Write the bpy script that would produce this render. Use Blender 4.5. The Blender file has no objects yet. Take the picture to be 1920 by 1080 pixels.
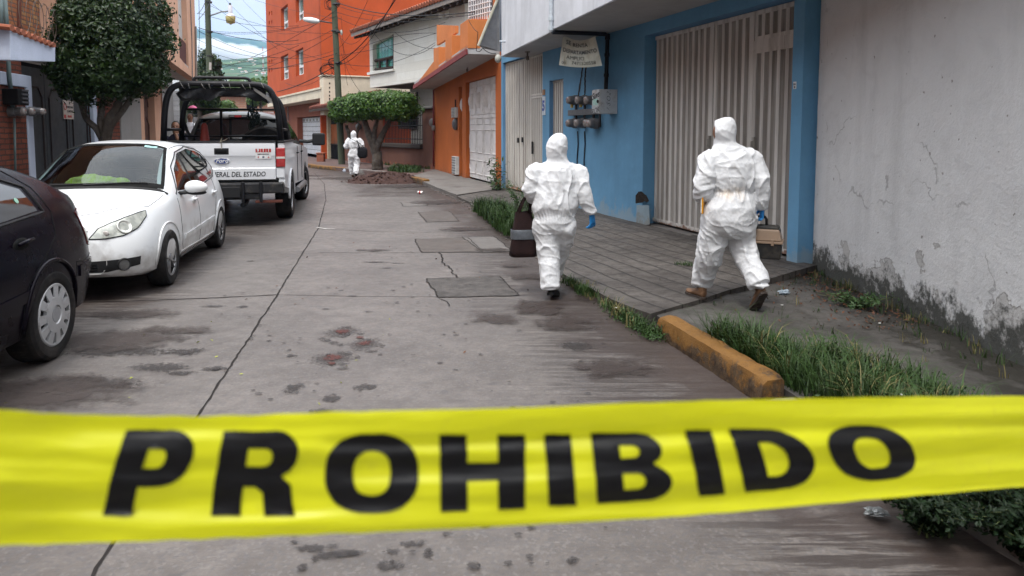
import bpy, bmesh, math, random
import numpy as np
from mathutils import Vector, Matrix, noise, geometry
from mathutils.bvhtree import BVHTree
R = math.radians
sc = bpy.context.scene
COL = sc.collection

# ---------------------------------------------------------------- camera, sky, sun, exposure
PITCH = R(4.5); FPX = 1333.33; PPX = 960.0; PPY = 350.0; CAMZ = 1.6
cd = bpy.data.cameras.new('camera'); cam = bpy.data.objects.new('camera', cd); COL.objects.link(cam)
cam.location = (0, 0, CAMZ); cam.rotation_euler = (R(90) - PITCH, 0, 0)
cd.lens = 25; cd.sensor_width = 36; cd.shift_y = -190 / 1920; cd.clip_start = 0.05; cd.clip_end = 9000
cd.dof.use_dof = True; cd.dof.focus_distance = 7.5; cd.dof.aperture_fstop = 5.6
sc.camera = cam
SUN_EL, SUN_AZ = R(62), R(200)
w = bpy.data.worlds.new("World"); sc.world = w; w.use_nodes = True
nt = w.node_tree; nt.nodes.clear()
def wn(t, **k):
    n = nt.nodes.new(t)
    for a, b in k.items(): setattr(n, a, b)
    return n
out = wn('ShaderNodeOutputWorld'); bg = wn('ShaderNodeBackground'); bg2 = wn('ShaderNodeBackground'); mx = wn('ShaderNodeMixShader')
sky = wn('ShaderNodeTexSky', sky_type='NISHITA', sun_disc=False, sun_elevation=SUN_EL, sun_rotation=SUN_AZ, air_density=1.0, dust_density=2.0)
bg.inputs['Strength'].default_value = 0.12
nt.links.new(sky.outputs[0], bg.inputs[0])
tc = wn('ShaderNodeTexCoord'); mp = wn('ShaderNodeMapping'); mp.inputs['Scale'].default_value = (1, 1, 3.2)
nz = wn('ShaderNodeTexNoise'); nz.inputs['Scale'].default_value = 2.6; nz.inputs['Detail'].default_value = 7; nz.inputs['Roughness'].default_value = .55
rp = wn('ShaderNodeValToRGB'); rp.color_ramp.elements[0].position = .30; rp.color_ramp.elements[0].color = (.86,.86,.86,1); rp.color_ramp.elements[1].position = .55
cr = wn('ShaderNodeValToRGB'); cr.color_ramp.elements[0].position = .35; cr.color_ramp.elements[0].color = (.88,.92,.965,1); cr.color_ramp.elements[1].position = .62; cr.color_ramp.elements[1].color = (.98,.98,.985,1)
nt.links.new(tc.outputs['Generated'], mp.inputs[0]); nt.links.new(mp.outputs[0], nz.inputs[0])
nt.links.new(nz.outputs[0], rp.inputs[0]); nt.links.new(nz.outputs[0], cr.inputs[0]); nt.links.new(cr.outputs[0], bg2.inputs[0])
sp_ = wn('ShaderNodeSeparateXYZ'); nt.links.new(tc.outputs['Generated'], sp_.inputs[0]); zr = wn('ShaderNodeMapRange')   # an overcast sky is far brighter overhead than at the horizon
zr.inputs['From Min'].default_value = .2; zr.inputs['From Max'].default_value = .85; zr.inputs['To Min'].default_value = .56; zr.inputs['To Max'].default_value = 2.0
nt.links.new(sp_.outputs[2], zr.inputs['Value']); nt.links.new(zr.outputs[0], bg2.inputs['Strength'])
nt.links.new(rp.outputs[0], mx.inputs[0]); nt.links.new(bg.outputs[0], mx.inputs[1]); nt.links.new(bg2.outputs[0], mx.inputs[2]); nt.links.new(mx.outputs[0], out.inputs[0])
sl = bpy.data.lights.new('sun', 'SUN'); sun = bpy.data.objects.new('sun', sl); COL.objects.link(sun)
sl.energy = 1.4; sl.angle = R(12); sl.color = (1, .96, .9)
# light comes from the sky's sun direction
sun.rotation_euler = (R(90) - SUN_EL, 0, R(180) - SUN_AZ)
sun.location = (0, 0, 40)
vs = sc.view_settings; vs.view_transform = 'Standard'; vs.look = 'None'; vs.exposure = 1.0; vs.gamma = 1
sc.cycles.max_bounces = 8; sc.cycles.transparent_max_bounces = 16; sc.cycles.volume_bounces = 1
sc.cycles.use_denoising = True

# ---------------------------------------------------------------- pixel helpers: turn a measured image point into a place in the world
def ray(px, py):
    a = (px - PPX) / FPX; b = (PPY - py) / FPX; s, c = math.sin(PITCH), math.cos(PITCH)
    return Vector((a, c + b * s, -s + b * c))
def G(px, py, z=0.0):
    d = ray(px, py); t = (z - CAMZ) / d.z; return Vector((d.x * t, d.y * t, z))
def WY(px, py, Y):
    d = ray(px, py); t = Y / d.y; return Vector((d.x * t, Y, CAMZ + d.z * t))

# ---------------------------------------------------------------- materials
MATS = {}
class NT:
    def __init__(s, name):
        s.m = bpy.data.materials.new(name); s.m.use_nodes = True; s.t = s.m.node_tree; s.b = s.t.nodes['Principled BSDF']; s.co = None
    def n(s, typ, **k):
        n = s.t.nodes.new(typ)
        for a, b in k.items():
            if a.startswith('i_'): n.inputs[a[2:].replace('_', ' ')].default_value = b
            else: setattr(n, a, b)
        return n
    def l(s, a, b): s.t.links.new(a, b)
    def coord(s, scale=(1, 1, 1), rot=(0, 0, 0), kind='Object'):
        if s.co is None: s.co = s.n('ShaderNodeTexCoord')
        m = s.n('ShaderNodeMapping'); m.inputs['Scale'].default_value = scale; m.inputs['Rotation'].default_value = rot
        s.l(s.co.outputs[kind], m.inputs[0]); return m.outputs[0]
    def noise(s, scale, detail=5, rough=.6, sc3=(1, 1, 1), rot=(0, 0, 0), dist=0):
        n = s.n('ShaderNodeTexNoise'); n.inputs['Scale'].default_value = scale; n.inputs['Detail'].default_value = detail
        n.inputs['Roughness'].default_value = rough; n.inputs['Distortion'].default_value = dist
        s.l(s.coord(sc3, rot), n.inputs['Vector']); return n.outputs['Fac']
    def ramp(s, f, lo, hi, a=0., b=1.):
        r = s.n('ShaderNodeMapRange'); r.inputs['From Min'].default_value = lo; r.inputs['From Max'].default_value = hi
        r.inputs['To Min'].default_value = a; r.inputs['To Max'].default_value = b; r.clamp = True
        s.l(f, r.inputs['Value']); return r.outputs[0]
    def mix(s, f, a, b, mode='MIX'):
        m = s.n('ShaderNodeMix', data_type='RGBA', blend_type=mode)
        if isinstance(f, (int, float)): m.inputs[0].default_value = f
        else: s.l(f, m.inputs[0])
        for i, v in ((6, a), (7, b)):
            if isinstance(v, (tuple, list)): m.inputs[i].default_value = (*v[:3], 1)
            else: s.l(v, m.inputs[i])
        return m.outputs[2]
    def math(s, op, a, b=None):
        m = s.n('ShaderNodeMath', operation=op)
        for i, v in enumerate((a, b)):
            if v is None: continue
            if isinstance(v, (int, float)): m.inputs[i].default_value = v
            else: s.l(v, m.inputs[i])
        return m.outputs[0]
    def bump(s, h, strength=.3, dist=.01, normal=None):
        b = s.n('ShaderNodeBump'); b.inputs['Strength'].default_value = strength; b.inputs['Distance'].default_value = dist
        s.l(h, b.inputs['Height'])
        if normal is not None: s.l(normal, b.inputs['Normal'])
        return b.outputs[0]
    def fin(s, col=None, rough=None, metal=0, nrm=None, spec=None, **k):
        for inp, v in (('Base Color', col), ('Roughness', rough), ('Metallic', metal), ('Normal', nrm), ('Specular IOR Level', spec)):
            if v is None: continue
            if isinstance(v, (int, float)): s.b.inputs[inp].default_value = v
            elif isinstance(v, (tuple, list)): s.b.inputs[inp].default_value = (*v[:3], 1)
            else: s.l(v, s.b.inputs[inp])
        for a, v in k.items():
            i = s.b.inputs[a.replace('_', ' ')]
            if isinstance(v, (int, float)): i.default_value = v
            elif isinstance(v, (tuple, list)): i.default_value = (*v[:3], 1)
            else: s.l(v, i)
        return s.m
def simple(name, col, rough=.6, metal=0, var=.18, scale=6, bump=.15, bscale=60, dirt=None, dscale=2.5, dlo=.5, dhi=.75, bd=.004, sc3=(1,1,1), spec=None, **k):
    if spec is None: spec = .5 if ('glass' in name or 'lamp' in name or metal) else .18 if max(col) < .06 else .35
    """one surface colour, broken up by soft variation, optional dirt and a fine bump"""
    key = name
    if key in MATS: return MATS[key]
    t = NT(name)
    f = t.noise(scale, 6, .65, sc3)
    dark = tuple(c * (1 - var) for c in col); lite = tuple(min(1, c * (1 + var * .6)) for c in col)
    c = t.mix(t.ramp(f, .3, .7), dark, lite)
    r = t.ramp(t.noise(scale * 2.3, 4), .3, .7, max(0, rough - .08), min(1, rough + .08))
    if dirt is not None:
        g = t.ramp(t.noise(dscale, 8, .7, sc3), dlo, dhi)
        c = t.mix(g, c, dirt)
    nrm = t.bump(t.noise(bscale, 5, .6), bump, bd) if bump else None
    MATS[key] = t.fin(c, r, metal, nrm, spec, **k); return MATS[key]

# ---------------------------------------------------------------- mesh building
class MB:
    def __init__(s): s.v = []; s.f = []; s.mi = []; s.uv = None
    def add(s, vs, fs, mi=0):
        o = len(s.v); s.v += [tuple(v) for v in vs]; s.f += [tuple(i + o for i in f) for f in fs]; s.mi += [mi] * len(fs); return s
    def box(s, a, b, mi=0, M=None):
        x0, y0, z0 = a; x1, y1, z1 = b
        vs = [Vector(p) for p in ((x0,y0,z0),(x1,y0,z0),(x1,y1,z0),(x0,y1,z0),(x0,y0,z1),(x1,y0,z1),(x1,y1,z1),(x0,y1,z1))]
        if M is not None: vs = [M @ v for v in vs]
        return s.add(vs, [(0,3,2,1),(4,5,6,7),(0,1,5,4),(1,2,6,5),(2,3,7,6),(3,0,4,7)], mi)
    def prism(s, pts, d, mi=0):
        """polygon pts (3D) extruded by vector d"""
        n = len(pts); d = Vector(d); P = [Vector(p) for p in pts]
        vs = P + [p + d for p in P]
        fs = [tuple(range(n)), tuple(range(2 * n - 1, n - 1, -1))] + [(i, i + n, (i + 1) % n + n, (i + 1) % n) for i in range(n)]
        return s.add(vs, fs, mi)
    def tube(s, path, r, seg=8, mi=0, caps=True, flat=1.0, closed=False):
        P = [Vector(p) for p in path]; n = len(P)
        rr = r if isinstance(r, (list, tuple)) else [r] * n
        vs = []; up = None; fl = flat if isinstance(flat, (list, tuple)) else [flat] * n
        for i in range(n):
            if closed: t = (P[(i + 1) % n] - P[i - 1]).normalized()
            else: t = (P[min(i + 1, n - 1)] - P[max(i - 1, 0)]).normalized()
            if up is None:
                up = Vector((0, 0, 1)) if abs(t.z) < .9 else Vector((0, 1, 0))
            a = t.cross(up).normalized(); up = a.cross(t).normalized()
            for k in range(seg):
                th = 2 * math.pi * k / seg
                vs.append(P[i] + a * math.cos(th) * rr[i] + up * math.sin(th) * rr[i] * fl[i])
        fs = []
        for i in range(n if closed else n - 1):
            j = (i + 1) % n
            for k in range(seg):
                fs.append((i * seg + k, i * seg + (k + 1) % seg, j * seg + (k + 1) % seg, j * seg + k))
        if caps and not closed:
            fs.append(tuple(range(seg - 1, -1, -1))); fs.append(tuple(range((n - 1) * seg, n * seg)))
        return s.add(vs, fs, mi)
    def lathe(s, prof, M=None, seg=24, mi=0, caps=True):
        """prof: (r, h) about local Z"""
        vs = []
        for r, h in prof:
            for k in range(seg):
                a = 2 * math.pi * k / seg; vs.append(Vector((r * math.cos(a), r * math.sin(a), h)))
        if M is not None: vs = [M @ v for v in vs]
        fs = []
        for i in range(len(prof) - 1):
            for k in range(seg):
                fs.append((i * seg + k, i * seg + (k + 1) % seg, (i + 1) * seg + (k + 1) % seg, (i + 1) * seg + k))
        if caps:
            fs.append(tuple(range(seg - 1, -1, -1))); fs.append(tuple(range((len(prof) - 1) * seg, len(prof) * seg)))
        return s.add(vs, fs, mi)
    def grid(s, rows, mi=0, closed=False):
        n = len(rows); m = len(rows[0]); vs = [p for r in rows for p in r]; fs = []
        for i in range(n - 1):
            for j in range(m if closed else m - 1):
                k = (j + 1) % m
                fs.append((i * m + j, i * m + k, (i + 1) * m + k, (i + 1) * m + j))
        return s.add(vs, fs, mi)
    def ell(s, c, r, seg=12, rings=8, mi=0, M=None):
        vs = []; fs = []
        for i in range(rings + 1):
            ph = math.pi * i / rings
            for k in range(seg):
                a = 2 * math.pi * k / seg
                v = Vector((r[0] * math.sin(ph) * math.cos(a), r[1] * math.sin(ph) * math.sin(a), r[2] * math.cos(ph)))
                if M is not None: v = M @ v
                vs.append(v + Vector(c))
        for i in range(rings):
            for k in range(seg):
                fs.append((i * seg + k, (i + 1) * seg + k, (i + 1) * seg + (k + 1) % seg, i * seg + (k + 1) % seg))
        return s.add(vs, fs, mi)
    def text(s, txt, size, M, bold=0.0, depth=.001, mi=0, shear=0, sx=1.0):
        cu = bpy.data.curves.new('t', 'FONT'); cu.body = txt; cu.size = size; cu.offset = bold; cu.extrude = depth / 2; cu.align_x = 'CENTER'; cu.align_y = 'CENTER'; cu.shear = shear
        cu.resolution_u = 3
        o = bpy.data.objects.new('t', cu); COL.objects.link(o); bpy.context.view_layer.update()
        me = o.evaluated_get(bpy.context.evaluated_depsgraph_get()).to_mesh()
        s.add([M @ Vector((v.co.x * sx, v.co.y, v.co.z)) for v in me.vertices], [tuple(p.vertices) for p in me.polygons], mi)
        o.to_mesh_clear() if False else None
        bpy.data.objects.remove(o); bpy.data.curves.remove(cu); return s
    def build(s, name, mats, parent=None, smooth=False, bevel=0, world=False, fixn=True, auto=None, merge=False, segs=2):
        me = bpy.data.meshes.new(name)
        vs = s.v
        if world and parent is not None:
            Mi = MROOT[parent.name].inverted(); vs = [tuple(Mi @ Vector(v)) for v in vs]
        me.from_pydata(vs, [], s.f)
        if not isinstance(mats, (list, tuple)): mats = [mats]
        for m in mats: me.materials.append(m)
        if len(mats) > 1: me.polygons.foreach_set('material_index', s.mi)
        if fixn or merge:
            bm = bmesh.new(); bm.from_mesh(me)
            if merge: bmesh.ops.remove_doubles(bm, verts=bm.verts, dist=1e-5)
            bmesh.ops.recalc_face_normals(bm, faces=bm.faces); bm.to_mesh(me); bm.free()
        if smooth:
            me.polygons.foreach_set('use_smooth', [True] * len(me.polygons))
            if auto: me.set_sharp_from_angle(angle=R(auto))
        o = bpy.data.objects.new(name, me); COL.objects.link(o)
        if parent is not None: o.parent = parent
        if bevel:
            b = o.modifiers.new('bevel', 'BEVEL'); b.width = bevel; b.segments = segs; b.limit_method = 'ANGLE'; b.angle_limit = R(35)
        return o
MROOT = {}
def tag(o, label=None, cat=None, group=None, kind=None):
    for k, v in (('label', label), ('category', cat), ('group', group), ('kind', kind)):
        if v: o[k] = v
    return o
def thing(name, label, cat, loc=(0, 0, 0), rz=0, group=None):
    o = bpy.data.objects.new(name, None); COL.objects.link(o); o.location = loc; o.rotation_euler = (0, 0, rz); o.empty_display_size = .2
    MROOT[o.name] = Matrix.Translation(Vector(loc)) @ Matrix.Rotation(rz, 4, 'Z')
    return tag(o, label, cat, group)
def copy_tree(root, loc=None, rz=None, label=None):
    c = root.copy(); COL.objects.link(c)
    if loc is not None: c.location = loc
    if rz is not None: c.rotation_euler = (0, 0, rz)
    if label: c['label'] = label
    for ch in root.children:
        d = ch.copy(); COL.objects.link(d); d.parent = c
        for g in ch.children:
            e = g.copy(); COL.objects.link(e); e.parent = d
    return c

# a vertical facade plane through two ground points; n > 0 points to the street
class Fr:
    def __init__(s, a, b, side):
        s.o = Vector((a[0], a[1], 0)); s.e = Vector((b[0], b[1], 0)); s.L = (s.e - s.o).length; s.u = (s.e - s.o).normalized()
        s.n = Vector((-s.u.y, s.u.x, 0)) * side
    def p(s, u, z, n=0): return s.o + s.u * u + s.n * n + Vector((0, 0, z))
    def uz(s, px, py, n=0):
        d = ray(px, py); c = Vector((0, 0, CAMZ)); t = (s.o + s.n * n - c).dot(s.n) / d.dot(s.n); q = c + d * t
        return ((q - s.o).dot(s.u), q.z)
    def P(s, px, py, n=0): u, z = s.uz(px, py, n); return s.p(u, z, n)
    def box(s, mb, u0, u1, z0, z1, n0, n1, mi=0):
        return mb.prism([s.p(u0, z0, n0), s.p(u1, z0, n0), s.p(u1, z1, n0), s.p(u0, z1, n0)], s.n * (n1 - n0), mi)
    def quad(s, mb, pix, n0, n1, mi=0):
        """quad measured in pixels on plane n0, thickness to n1"""
        return mb.prism([s.P(x, y, n0) for x, y in pix], s.n * (n1 - n0), mi)
    def M(s, u, z, n=0):
        """matrix: local x -> along wall (as read from the street), y -> up, z -> street"""
        x = s.n.cross(Vector((0, 0, 1))) * -1
        m = Matrix((x, Vector((0, 0, 1)), s.n)).transposed().to_4x4(); m.translation = s.p(u, z, n); return m
    def wall(s, mb, outer, holes, n0, n1, mi=0, mir=None):
        """(u,z) polygon with holes, with thickness and reveals"""
        pts = []; edges = []; loops = [outer] + list(holes)
        for lp in loops:
            b = len(pts); pts += [Vector(p) for p in lp]; k = len(lp); edges += [(b + i, b + (i + 1) % k) for i in range(k)]
        vs, es, fs, *_ = geometry.delaunay_2d_cdt(pts, edges, [], 0, 1e-5)
        def inside(c, poly):
            r = False; j = len(poly) - 1
            for i in range(len(poly)):
                if (poly[i][1] > c[1]) != (poly[j][1] > c[1]) and c[0] < (poly[j][0] - poly[i][0]) * (c[1] - poly[i][1]) / (poly[j][1] - poly[i][1]) + poly[i][0]: r = not r
                j = i
            return r
        keep = []
        for f in fs:
            c = sum((vs[i] for i in f), Vector((0, 0))) / len(f)
            if inside(c, outer) and not any(inside(c, h) for h in holes): keep.append(tuple(f))
        mb.add([s.p(v[0], v[1], n1) for v in vs], keep, mi); mb.add([s.p(v[0], v[1], n0) for v in vs], [tuple(reversed(f)) for f in keep], mi)
        for li, lp in enumerate(loops):
            k = len(lp); V = [s.p(a, b, n1) for a, b in lp] + [s.p(a, b, n0) for a, b in lp]
            mb.add(V, [(i, (i + 1) % k, (i + 1) % k + k, i + k) for i in range(k)], mi if (mir is None or li == 0) else mir)
        return mb
def bz(a, b, c, d, n=12):
    a, b, c, d = map(Vector, (a, b, c, d)); o = []
    for i in range(n + 1):
        t = i / n; o.append(a * (1 - t) ** 3 + b * 3 * t * (1 - t) ** 2 + c * 3 * t * t * (1 - t) + d * t ** 3)
    return o
def interp(x, tab):
    """smooth-ish piecewise interpolation through a table"""
    xs = [t[0] for t in tab]; ys = [t[1] for t in tab]
    if x <= xs[0]: return ys[0]
    if x >= xs[-1]: return ys[-1]
    i = max(j for j in range(len(xs)) if xs[j] <= x); i = min(i, len(xs) - 2)
    def sl(k):
        if k <= 0: return (ys[1] - ys[0]) / (xs[1] - xs[0])
        if k >= len(xs) - 1: return (ys[-1] - ys[-2]) / (xs[-1] - xs[-2])
        a = (ys[k] - ys[k-1]) / (xs[k] - xs[k-1]); b = (ys[k+1] - ys[k]) / (xs[k+1] - xs[k])
        return 0 if a * b <= 0 else 2 * a * b / (a + b)
    h = xs[i+1] - xs[i]; t = (x - xs[i]) / h; m0, m1 = sl(i) * h, sl(i+1) * h
    return ys[i]*(2*t**3-3*t**2+1) + m0*(t**3-2*t**2+t) + ys[i+1]*(-2*t**3+3*t**2) + m1*(t**3-t**2)
def tuft(mb, c, n, h, spread, rnd, wd=.006, lean=.5, mi=0):
    """blades of grass around c"""
    for _ in range(n):
        a = rnd.uniform(0, 6.283); rr = spread * math.sqrt(rnd.random()); b = Vector(c) + Vector((rr * math.cos(a), rr * math.sin(a), 0))
        hh = h * rnd.uniform(.45, 1.1); d = rnd.uniform(0, 6.283); ln = hh * rnd.uniform(.1, lean + .3); dv = Vector((math.cos(d), math.sin(d), 0)); sv = Vector((-dv.y, dv.x, 0)) * wd * rnd.uniform(.6, 1.3)
        p = [b, b + dv * ln * .25 + Vector((0, 0, hh * .5)), b + dv * ln * .6 + Vector((0, 0, hh * .85)), b + dv * ln * 1.1 + Vector((0, 0, hh * .93))]
        mb.add([p[0]-sv, p[0]+sv, p[1]+sv*.8, p[1]-sv*.8, p[2]+sv*.5, p[2]-sv*.5, p[3]], [(0,1,2,3),(3,2,4,5),(5,4,6)], mi)
def leaves(mb, pts, size, rnd, mi=0, asp=.5, nrm=None):
    """pointed leaf quads at pts, roughly facing out along nrm"""
    for i, p in enumerate(pts):
        p = Vector(p); s = size * rnd.uniform(.7, 1.3)
        n = Vector((rnd.gauss(0, 1), rnd.gauss(0, 1), rnd.gauss(0, 1)))
        if nrm is not None: n = n * .55 + Vector(nrm[i]) * 1.0
        n.normalize(); t = n.cross(Vector((rnd.gauss(0, 1), rnd.gauss(0, 1), rnd.gauss(0, 1)))).normalized(); b = n.cross(t)
        mb.add([p - t * s, p + b * s * asp - t * s * .1 + n * s * .12, p + t * s, p - b * s * asp - t * s * .1 + n * s * .12], [(0, 1, 2, 3)], mi)
# ================================================================ GROUND
rnd = random.Random(5)
GUT = [(2.9,-2.0),(2.35,.8),(1.9,2.4),(1.42,4.2),(1.107,5.27),(.81,6.5),(.5,7.7),(-.17,11.5),(-1.08,16),(-2.49,20.7),(-3.75,24.0),(-5.6,26.6),(-7.9,29.4),(-11.2,35.2),(-14.5,42),(-22,56)]
LGUT = [(-4.6,-3),(-5.0,3),(-5.35,7),(-6.1,11),(-7.5,17),(-10.2,24),(-13.5,32),(-18,41),(-26,54)]
def pl_dist(p, pl):
    best = 1e9; side = 1
    for a, b in zip(pl, pl[1:]):
        ax, ay = a; bx, by = b; dx, dy = bx - ax, by - ay; t = max(0, min(1, ((p[0]-ax)*dx + (p[1]-ay)*dy) / (dx*dx + dy*dy)))
        qx, qy = ax + t*dx - p[0], ay + t*dy - p[1]; d = math.hypot(qx, qy)
        if d < best: best = d; side = 1 if (dx*(p[1]-ay) - dy*(p[0]-ax)) > 0 else -1
    return best * side
def m_road():
    t = NT('road_concrete')
    at = t.n('ShaderNodeAttribute', attribute_name='dirt'); dirt = at.outputs['Fac']
    big = t.noise(.9, 6, .65); med = t.noise(7, 8, .7); fine = t.noise(130, 4, .6)
    c = t.mix(t.ramp(big, .35, .65), (.075,.063,.055), (.152,.132,.118))
    c = t.mix(t.ramp(med, .42, .62, 0, .5), c, (.060,.050,.046))
    v = t.n('ShaderNodeTexVoronoi'); v.inputs['Scale'].default_value = 75; t.l(t.coord(), v.inputs['Vector'])
    sep = t.n('ShaderNodeSeparateColor'); t.l(v.outputs['Color'], sep.inputs[0])
    c = t.mix(t.ramp(sep.outputs[0], .5, .9, 0, .5), c, (.075,.072,.076))
    c = t.mix(t.ramp(sep.outputs[1], .8, .95, 0, .35), c, (.19,.175,.165))
    c = t.mix(t.ramp(fine, .35, .6, .35, 0), c, (.10,.09,.085))
    # transverse grooves left by the screed, dirt sits in them near the gutters
    wv = t.noise(9.0, 7, .66, (.16, 2.4, 1), (0, 0, R(-9)), .5)
    gm = t.math('ADD', dirt, t.ramp(big, .3, .7, -.16, .16))
    wet = t.math('MULTIPLY', t.ramp(wv, .46, .54), t.ramp(gm, .08, .42))
    blot = t.ramp(t.math('ADD', t.noise(2.2, 7, .7), t.ramp(dirt, 0, 1, -.17, .36)), .55, .68)
    c = t.mix(t.math('MULTIPLY', wet, .9), c, (.032,.024,.021))
    c = t.mix(t.math('MULTIPLY', blot, .8), c, (.046,.034,.030))
    spots = t.ramp(t.noise(5.5, 2, .5, (1, 1.3, 1)), .70, .73)
    c = t.mix(t.math('MULTIPLY', spots, .75), c, (.07,.063,.062))
    sp2 = t.ramp(t.noise(19, 2, .5), .71, .74); c = t.mix(t.math('MULTIPLY', sp2, .7), c, (.06,.055,.055))
    rough = t.math('SUBTRACT', t.ramp(med, .3, .7, .40, .62), t.math('MULTIPLY', blot, .10))
    nr = t.bump(wv, .35, .012); nr = t.bump(t.noise(70, 6, .7), .45, .006, nr)
    return t.fin(c, rough, 0, nr, .45)
M_ROAD = m_road()
xs = [-34 + i * 2 for i in range(11)] + [-12 + i * .25 for i in range(36)] + [-3 + i * .08 for i in range(76)] + [3.2 + i * .5 for i in range(12)]
ys = [-8 + i for i in range(9)] + [1 + i * .09 for i in range(110)] + [11 + i * .35 for i in range(80)] + [39 + i * 1.5 for i in range(16)]
mb = MB(); mb.grid([[(x, y, 0) for x in xs] for y in ys])
road = mb.build('road', M_ROAD, fixn=False); tag(road, kind='structure')
vals = []
for (x, y, z) in mb.v:
    dr = pl_dist((x, y), GUT); dl = -pl_dist((x, y), LGUT)
    a = max(0, 1 - max(0, dr) / 1.15) if dr > -.5 else 1
    b = max(0, 1 - max(0, dl - .6) / 2.6)
    wob = noise.noise(Vector((x * .8, y * .35, 0))) * .35
    q = max(0, min(1, max(a ** 1.1, b * .62) + wob * (1 if max(a, b) > .08 else .5)))
    if 6 < y < 9.5 and -.4 < x < 1.2: q = max(q, .35 + wob)
    if y > 17 and dr < 2.2: q = max(q, .55)
    vals.append(q)
at = road.data.attributes.new('dirt', 'FLOAT', 'POINT'); at.data.foreach_set('value', vals)
M_EARTH = simple('earth_ground', (.10,.085,.06), .95, var=.4, scale=.3, bump=.4, bscale=8, bd=.05, dirt=(.05,.075,.03), dscale=.05, dlo=.4, dhi=.6)
mb = MB(); mb.grid([[(x, y, -.03) for x in (-4000, -60, 60, 4000)] for y in (-300, -12, 64, 5200)])
tag(mb.build('ground', M_EARTH), kind='structure')

M_JOINT = simple('joint_dark', (.022,.019,.018), .95, bump=.4, bscale=50)
def ribbon(pts, wd, z, rnd, jit=.008, step=.06):
    """uneven dark line along ground points"""
    P = [];
    for a, b in zip(pts, pts[1:]):
        a = Vector(a); b = Vector(b); n = max(2, int((b - a).length / step))
        P += [a.lerp(b, i / n) for i in range(n)]
    P.append(Vector(pts[-1])); A = []; B = []
    for i, p in enumerate(P):
        t = (P[min(i + 1, len(P) - 1)] - P[max(i - 1, 0)]).normalized(); s = Vector((-t.y, t.x, 0))
        o = s * noise.noise(p * 2.3) * jit * 1.5 + s * rnd.gauss(0, jit * .35); h = wd * (.6 + .7 * abs(noise.noise(p * 5 + Vector((3, 1, 7)))) + rnd.uniform(0, .35)) / 2
        A.append((p.x + o.x - s.x * h, p.y + o.y - s.y * h, z)); B.append((p.x + o.x + s.x * h, p.y + o.y + s.y * h, z))
    return [A, B]
def jline(pix, wd, name='road_joint', jit=.008, m=None, z=.004):
    mb = MB(); mb.grid(ribbon([G(x, y)[:] for x, y in pix], wd, z, rnd, jit)); return tag(mb.build(name, m or M_JOINT), kind='structure')
jline([(120, 1160), (210, 1025), (372, 778), (520, 553), (560, 487), (597, 428), (611, 375), (608, 345), (590, 325)], .016, jit=.006)
jline([(120, 568), (330, 562), (520, 553)], .02)
jline([(520, 553), (660, 556), (822, 557)], .009, jit=.004)
jline([(600, 474), (700, 474), (792, 474)], .010, jit=.004)
jline([(597, 429), (700, 434), (800, 436), (935, 431)], .012)
jline([(595, 427), (612, 430), (628, 430)], .05, m=simple('chipped_concrete', (.42, .40, .38), .9), z=.008)
jline([(868, 445), (880, 452), (908, 474)], .014)
jline([(824, 474), (828, 486), (842, 505), (858, 521)], .017, 'road_crack', .03, z=.008)
jline([(610, 400), (760, 402), (870, 400)], .012)
jline([(822, 560), (836, 566), (842, 575)], .012, 'road_crack', .02)
jline([(600, 360), (740, 361), (815, 360)], .02, jit=.01)
M_PATCH = [simple('patch_dark', (.075,.067,.063), .8, var=.4, scale=7, bump=.7, bscale=45, bd=.01, dirt=(.045,.04,.037), dscale=5, dlo=.5, dhi=.62),
           simple('patch_brown', (.09,.077,.070), .8, var=.3, scale=5, bump=.5, bscale=60, dirt=(.075,.058,.05), dscale=3),
           simple('patch_light', (.125,.114,.107), .75, var=.2, scale=5, bump=.4, bscale=60)]
def patch(pix, m, z=.005):
    P = [G(x, y) for x, y in pix]; out_ = []; n = len(P)
    for i in range(n):
        a, b = P[i], P[(i + 1) % n]; k = max(3, int((b - a).length / .05))
        for j in range(k):
            q = a.lerp(b, j / k); q = q + Vector((noise.noise(q * 6), noise.noise(q * 6 + Vector((9, 9, 9))), 0)) * .022
            out_.append((q.x, q.y, z))
    mb = MB(); mb.add(out_, [tuple(range(len(out_)))]); tag(mb.build('road_patch', M_PATCH[m]), kind='structure')
    mb = MB(); mb.grid([list(r) for r in zip(*ribbon(out_ + [out_[0]], .012, z + .004, rnd, .012))]); tag(mb.build('road_joint', M_JOINT), kind='structure')
patch([(798, 523), (935, 519), (975, 555), (822, 558)], 0)
patch([(777, 449), (877, 446), (906, 473), (790, 474)], 1)
patch([(783, 398), (843, 396), (862, 415), (800, 417)], 1)
patch([(752, 380), (795, 379), (802, 386), (755, 387)], 2)
patch([(866, 445), (928, 444), (960, 472), (906, 474)], 2, .0055)
BZ = [0]
def blob(mb, c, rx, ry, z, seed, k=60, rag=.45):
    P = []; BZ[0] += 1; z += BZ[0] * .00004
    for i in range(k):
        a = 6.283 * i / k; r = 1 + rag * noise.noise(Vector((math.cos(a) * 1.6 + seed * 7.3, math.sin(a) * 1.6, seed))) + rag * .6 * noise.noise(Vector((math.cos(a) * 5 + seed * 3, math.sin(a) * 5, seed))) + rag * .16 * noise.noise(Vector((math.cos(a) * 13 + seed * 3, math.sin(a) * 13, seed)))
        P.append((c.x + rx * r * math.cos(a), c.y + ry * r * math.sin(a), z))
    mb.add(P, [tuple(range(k))])
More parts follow.
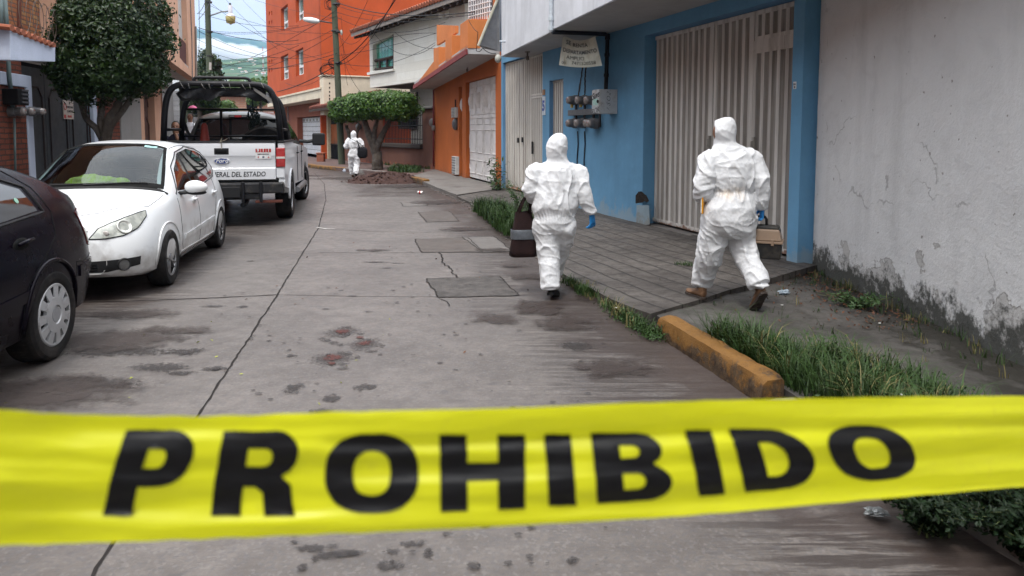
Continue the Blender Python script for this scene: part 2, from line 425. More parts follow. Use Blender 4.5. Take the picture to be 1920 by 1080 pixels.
def m_soft(name, col, lo=.30, hi=.62, mx_=1.0, sc_=26):
    """stain that fades out raggedly towards its rim"""
    t = NT(name); a = t.n('ShaderNodeAttribute', attribute_name='soak').outputs['Fac']; n = t.noise(sc_, 7, .7); g = t.math('ADD', a, t.ramp(n, .25, .75, -.7, .55))
    c = t.mix(t.ramp(t.noise(60, 4), .35, .65, 0, .5), col, tuple(x * .6 for x in col)); al = t.ramp(g, lo, hi, 0, mx_)
    return t.fin(c, .62, 0, t.bump(t.noise(90, 5), .5, .004), .3, Alpha=al)
class Soft:
    def __init__(s): s.mb = MB(); s.a = []
    def blob(s, c, rx, ry, z, seed, k=22, rag=.35):
        BZ[0] += 1; z += BZ[0] * .00003; rows = []
        for f, v in ((.02, 1), (.35, .85), (.7, .5), (1.0, .0)):
            row = []
            for i in range(k):
                a = 6.283 * i / k; r = 1 + rag * noise.noise(Vector((math.cos(a) * 1.6 + seed * 7.3, math.sin(a) * 1.6, seed))); row.append((c.x + rx * r * f * math.cos(a), c.y + ry * r * f * math.sin(a), z)); s.a.append(v)
            rows.append(row)
        s.mb.grid(rows, closed=True)
    def build(s, name, m):
        o = s.mb.build(name, m, fixn=False); at = o.data.attributes.new('soak', 'FLOAT', 'POINT'); at.data.foreach_set('value', s.a); return tag(o, kind='structure')
BZ = [0]
mh, mr, ms, md_ = Soft(), Soft(), Soft(), Soft()
for i, (x, y, r) in enumerate([(642, 623, .10), (683, 645, .10), (625, 672, .11)]):
    c = G(x, y); mh.blob(c, r * 1.8, r * 2.0, .004, i + 1); mr.blob(c, r * .85, r * 1.0, .008, i + 11)
for i in range(20):
    c = G(rnd.choice([642, 683, 625]) + rnd.uniform(-34, 34), rnd.uniform(612, 692)); mh.blob(c, rnd.uniform(.03, .06), rnd.uniform(.03, .06), .004, i + 30, 12)
mr.blob(G(676, 634), .05, .06, .008, 5); mr.blob(G(622, 683), .04, .05, .008, 9)
for i, (x, y, a, b) in enumerate([(552, 728, .09, .11), (685, 727, .12, .07), (621, 748, .09, .09), (660, 556, .06, .04), (455, 576, .09, .05), (470, 490, .08, .05),
        (545, 668, .06, .05), (603, 771, .09, .06), (405, 692, .14, .06), (340, 700, .14, .06), (222, 724, .13, .08), (705, 492, .25, .06), (745, 494, .12, .04), (725, 503, .1, .04),
        (612, 580, .05, .03), (737, 545, .05, .03), (640, 545, .05, .03), (1080, 650, .18, .16), (350, 660, .18, .14), (400, 575, .16, .06), (300, 690, .3, .12), (230, 660, .5, .2), (150, 720, .5, .2), (690, 585, .06, .03), (585, 1030, .09, .04), (650, 1040, .1, .04), (730, 1062, .07, .05), (770, 1022, .06, .03), (610, 1045, .07, .04)]):
    ms.blob(G(x, y), a, b, .005, i + 50)
for i in range(240):
    c = G(rnd.uniform(400, 1150), 470 + 600 * rnd.random() ** 1.2); s_ = rnd.uniform(.010, .040); ms.blob(c, s_, s_ * rnd.uniform(.5, 1), .0045, i + 90, 8)
for i, (x, y, a, b) in enumerate([(1000, 520, .35, .22), (1010, 580, .28, .35), (1060, 610, .3, .3), (960, 500, .2, .12), (930, 470, .3, .2), (200, 640, .8, .35), (90, 740, .7, .4), (330, 620, .4, .15), (870, 430, .5, .3), (930, 600, .3, .2), (1150, 690, .35, .25), (700, 470, .3, .1), (250, 590, .5, .2), (1110, 560, .25, .2), (820, 380, .7, .6), (760, 350, 1.2, .8), (650, 335, 1.6, .8), (570, 330, 1.0, .6)]):
    md_.blob(G(x, y), a, b, .004, i + 400, 30)
md_.build('road_damp_soil', m_soft('damp_red_soil', (.046,.034,.030), .15, .75, .75, 7))
mh.build('road_chipped_spots', m_soft('ground_out_concrete', (.060,.052,.050), .35, .75, .6, 40)); mr.build('road_red_spots', m_soft('red_marker_paint', (.085,.022,.016), .5, .75, .85, 40)); ms.build('road_stains', m_soft('oil_stain', (.036,.031,.030), .38, .75, .7, 30))

# --- pavements on the right
FW = [(3.36,-2.0),(3.36,8.0)]
BA, BB, BC, OD = (3.19,7.9), (2.10,11.4), (-.28,18.4), (-2.94,27.0)
BE = (-2.94 - .545 * 13.2, 27 + .839 * 13.2)
def strip(name, A, B, mat, na=40, nb=10, wob=.006, closed_edge=True, base=-.02):
    """paved strip between two polylines (points with z), with a skirt down to the road"""
    def res(pl, n):
        P = [Vector(p) for p in pl]; L = [0]
        for a, b in zip(P, P[1:]): L.append(L[-1] + (b - a).length)
        o = []
        for i in range(n):
            t = L[-1] * i / (n - 1); k = min(max(j for j in range(len(L)) if L[j] <= t + 1e-9), len(P) - 2)
            o.append(P[k].lerp(P[k + 1], (t - L[k]) / (L[k + 1] - L[k])))
        return o, L[-1]
    a, la = res(A, na); b, lb = res(B, na); rows = []; uv = []
    for i in range(na):
        row = []
        for j in range(nb):
            p = a[i].lerp(b[i], j / (nb - 1)); p.z += noise.noise(p * 1.7) * wob; row.append(p[:]); uv.append((la * i / (na - 1), (b[i] - a[i]).length * j / (nb - 1)))
        rows.append(row)
    mb = MB(); mb.grid(rows); n0 = len(mb.v)
    rim = [r[0] for r in rows]; mb.grid([[(x + .004, y, base) for x, y, z in rim], rim])
    e0 = rows[0]; mb.grid([e0, [(x, y, base) for x, y, z in e0]]); e1 = rows[-1]; mb.grid([[(x, y, base) for x, y, z in e1], e1])
    o = mb.build(name, mat, merge=True); tag(o, kind='structure')
    return o
def m_drive():
    t = NT('grooved_concrete')
    big = t.noise(1.1, 7, .7); med = t.noise(9, 7, .7)
    c = t.mix(t.ramp(big, .35, .65), (.048,.041,.037), (.108,.096,.087))
    c = t.mix(t.ramp(med, .45, .65, 0, .7), c, (.034,.029,.026))
    br = t.n('ShaderNodeTexBrick'); br.offset = .37; br.inputs['Scale'].default_value = 1.0; br.inputs['Brick Width'].default_value = 1.7; br.inputs['Row Height'].default_value = .235
    br.inputs['Mortar Size'].default_value = .013; br.inputs['Mortar Smooth'].default_value = .25
    mpn = t.coord((1, 1, 1), (0, 0, R(-108.5)))
    wob = t.n('ShaderNodeVectorMath', operation='ADD'); t.l(mpn, wob.inputs[0])
    nn = t.n('ShaderNodeTexNoise'); nn.inputs['Scale'].default_value = 2.5; t.l(t.coord(), nn.inputs['Vector'])
    sc_ = t.n('ShaderNodeVectorMath', operation='SCALE'); sc_.inputs['Scale'].default_value = .05; t.l(nn.outputs['Color'], sc_.inputs[0]); t.l(sc_.outputs[0], wob.inputs[1])
    t.l(wob.outputs[0], br.inputs['Vector'])
    c = t.mix(t.math('MULTIPLY', br.outputs['Fac'], .9), c, (.022,.019,.017))
    nr = t.bump(t.math('SUBTRACT', 1, br.outputs['Fac']), .7, .02); nr = t.bump(t.noise(60, 6, .7), .5, .006, nr)
    return t.fin(c, t.ramp(med, .3, .7, .6, .85), 0, nr, .35)
M_DRIVE = m_drive()
M_SLAB = simple('pavement_slab', (.15,.138,.128), .8, var=.22, scale=2, bump=.4, bscale=60, dirt=(.09,.075,.068), dscale=1.6, dlo=.52, dhi=.7)
def m_walk():
    t = NT('mossy_concrete'); big = t.noise(1.6, 8, .7); med = t.noise(6, 8, .7); geo = t.n('ShaderNodeNewGeometry'); sx = t.n('ShaderNodeSeparateXYZ'); t.l(geo.outputs['Position'], sx.inputs[0])
    c = t.mix(t.ramp(big, .35, .65), (.042,.038,.035), (.092,.085,.078)); c = t.mix(t.ramp(med, .48, .62, 0, .6), c, (.035,.032,.028))
    g = t.math('ADD', t.ramp(sx.outputs[0], 2.3, 3.35, -.20, .30), t.noise(3.2, 8, .7)); c = t.mix(t.ramp(g, .54, .66, 0, .95), c, (.018,.016,.012))
    return t.fin(c, t.ramp(med, .3, .7, .6, .9), 0, t.bump(t.noise(14, 8, .7), .7, .02), .3)
M_WALK = m_walk()
M_BRICKWALK = simple('brick_paving', (.11,.07,.062), .85, var=.3, scale=3, bump=.5, bscale=18, dirt=(.05,.035,.03), dscale=1.2)
strip('driveway', [(1.14,5.75,.10),(.92,6.3,.075),(.53,7.7,.055),(-.15,11.5,.045),(-.90,15.2,.04)], [(3.36,7.75,.125),(3.15,8.2,.12),(2.3,11.2,.10),(1.1,14.9,.11),(.55,16.9,.115)], M_DRIVE, 60, 14, .012)
strip('driveway', [(-.86,15.25,.05),(-1.3,16.7,.06)], [(.6,16.95,.125),(-.1,18.35,.13)], M_DRIVE, 12, 8, .01)
strip('pavement', [(-1.3,16.75,.09),(-2.0,19,.08),(-2.75,21.3,.12),(-3.3,22.6,.13)], [(-.1,18.4,.135),(-.6,19.8,.13),(-1.9,23.8,.13),(-2.9,27.2,.14)], M_SLAB, 30, 8, .01)
strip('pavement', [(-3.35,22.65,.12),(-4.0,24.1,.125),(-5.65,26.7,.13),(-8,29.6,.13),(-11.3,35.4,.13),(-15,42.5,.13)], [(-2.9,27.25,.135),(-3.1,27.5,.13),(-6,31.7,.13),(-9.6,37.4,.13),(-13,42.5,.13),(-19,54,.13)], M_BRICKWALK, 40, 8, .012)
strip('pavement', [(3.12,-2,.075),(2.55,.8,.075),(2.08,2.4,.075),(1.6,4.2,.07),(1.27,5.35,.07),(1.2,5.8,.075)], [(3.4,-2,.07),(3.4,.8,.07),(3.4,3,.07),(3.4,5,.06),(3.4,6.5,.05),(3.4,7.9,.045)], M_WALK, 40, 12, .03)
# left pavement, mostly behind the cars
strip('pavement', [(x, y, .14) for x, y in [(-8.5,-3),(-8.5,3),(-8.4,8),(-8.6,11),(-9.4,16),(-11.5,23),(-15.5,33),(-21,44)]], [(x, y, .14) for x, y in [(-4.6,-3),(-5.0,3),(-5.35,7),(-6.1,11),(-7.5,17),(-10.2,24),(-13.5,32),(-18,41)]], M_SLAB, 40, 6, .01)

# --- kerbs (real steps)
def m_kerb():
    t = NT('yellow_kerb_paint')
    big = t.noise(3.2, 8, .72); med = t.noise(14, 7, .7)
    c = t.mix(t.ramp(med, .3, .7), (.135,.064,.013), (.20,.098,.024))
    geo = t.n('ShaderNodeNewGeometry'); sx = t.n('ShaderNodeSeparateXYZ'); t.l(geo.outputs['Position'], sx.inputs[0])
    low = t.ramp(sx.outputs[2], .02, .172, .13, -.07)
    wear = t.ramp(t.math('ADD', t.math('ADD', big, low), t.ramp(med, .3, .7, -.06, .06)), .50, .57)
    c = t.mix(wear, c, t.mix(t.ramp(med, .4, .6), (.030,.018,.012), (.085,.055,.030)))
    return t.fin(c, t.ramp(med, .3, .7, .6, .85), 0, t.bump(t.noise(24, 8, .75), .8, .014), .3)
M_KERB = m_kerb()
M_KERBC = simple('bare_kerb', (.17,.155,.145), .85, var=.3, scale=4, bump=.6, bscale=30, bd=.01, dirt=(.06,.05,.045), dscale=3)
def kerb(pts, wd, h, mat, name='kerb', rough=.012, side=1):
    P = [];
    for a, b in zip(pts, pts[1:]):
        a = Vector((*a, 0)); b = Vector((*b, 0)); n = max(2, int((b - a).length / .05)); P += [a.lerp(b, i / n) for i in range(n)]
    P.append(Vector((*pts[-1], 0))); rows = []
    prof = [(0, -.02), (0, h * .35), (.004, h * .7), (.012, h * .93), (.035, h), (wd * .5, h * 1.02), (wd - .02, h), (wd, h * .93), (wd, -.02)]
    for i, p in enumerate(P):
        t = (P[min(i + 1, len(P) - 1)] - P[max(i - 1, 0)]).normalized(); s = Vector((-t.y, t.x, 0)) * side; row = []
        for j, (a, z) in enumerate(prof):
            q = p + s * a + Vector((0, 0, z)); nn = noise.noise(q * 7) * rough + noise.noise(q * 25) * rough * .5
            q -= s * nn * (1 if j < 4 else .2); q.z += nn * (1 if 2 < j < 8 else 0)
            if i in (0, len(P) - 1): q.z -= .02 if j in (3,4,5,6,7) else 0
            row.append(q[:])
        rows.append(row)
    mb = MB(); mb.grid(rows); n = len(prof); mb.f.append(tuple(range(n))); mb.f.append(tuple(len(mb.v) - n + i for i in range(n))[::-1]); mb.mi += [0, 0]
    return tag(mb.build(name, mat, smooth=True, auto=40), kind='structure')
kerb([(1.13,5.45),(1.19,5.22),(1.42,4.2),(1.46,4.05)], .15, .165, M_KERB)
kerb([(1.47,4.02),(1.72,3.08),(1.9,2.4),(2.35,.8),(2.9,-2)], .15, .065, M_KERBC)
kerb([(-2.62,20.9),(-3.35,22.6)][::-1], .2, .17, M_KERB)
kerb([(-9.9,32.6),(-8.0,29.55),(-6.6,27.9)], .2, .15, M_KERB)
kerb([(-6.6,27.9),(-5.6,26.6),(-4.6,25.3),(-3.9,24.1),(-3.4,22.65)], .2, .15, M_KERBC)
kerb([(-16,44),(-14.5,41.5),(-11.2,35.0),(-9.95,32.7)], .2, .15, simple('pale_kerb', (.36,.37,.38), .8))

# --- rubble edge along the driveway lip and the near kerb end
M_STONE = simple('broken_concrete', (.12,.105,.095), .9, var=.4, scale=8, bump=.7, bscale=30, bd=.01)
def lump(mb, c, r, seed, sub=1):
    bm = bmesh.new(); bmesh.ops.create_icosphere(bm, subdivisions=sub + 1, radius=1)
    for v in bm.verts:
        k = 1 + .45 * noise.noise(v.co * 1.3 + Vector((seed * 3.1, seed, 0))); v.co = Vector((v.co.x * r[0], v.co.y * r[1], v.co.z * r[2])) * k + Vector(c)
    mb.add([v.co[:] for v in bm.verts], [tuple(v.index for v in f.verts) for f in bm.faces]); bm.free()
mb = MB()
for i in range(150):
    t = rnd.random(); y = 7 + 13.5 * t; k = max(j for j in range(len(GUT)) if GUT[j][1] <= y); a, b = GUT[k], GUT[k + 1]; f = (y - a[1]) / (b[1] - a[1]); x = a[0] + (b[0] - a[0]) * f
    s = rnd.uniform(.008, .03); lump(mb, (x + rnd.uniform(-.12, .05), y, s * .3), (s, s * 1.2, s * .6), i)
tag(mb.build('gutter_rubble', M_STONE), 'broken concrete crumbs along the gutter', 'rubble', kind='stuff')
# heap of soil
M_SOIL = simple('red_soil', (.055,.030,.025), .95, var=.5, scale=14, bump=1, bscale=30, bd=.03, dirt=(.16,.11,.10), dscale=20, dlo=.6, dhi=.68)
c = G(722, 342); mb = MB(); rows = []
for i in range(15):
    f = i / 14; row = []
    for k in range(48):
        a = 6.283 * k / 48; r = (1 - f) ; rr = 1.15 * r * (1 + .22 * noise.noise(Vector((math.cos(a) * 2, math.sin(a) * 2, 3)))); z = .30 * (1 - r * r) ** 1.2
        p = Vector((c.x + rr * math.cos(a) * 1.15, c.y + rr * math.sin(a) * .9 + .3, z)); p.z = max(-.01, p.z + .07 * noise.noise(p * 5) + .03 * noise.noise(p * 14)) if i else -.01; row.append(p[:])
    rows.append(row)
mb.grid(rows, closed=True)
for i in range(260):
    a = rnd.uniform(0, 6.28); r = rnd.uniform(.1, 1.25); z = max(0, .28 * (1 - (r / 1.15) ** 2)); s = rnd.uniform(.015, .05)
    lump(mb, (c.x + 1.15 * r * math.cos(a), c.y + .3 + .9 * r * math.sin(a), z + .01), (s, s, s * .8), i, 0)
tag(mb.build('soil_heap', M_SOIL, smooth=True, auto=35), 'heap of reddish brown soil and rubble spilling from the kerb into the road', 'soil heap')

# --- grass and weeds
M_GRASS = simple('grass_blades', (.026,.056,.011), .6, var=.45, scale=9, bump=0, Subsurface_Weight=0.0, spec=.3)
M_GRASSD = simple('grass_dry', (.15,.13,.05), .7, var=.3, scale=9, bump=0)
M_LEAFW = simple('weed_leaf', (.035,.075,.02), .55, var=.5, scale=12, bump=0)
mb = MB()
def kerbx(y): return interp(y, [(-2, 3.1), (.8, 2.55), (2.4, 2.1), (4.2, 1.62), (5.3, 1.3)])
for i in range(430):   # the thick clump behind the yellow kerb
    y = rnd.uniform(2.9, 5.0); f = rnd.random() ** 1.3; x = kerbx(y) + .03 + f * (.33 + .40 * min(1, max(0, (5.1 - y) / .8)))
    tuft(mb, (x, y, .06), 20, rnd.uniform(.10, .33) * (1 - .3 * f), .05, rnd, .0040, .9, 0 if rnd.random() < .9 else 1)
for k in range(60):
    y = rnd.uniform(3.2, 4.9); x = kerbx(y) + rnd.uniform(.05, .8); L2 = [(x + rnd.gauss(0, .05), y + rnd.gauss(0, .05), .07 + rnd.random() * .13) for _ in range(34)]; leaves(mb, L2, .016, rnd, 0, .45, [(0, -.3, 1)] * 34)
for i in range(160):
    y = rnd.uniform(.9, 3.2); x = kerbx(y) + rnd.uniform(.0, .9); tuft(mb, (x, y, .06), 14, rnd.uniform(.1, .22), .06, rnd, .004, .6)
for i in range(90):
    y = rnd.uniform(3.0, 7.6); x = 3.36 - rnd.random() ** 2 * .5; tuft(mb, (x, y, .045), 8, rnd.uniform(.05, .14), .04, rnd, .003, .6, int(rnd.random() < .3))
for i in range(46):
    y = rnd.uniform(4.3, 7.3); x = kerbx(min(y, 5.3)) + rnd.uniform(.2, 1.8); tuft(mb, (x, y, .05), 5, rnd.uniform(.04, .1), .03, rnd, .003, .7, int(rnd.random() < .4))
for i in range(26): tuft(mb, (1.3 + rnd.gauss(0, .05), 5.2 + rnd.gauss(0, .1), .08), 8, .05, .03, rnd, .002, .5, int(rnd.random() < .5))
tag(mb.build('grass', [M_GRASS, M_GRASSD]), 'green grass growing thick behind the yellow kerb', 'grass', kind='stuff')
mb = MB()
def gutx(y):
    k = max(j for j in range(len(GUT)) if GUT[j][1] <= y); a, b = GUT[k], GUT[k + 1]; return a[0] + (b[0] - a[0]) * (y - a[1]) / (b[1] - a[1])
for i in range(120):
    y = rnd.uniform(5.35, 7.35); x = gutx(y) + rnd.gauss(.0, .035)
    dn = 1 if y < 6.1 or y > 6.7 else .4
    tuft(mb, (x, y, .02), int(14 * dn), rnd.uniform(.05, .12), .05, rnd, .004, .7, int(rnd.random() < (.5 if 5.9 < y < 6.6 else .1)))
c = G(1283, 498, .09)
for i in range(12): tuft(mb, (c.x + rnd.gauss(0, .05), c.y + rnd.gauss(0, .04), .085), 10, .06, .03, rnd, .003, .8)
tag(mb.build('gutter_grass', [M_GRASS, M_GRASSD]), 'low grass and weeds growing in the gutter along the driveway edge', 'grass', kind='stuff')
mb = MB(); L = []
for i in range(900):
    y = rnd.uniform(5.25, 6.1); L.append((gutx(y) + rnd.gauss(0, .05), y, abs(rnd.gauss(.02, .03)) + .01))
leaves(mb, L, .012, rnd, 0, .45); L = []
tag(mb.build('gutter_weeds', [M_LEAFW]), 'small dark leafed weeds at the broken kerb end', 'weeds', kind='stuff')
# grass tufts at the far verge of the brick pavement
mb = MB()
for i in range(70):
    q = G(rnd.uniform(730, 790), rnd.uniform(318, 324), .13); tuft(mb, q, 12, .22, .15, rnd, .012, .6)
for i in range(40):
    u = rnd.uniform(.3, 6); tuft(mb, (-2.94 - .545 * u - .1, 27 + .839 * u - .1, .13), 8, .16, .1, rnd, .01, .6)
tag(mb.build('verge_grass', [M_GRASS, M_GRASSD]), 'tufts of grass at the foot of the far brown wall', 'grass', kind='stuff')

def weed(name, base, stems, h, spread, lsize, n, label, cat, group=None, m=None, droop=.3, seed=1, asp=.4, rz=0):
    r = random.Random(seed); root = thing(name, label, cat, base, rz, group); ms_ = MB(); ml = MB(); pts = []; nr = []
    for s in range(stems):
        a = r.uniform(0, 6.283); e = Vector((math.cos(a), math.sin(a), 0)) * spread * r.uniform(.3, 1); hh = h * r.uniform(.6, 1)
        b0 = Vector((r.gauss(0, spread * .12), r.gauss(0, spread * .12), 0))
        P = [b0 + e * (t ** 1.6) + Vector((0, 0, hh * (t - droop * t * t * .6))) for t in [i / 6 for i in range(7)]]
        ms_.tube(P, [.004 * (1.3 - t / 6) for t in range(7)], 5)
        for k in range(n):
            t = r.uniform(.15, 1); i = min(5, int(t * 6)); q = P[i].lerp(P[i + 1], t * 6 - i); pts.append(q + Vector((r.gauss(0, 1), r.gauss(0, 1), r.gauss(0, 1))) * lsize * 1.1); nr.append((0, -.2, 1))
    leaves(ml, pts, lsize, r, 0, asp, nr)
    ms_.build('stems', simple('weed_stem', (.07,.09,.03), .6), root, smooth=True); ml.build('leaves', m or M_LEAFW, root); return root
weed('weed', (-.42, 18.05, .12), 7, 1.05, .32, .075, 16, 'tall green weed with drooping leaves growing between the white gate and the blue pillar', 'weed', seed=3, m=M_GRASS, asp=.3)
weed('weed', (-.33, 17.75, .12), 12, .38, .35, .04, 14, 'low bushy weed at the foot of the blue corner pillar', 'weed', seed=8)
gp = G(985, 418, .06)
weed('shrub', (gp.x - .05, gp.y + .6, .06), 26, .85, .5, .026, 34, 'dark small leafed shrub behind the carrier with the dark bag', 'shrub', seed=4, m=M_LEAFW)
mb = MB()
for i in range(330):
    y = rnd.uniform(10.4, 13.6); x = gutx(y) + rnd.uniform(-.12, .42) ; tuft(mb, (x, y, .05), 20, rnd.uniform(.12, .36), .08, rnd, .006, .6)
tag(mb.build('roadside_grass', [M_GRASS]), 'bright green grass clump beside the driveway left of the dark bag', 'grass', kind='stuff')
weed('leafy_bush', (1.98, 2.62, .05), 80, .34, .36, .014, 95, 'dark green leafy plants growing over the near kerb under the tape', 'bush', seed=6, m=simple('bush_dark_leaf', (.007,.017,.005), .55, var=.5, scale=12, bump=0), asp=.5)
weed('leafy_bush', (1.66, 2.72, .02), 70, .24, .26, .013, 85, 'small dark leafy plant beside the crumpled wrapper near the kerb', 'bush', seed=7, m=MATS['bush_dark_leaf'], asp=.5)
weed('leafy_bush', (1.93, 2.50, .02), 60, .22, .22, .013, 80, 'low dark leafy plant at the bottom right corner over the bare kerb', 'bush', seed=9, m=MATS['bush_dark_leaf'], asp=.5)
weed('weed', (3.05, 6.15, .05), 20, .16, .38, .022, 22, 'low dark weeds spreading at the foot of the grey wall', 'weed', seed=12)
# litter
def crumple(mb, c, r, seed, flat=.5, sub=3):
    bm = bmesh.new(); bmesh.ops.create_icosphere(bm, subdivisions=sub, radius=1)
    for v in bm.verts:
        q = v.co * 2 + Vector((seed * 5.3, seed, 2)); k = .75 + .6 * noise.noise(q) + .35 * (1 - 2 * abs(noise.noise(q * 2.2))); v.co = Vector((v.co.x, v.co.y * .7, v.co.z * flat)) * k * r + Vector(c)
    mb.add([v.co[:] for v in bm.verts], [tuple(v.index for v in f.verts) for f in bm.faces]); bm.free()
M_FOIL = simple('foil_wrapper', (.20,.21,.21), .3, metal=.5, var=.3, bump=.6, bscale=40, bd=.01, dirt=(.06,.14,.05), dscale=12, dlo=.55, dhi=.58)
mb = MB(); q = G(1640, 960, .03); crumple(mb, (q.x, q.y, .03), .045, 2, .35); tag(mb.build('wrapper', M_FOIL), 'crumpled silver and green plastic wrapper lying by the near kerb plants', 'wrapper')
M_LITB = simple('blue_litter', (.30,.36,.42), .5, var=.4, scale=30, bump=.4, bscale=40)
mb = MB(); q = G(1470, 551, .06); crumple(mb, (q.x, q.y, .075), .05, 5, .5); tag(mb.build('wrapper', M_LITB), 'crumpled pale blue wrapper among dead leaves by the blue pillar', 'wrapper')
mb = MB(); q = G(647, 321, .02); crumple(mb, (q.x, q.y, .05), .09, 7, .7); tag(mb.build('plastic_bag', simple('pale_bag', (.45,.5,.58), .4)), 'small crumpled pale bag in the far gutter near the walking figure', 'plastic bag')
r_ = thing('drink_can', 'small white and red drink can lying on the road near the soil heap', 'can', G(788, 364, 0)); mb = MB()
Mx = Matrix.Translation((0, 0, .04)) @ Matrix.Rotation(R(90), 4, 'Y') @ Matrix.Rotation(R(20), 4, 'X')
mb.lathe([(.025,-.075),(.04,-.065),(.04,.06),(.03,.072)], Mx, 14); mb.build('can_body', simple('can_white', (.6,.58,.56), .3, metal=.3), r_, smooth=True, auto=40)
mb = MB(); mb.lathe([(.0408,-.02),(.0408,.025)], Mx, 14, caps=False); mb.build('red_band', simple('can_red', (.4,.03,.03), .3), r_, smooth=True)
M_DL = simple('dead_leaf', (.11,.05,.028), .8, var=.5, scale=30, bump=0)
mb = MB(); L = [(3.3 - abs(rnd.gauss(0, .45)), rnd.uniform(5.4, 7.7), .062 + rnd.random() * .02) for _ in range(520)] + [(rnd.uniform(-2.6, 1.1), rnd.uniform(3, 12), .008) for _ in range(40)]
leaves(mb, L, .016, rnd, 0, .5, [(0, 0, 1)] * len(L)); tag(mb.build('dead_leaves', M_DL), 'dead brown leaves scattered at the foot of the grey wall', 'leaves', kind='stuff')
mb = MB(); L = [(rnd.uniform(-3.8, -1.0), rnd.uniform(3.6, 6), .006) for _ in range(26)]
leaves(mb, L, .013, rnd, 0, .5, [(0, 0, 1)] * len(L)); tag(mb.build('fallen_leaves', simple('yellow_leaf', (.28,.30,.05), .7, bump=0)), 'small yellow leaves fallen on the road', 'leaves', kind='stuff')
# small white wild flowers
M_PET = simple('white_petal', (.8,.8,.76), .6, bump=0)
def flower(px, py, z, label, g='white wild flowers'):
    q = G(px, py, z); o = thing('wild_flower', label, 'flower', (q.x, q.y, .05), group=g); mb = MB(); mb.tube([(0, 0, 0), (.004, 0, max(.02, z - .05))], .0015, 5); mb.build('stem', M_GRASS, o)
    mb = MB(); h = max(.02, z - .05)
    for k in range(6):
        a = k * 1.047; mb.add([(0, 0, h), (.007*math.cos(a-.4), .007*math.sin(a-.4)-.002, h+.003), (.014*math.cos(a), .014*math.sin(a)-.004, h + .002), (.007*math.cos(a+.4), .007*math.sin(a+.4)-.002, h+.003)], [(0,1,2,3)])
    mb.build('petals', M_PET, o)
flower(1155, 577, .09, 'white flower in the gutter grass left of the yellow kerb'); flower(1466, 572, .17, 'white flower beside the raised boot heel')
flower(1649, 606, .12, 'white flower nearest the grey wall'); flower(1690, 740, .25, 'white flower just above the tape among the grass')
# ================================================================ BUILDINGS
rnd = random.Random(11)
def uzc(t, u):
    pos = t.n('ShaderNodeNewGeometry').outputs['Position']
    d = t.n('ShaderNodeVectorMath', operation='DOT_PRODUCT'); t.l(pos, d.inputs[0]); d.inputs[1].default_value = u
    s = t.n('ShaderNodeSeparateXYZ'); t.l(pos, s.inputs[0]); c = t.n('ShaderNodeCombineXYZ'); t.l(d.outputs['Value'], c.inputs[0]); t.l(s.outputs[2], c.inputs[1]); return c.outputs[0]
def m_brick(name, u, c1, c2, mort, w=.24, h=.075, ms=.012, rough=.9):
    t = NT(name); b = t.n('ShaderNodeTexBrick'); b.inputs['Scale'].default_value = 1; b.inputs['Brick Width'].default_value = w; b.inputs['Row Height'].default_value = h
    b.inputs['Mortar Size'].default_value = ms; b.inputs['Mortar Smooth'].default_value = .3; b.inputs['Bias'].default_value = 0
    b.inputs['Color1'].default_value = (*c1, 1); b.inputs['Color2'].default_value = (*c2, 1); b.inputs['Mortar'].default_value = (*mort, 1)
    ad = t.n('ShaderNodeVectorMath', operation='ADD'); t.l(uzc(t, u), ad.inputs[0]); nn = t.n('ShaderNodeTexNoise'); nn.inputs['Scale'].default_value = 5; t.l(t.coord(), nn.inputs['Vector'])
    sc_ = t.n('ShaderNodeVectorMath', operation='SCALE'); sc_.inputs['Scale'].default_value = .022; t.l(nn.outputs['Color'], sc_.inputs[0]); t.l(sc_.outputs[0], ad.inputs[1]); t.l(ad.outputs[0], b.inputs['Vector'])
    c = t.mix(t.ramp(t.noise(1.5, 7, .7), .4, .7, 0, .5), b.outputs['Color'], tuple(x * .45 for x in c1))
    c = t.mix(t.ramp(t.noise(30, 4), .3, .7, 0, .35), c, tuple(x * .5 for x in c1))
    return t.fin(c, rough, 0, t.bump(t.math('SUBTRACT', t.noise(40, 4), b.outputs['Fac']), .8, .02), .2)
def m_plaster(name, col, dirt=(.2,.2,.2), low=.8, rough=.85, lump_=.35, mold=None, streak=.35, dmax=.7, z0=0, fine=.25):
    """painted plaster: patchy paint, grime creeping up from the ground in ragged shapes, hand-trowelled lumps"""
    t = NT(name); big = t.noise(.8, 8, .65); med = t.noise(5, 8, .7); st = t.noise(3, 6, .6, (1, 1, .16))
    c = t.mix(t.ramp(big, .3, .7), tuple(x * .82 for x in col), tuple(min(1, x * 1.1) for x in col))
    c = t.mix(t.ramp(st, .5, .75, 0, streak), c, tuple(x * .62 for x in col))
    c = t.mix(t.ramp(med, .55, .75, 0, .3), c, tuple(min(1, x * 1.3) for x in col))
    geo = t.n('ShaderNodeNewGeometry'); sx = t.n('ShaderNodeSeparateXYZ'); t.l(geo.outputs['Position'], sx.inputs[0])
    if low:
        g = t.math('ADD', t.ramp(sx.outputs[2], z0, z0 + low, .30, -.25), t.noise(4, 9, .72))
        c = t.mix(t.ramp(g, .60, .74, 0, dmax), c, dirt)
    if mold:
        g = t.math('ADD', t.ramp(sx.outputs[2], .04, mold[0], .30, -.30), t.noise(7, 9, .75, (1, 1, .7)))
        c = t.mix(t.ramp(g, .58, .66, 0, .95), c, mold[1])
    n = t.bump(big, lump_ * .6, .06); n = t.bump(med, lump_, .02, n); n = t.bump(t.noise(55, 5, .7), fine, .006, n)
    return t.fin(c, rough, 0, n, .25)
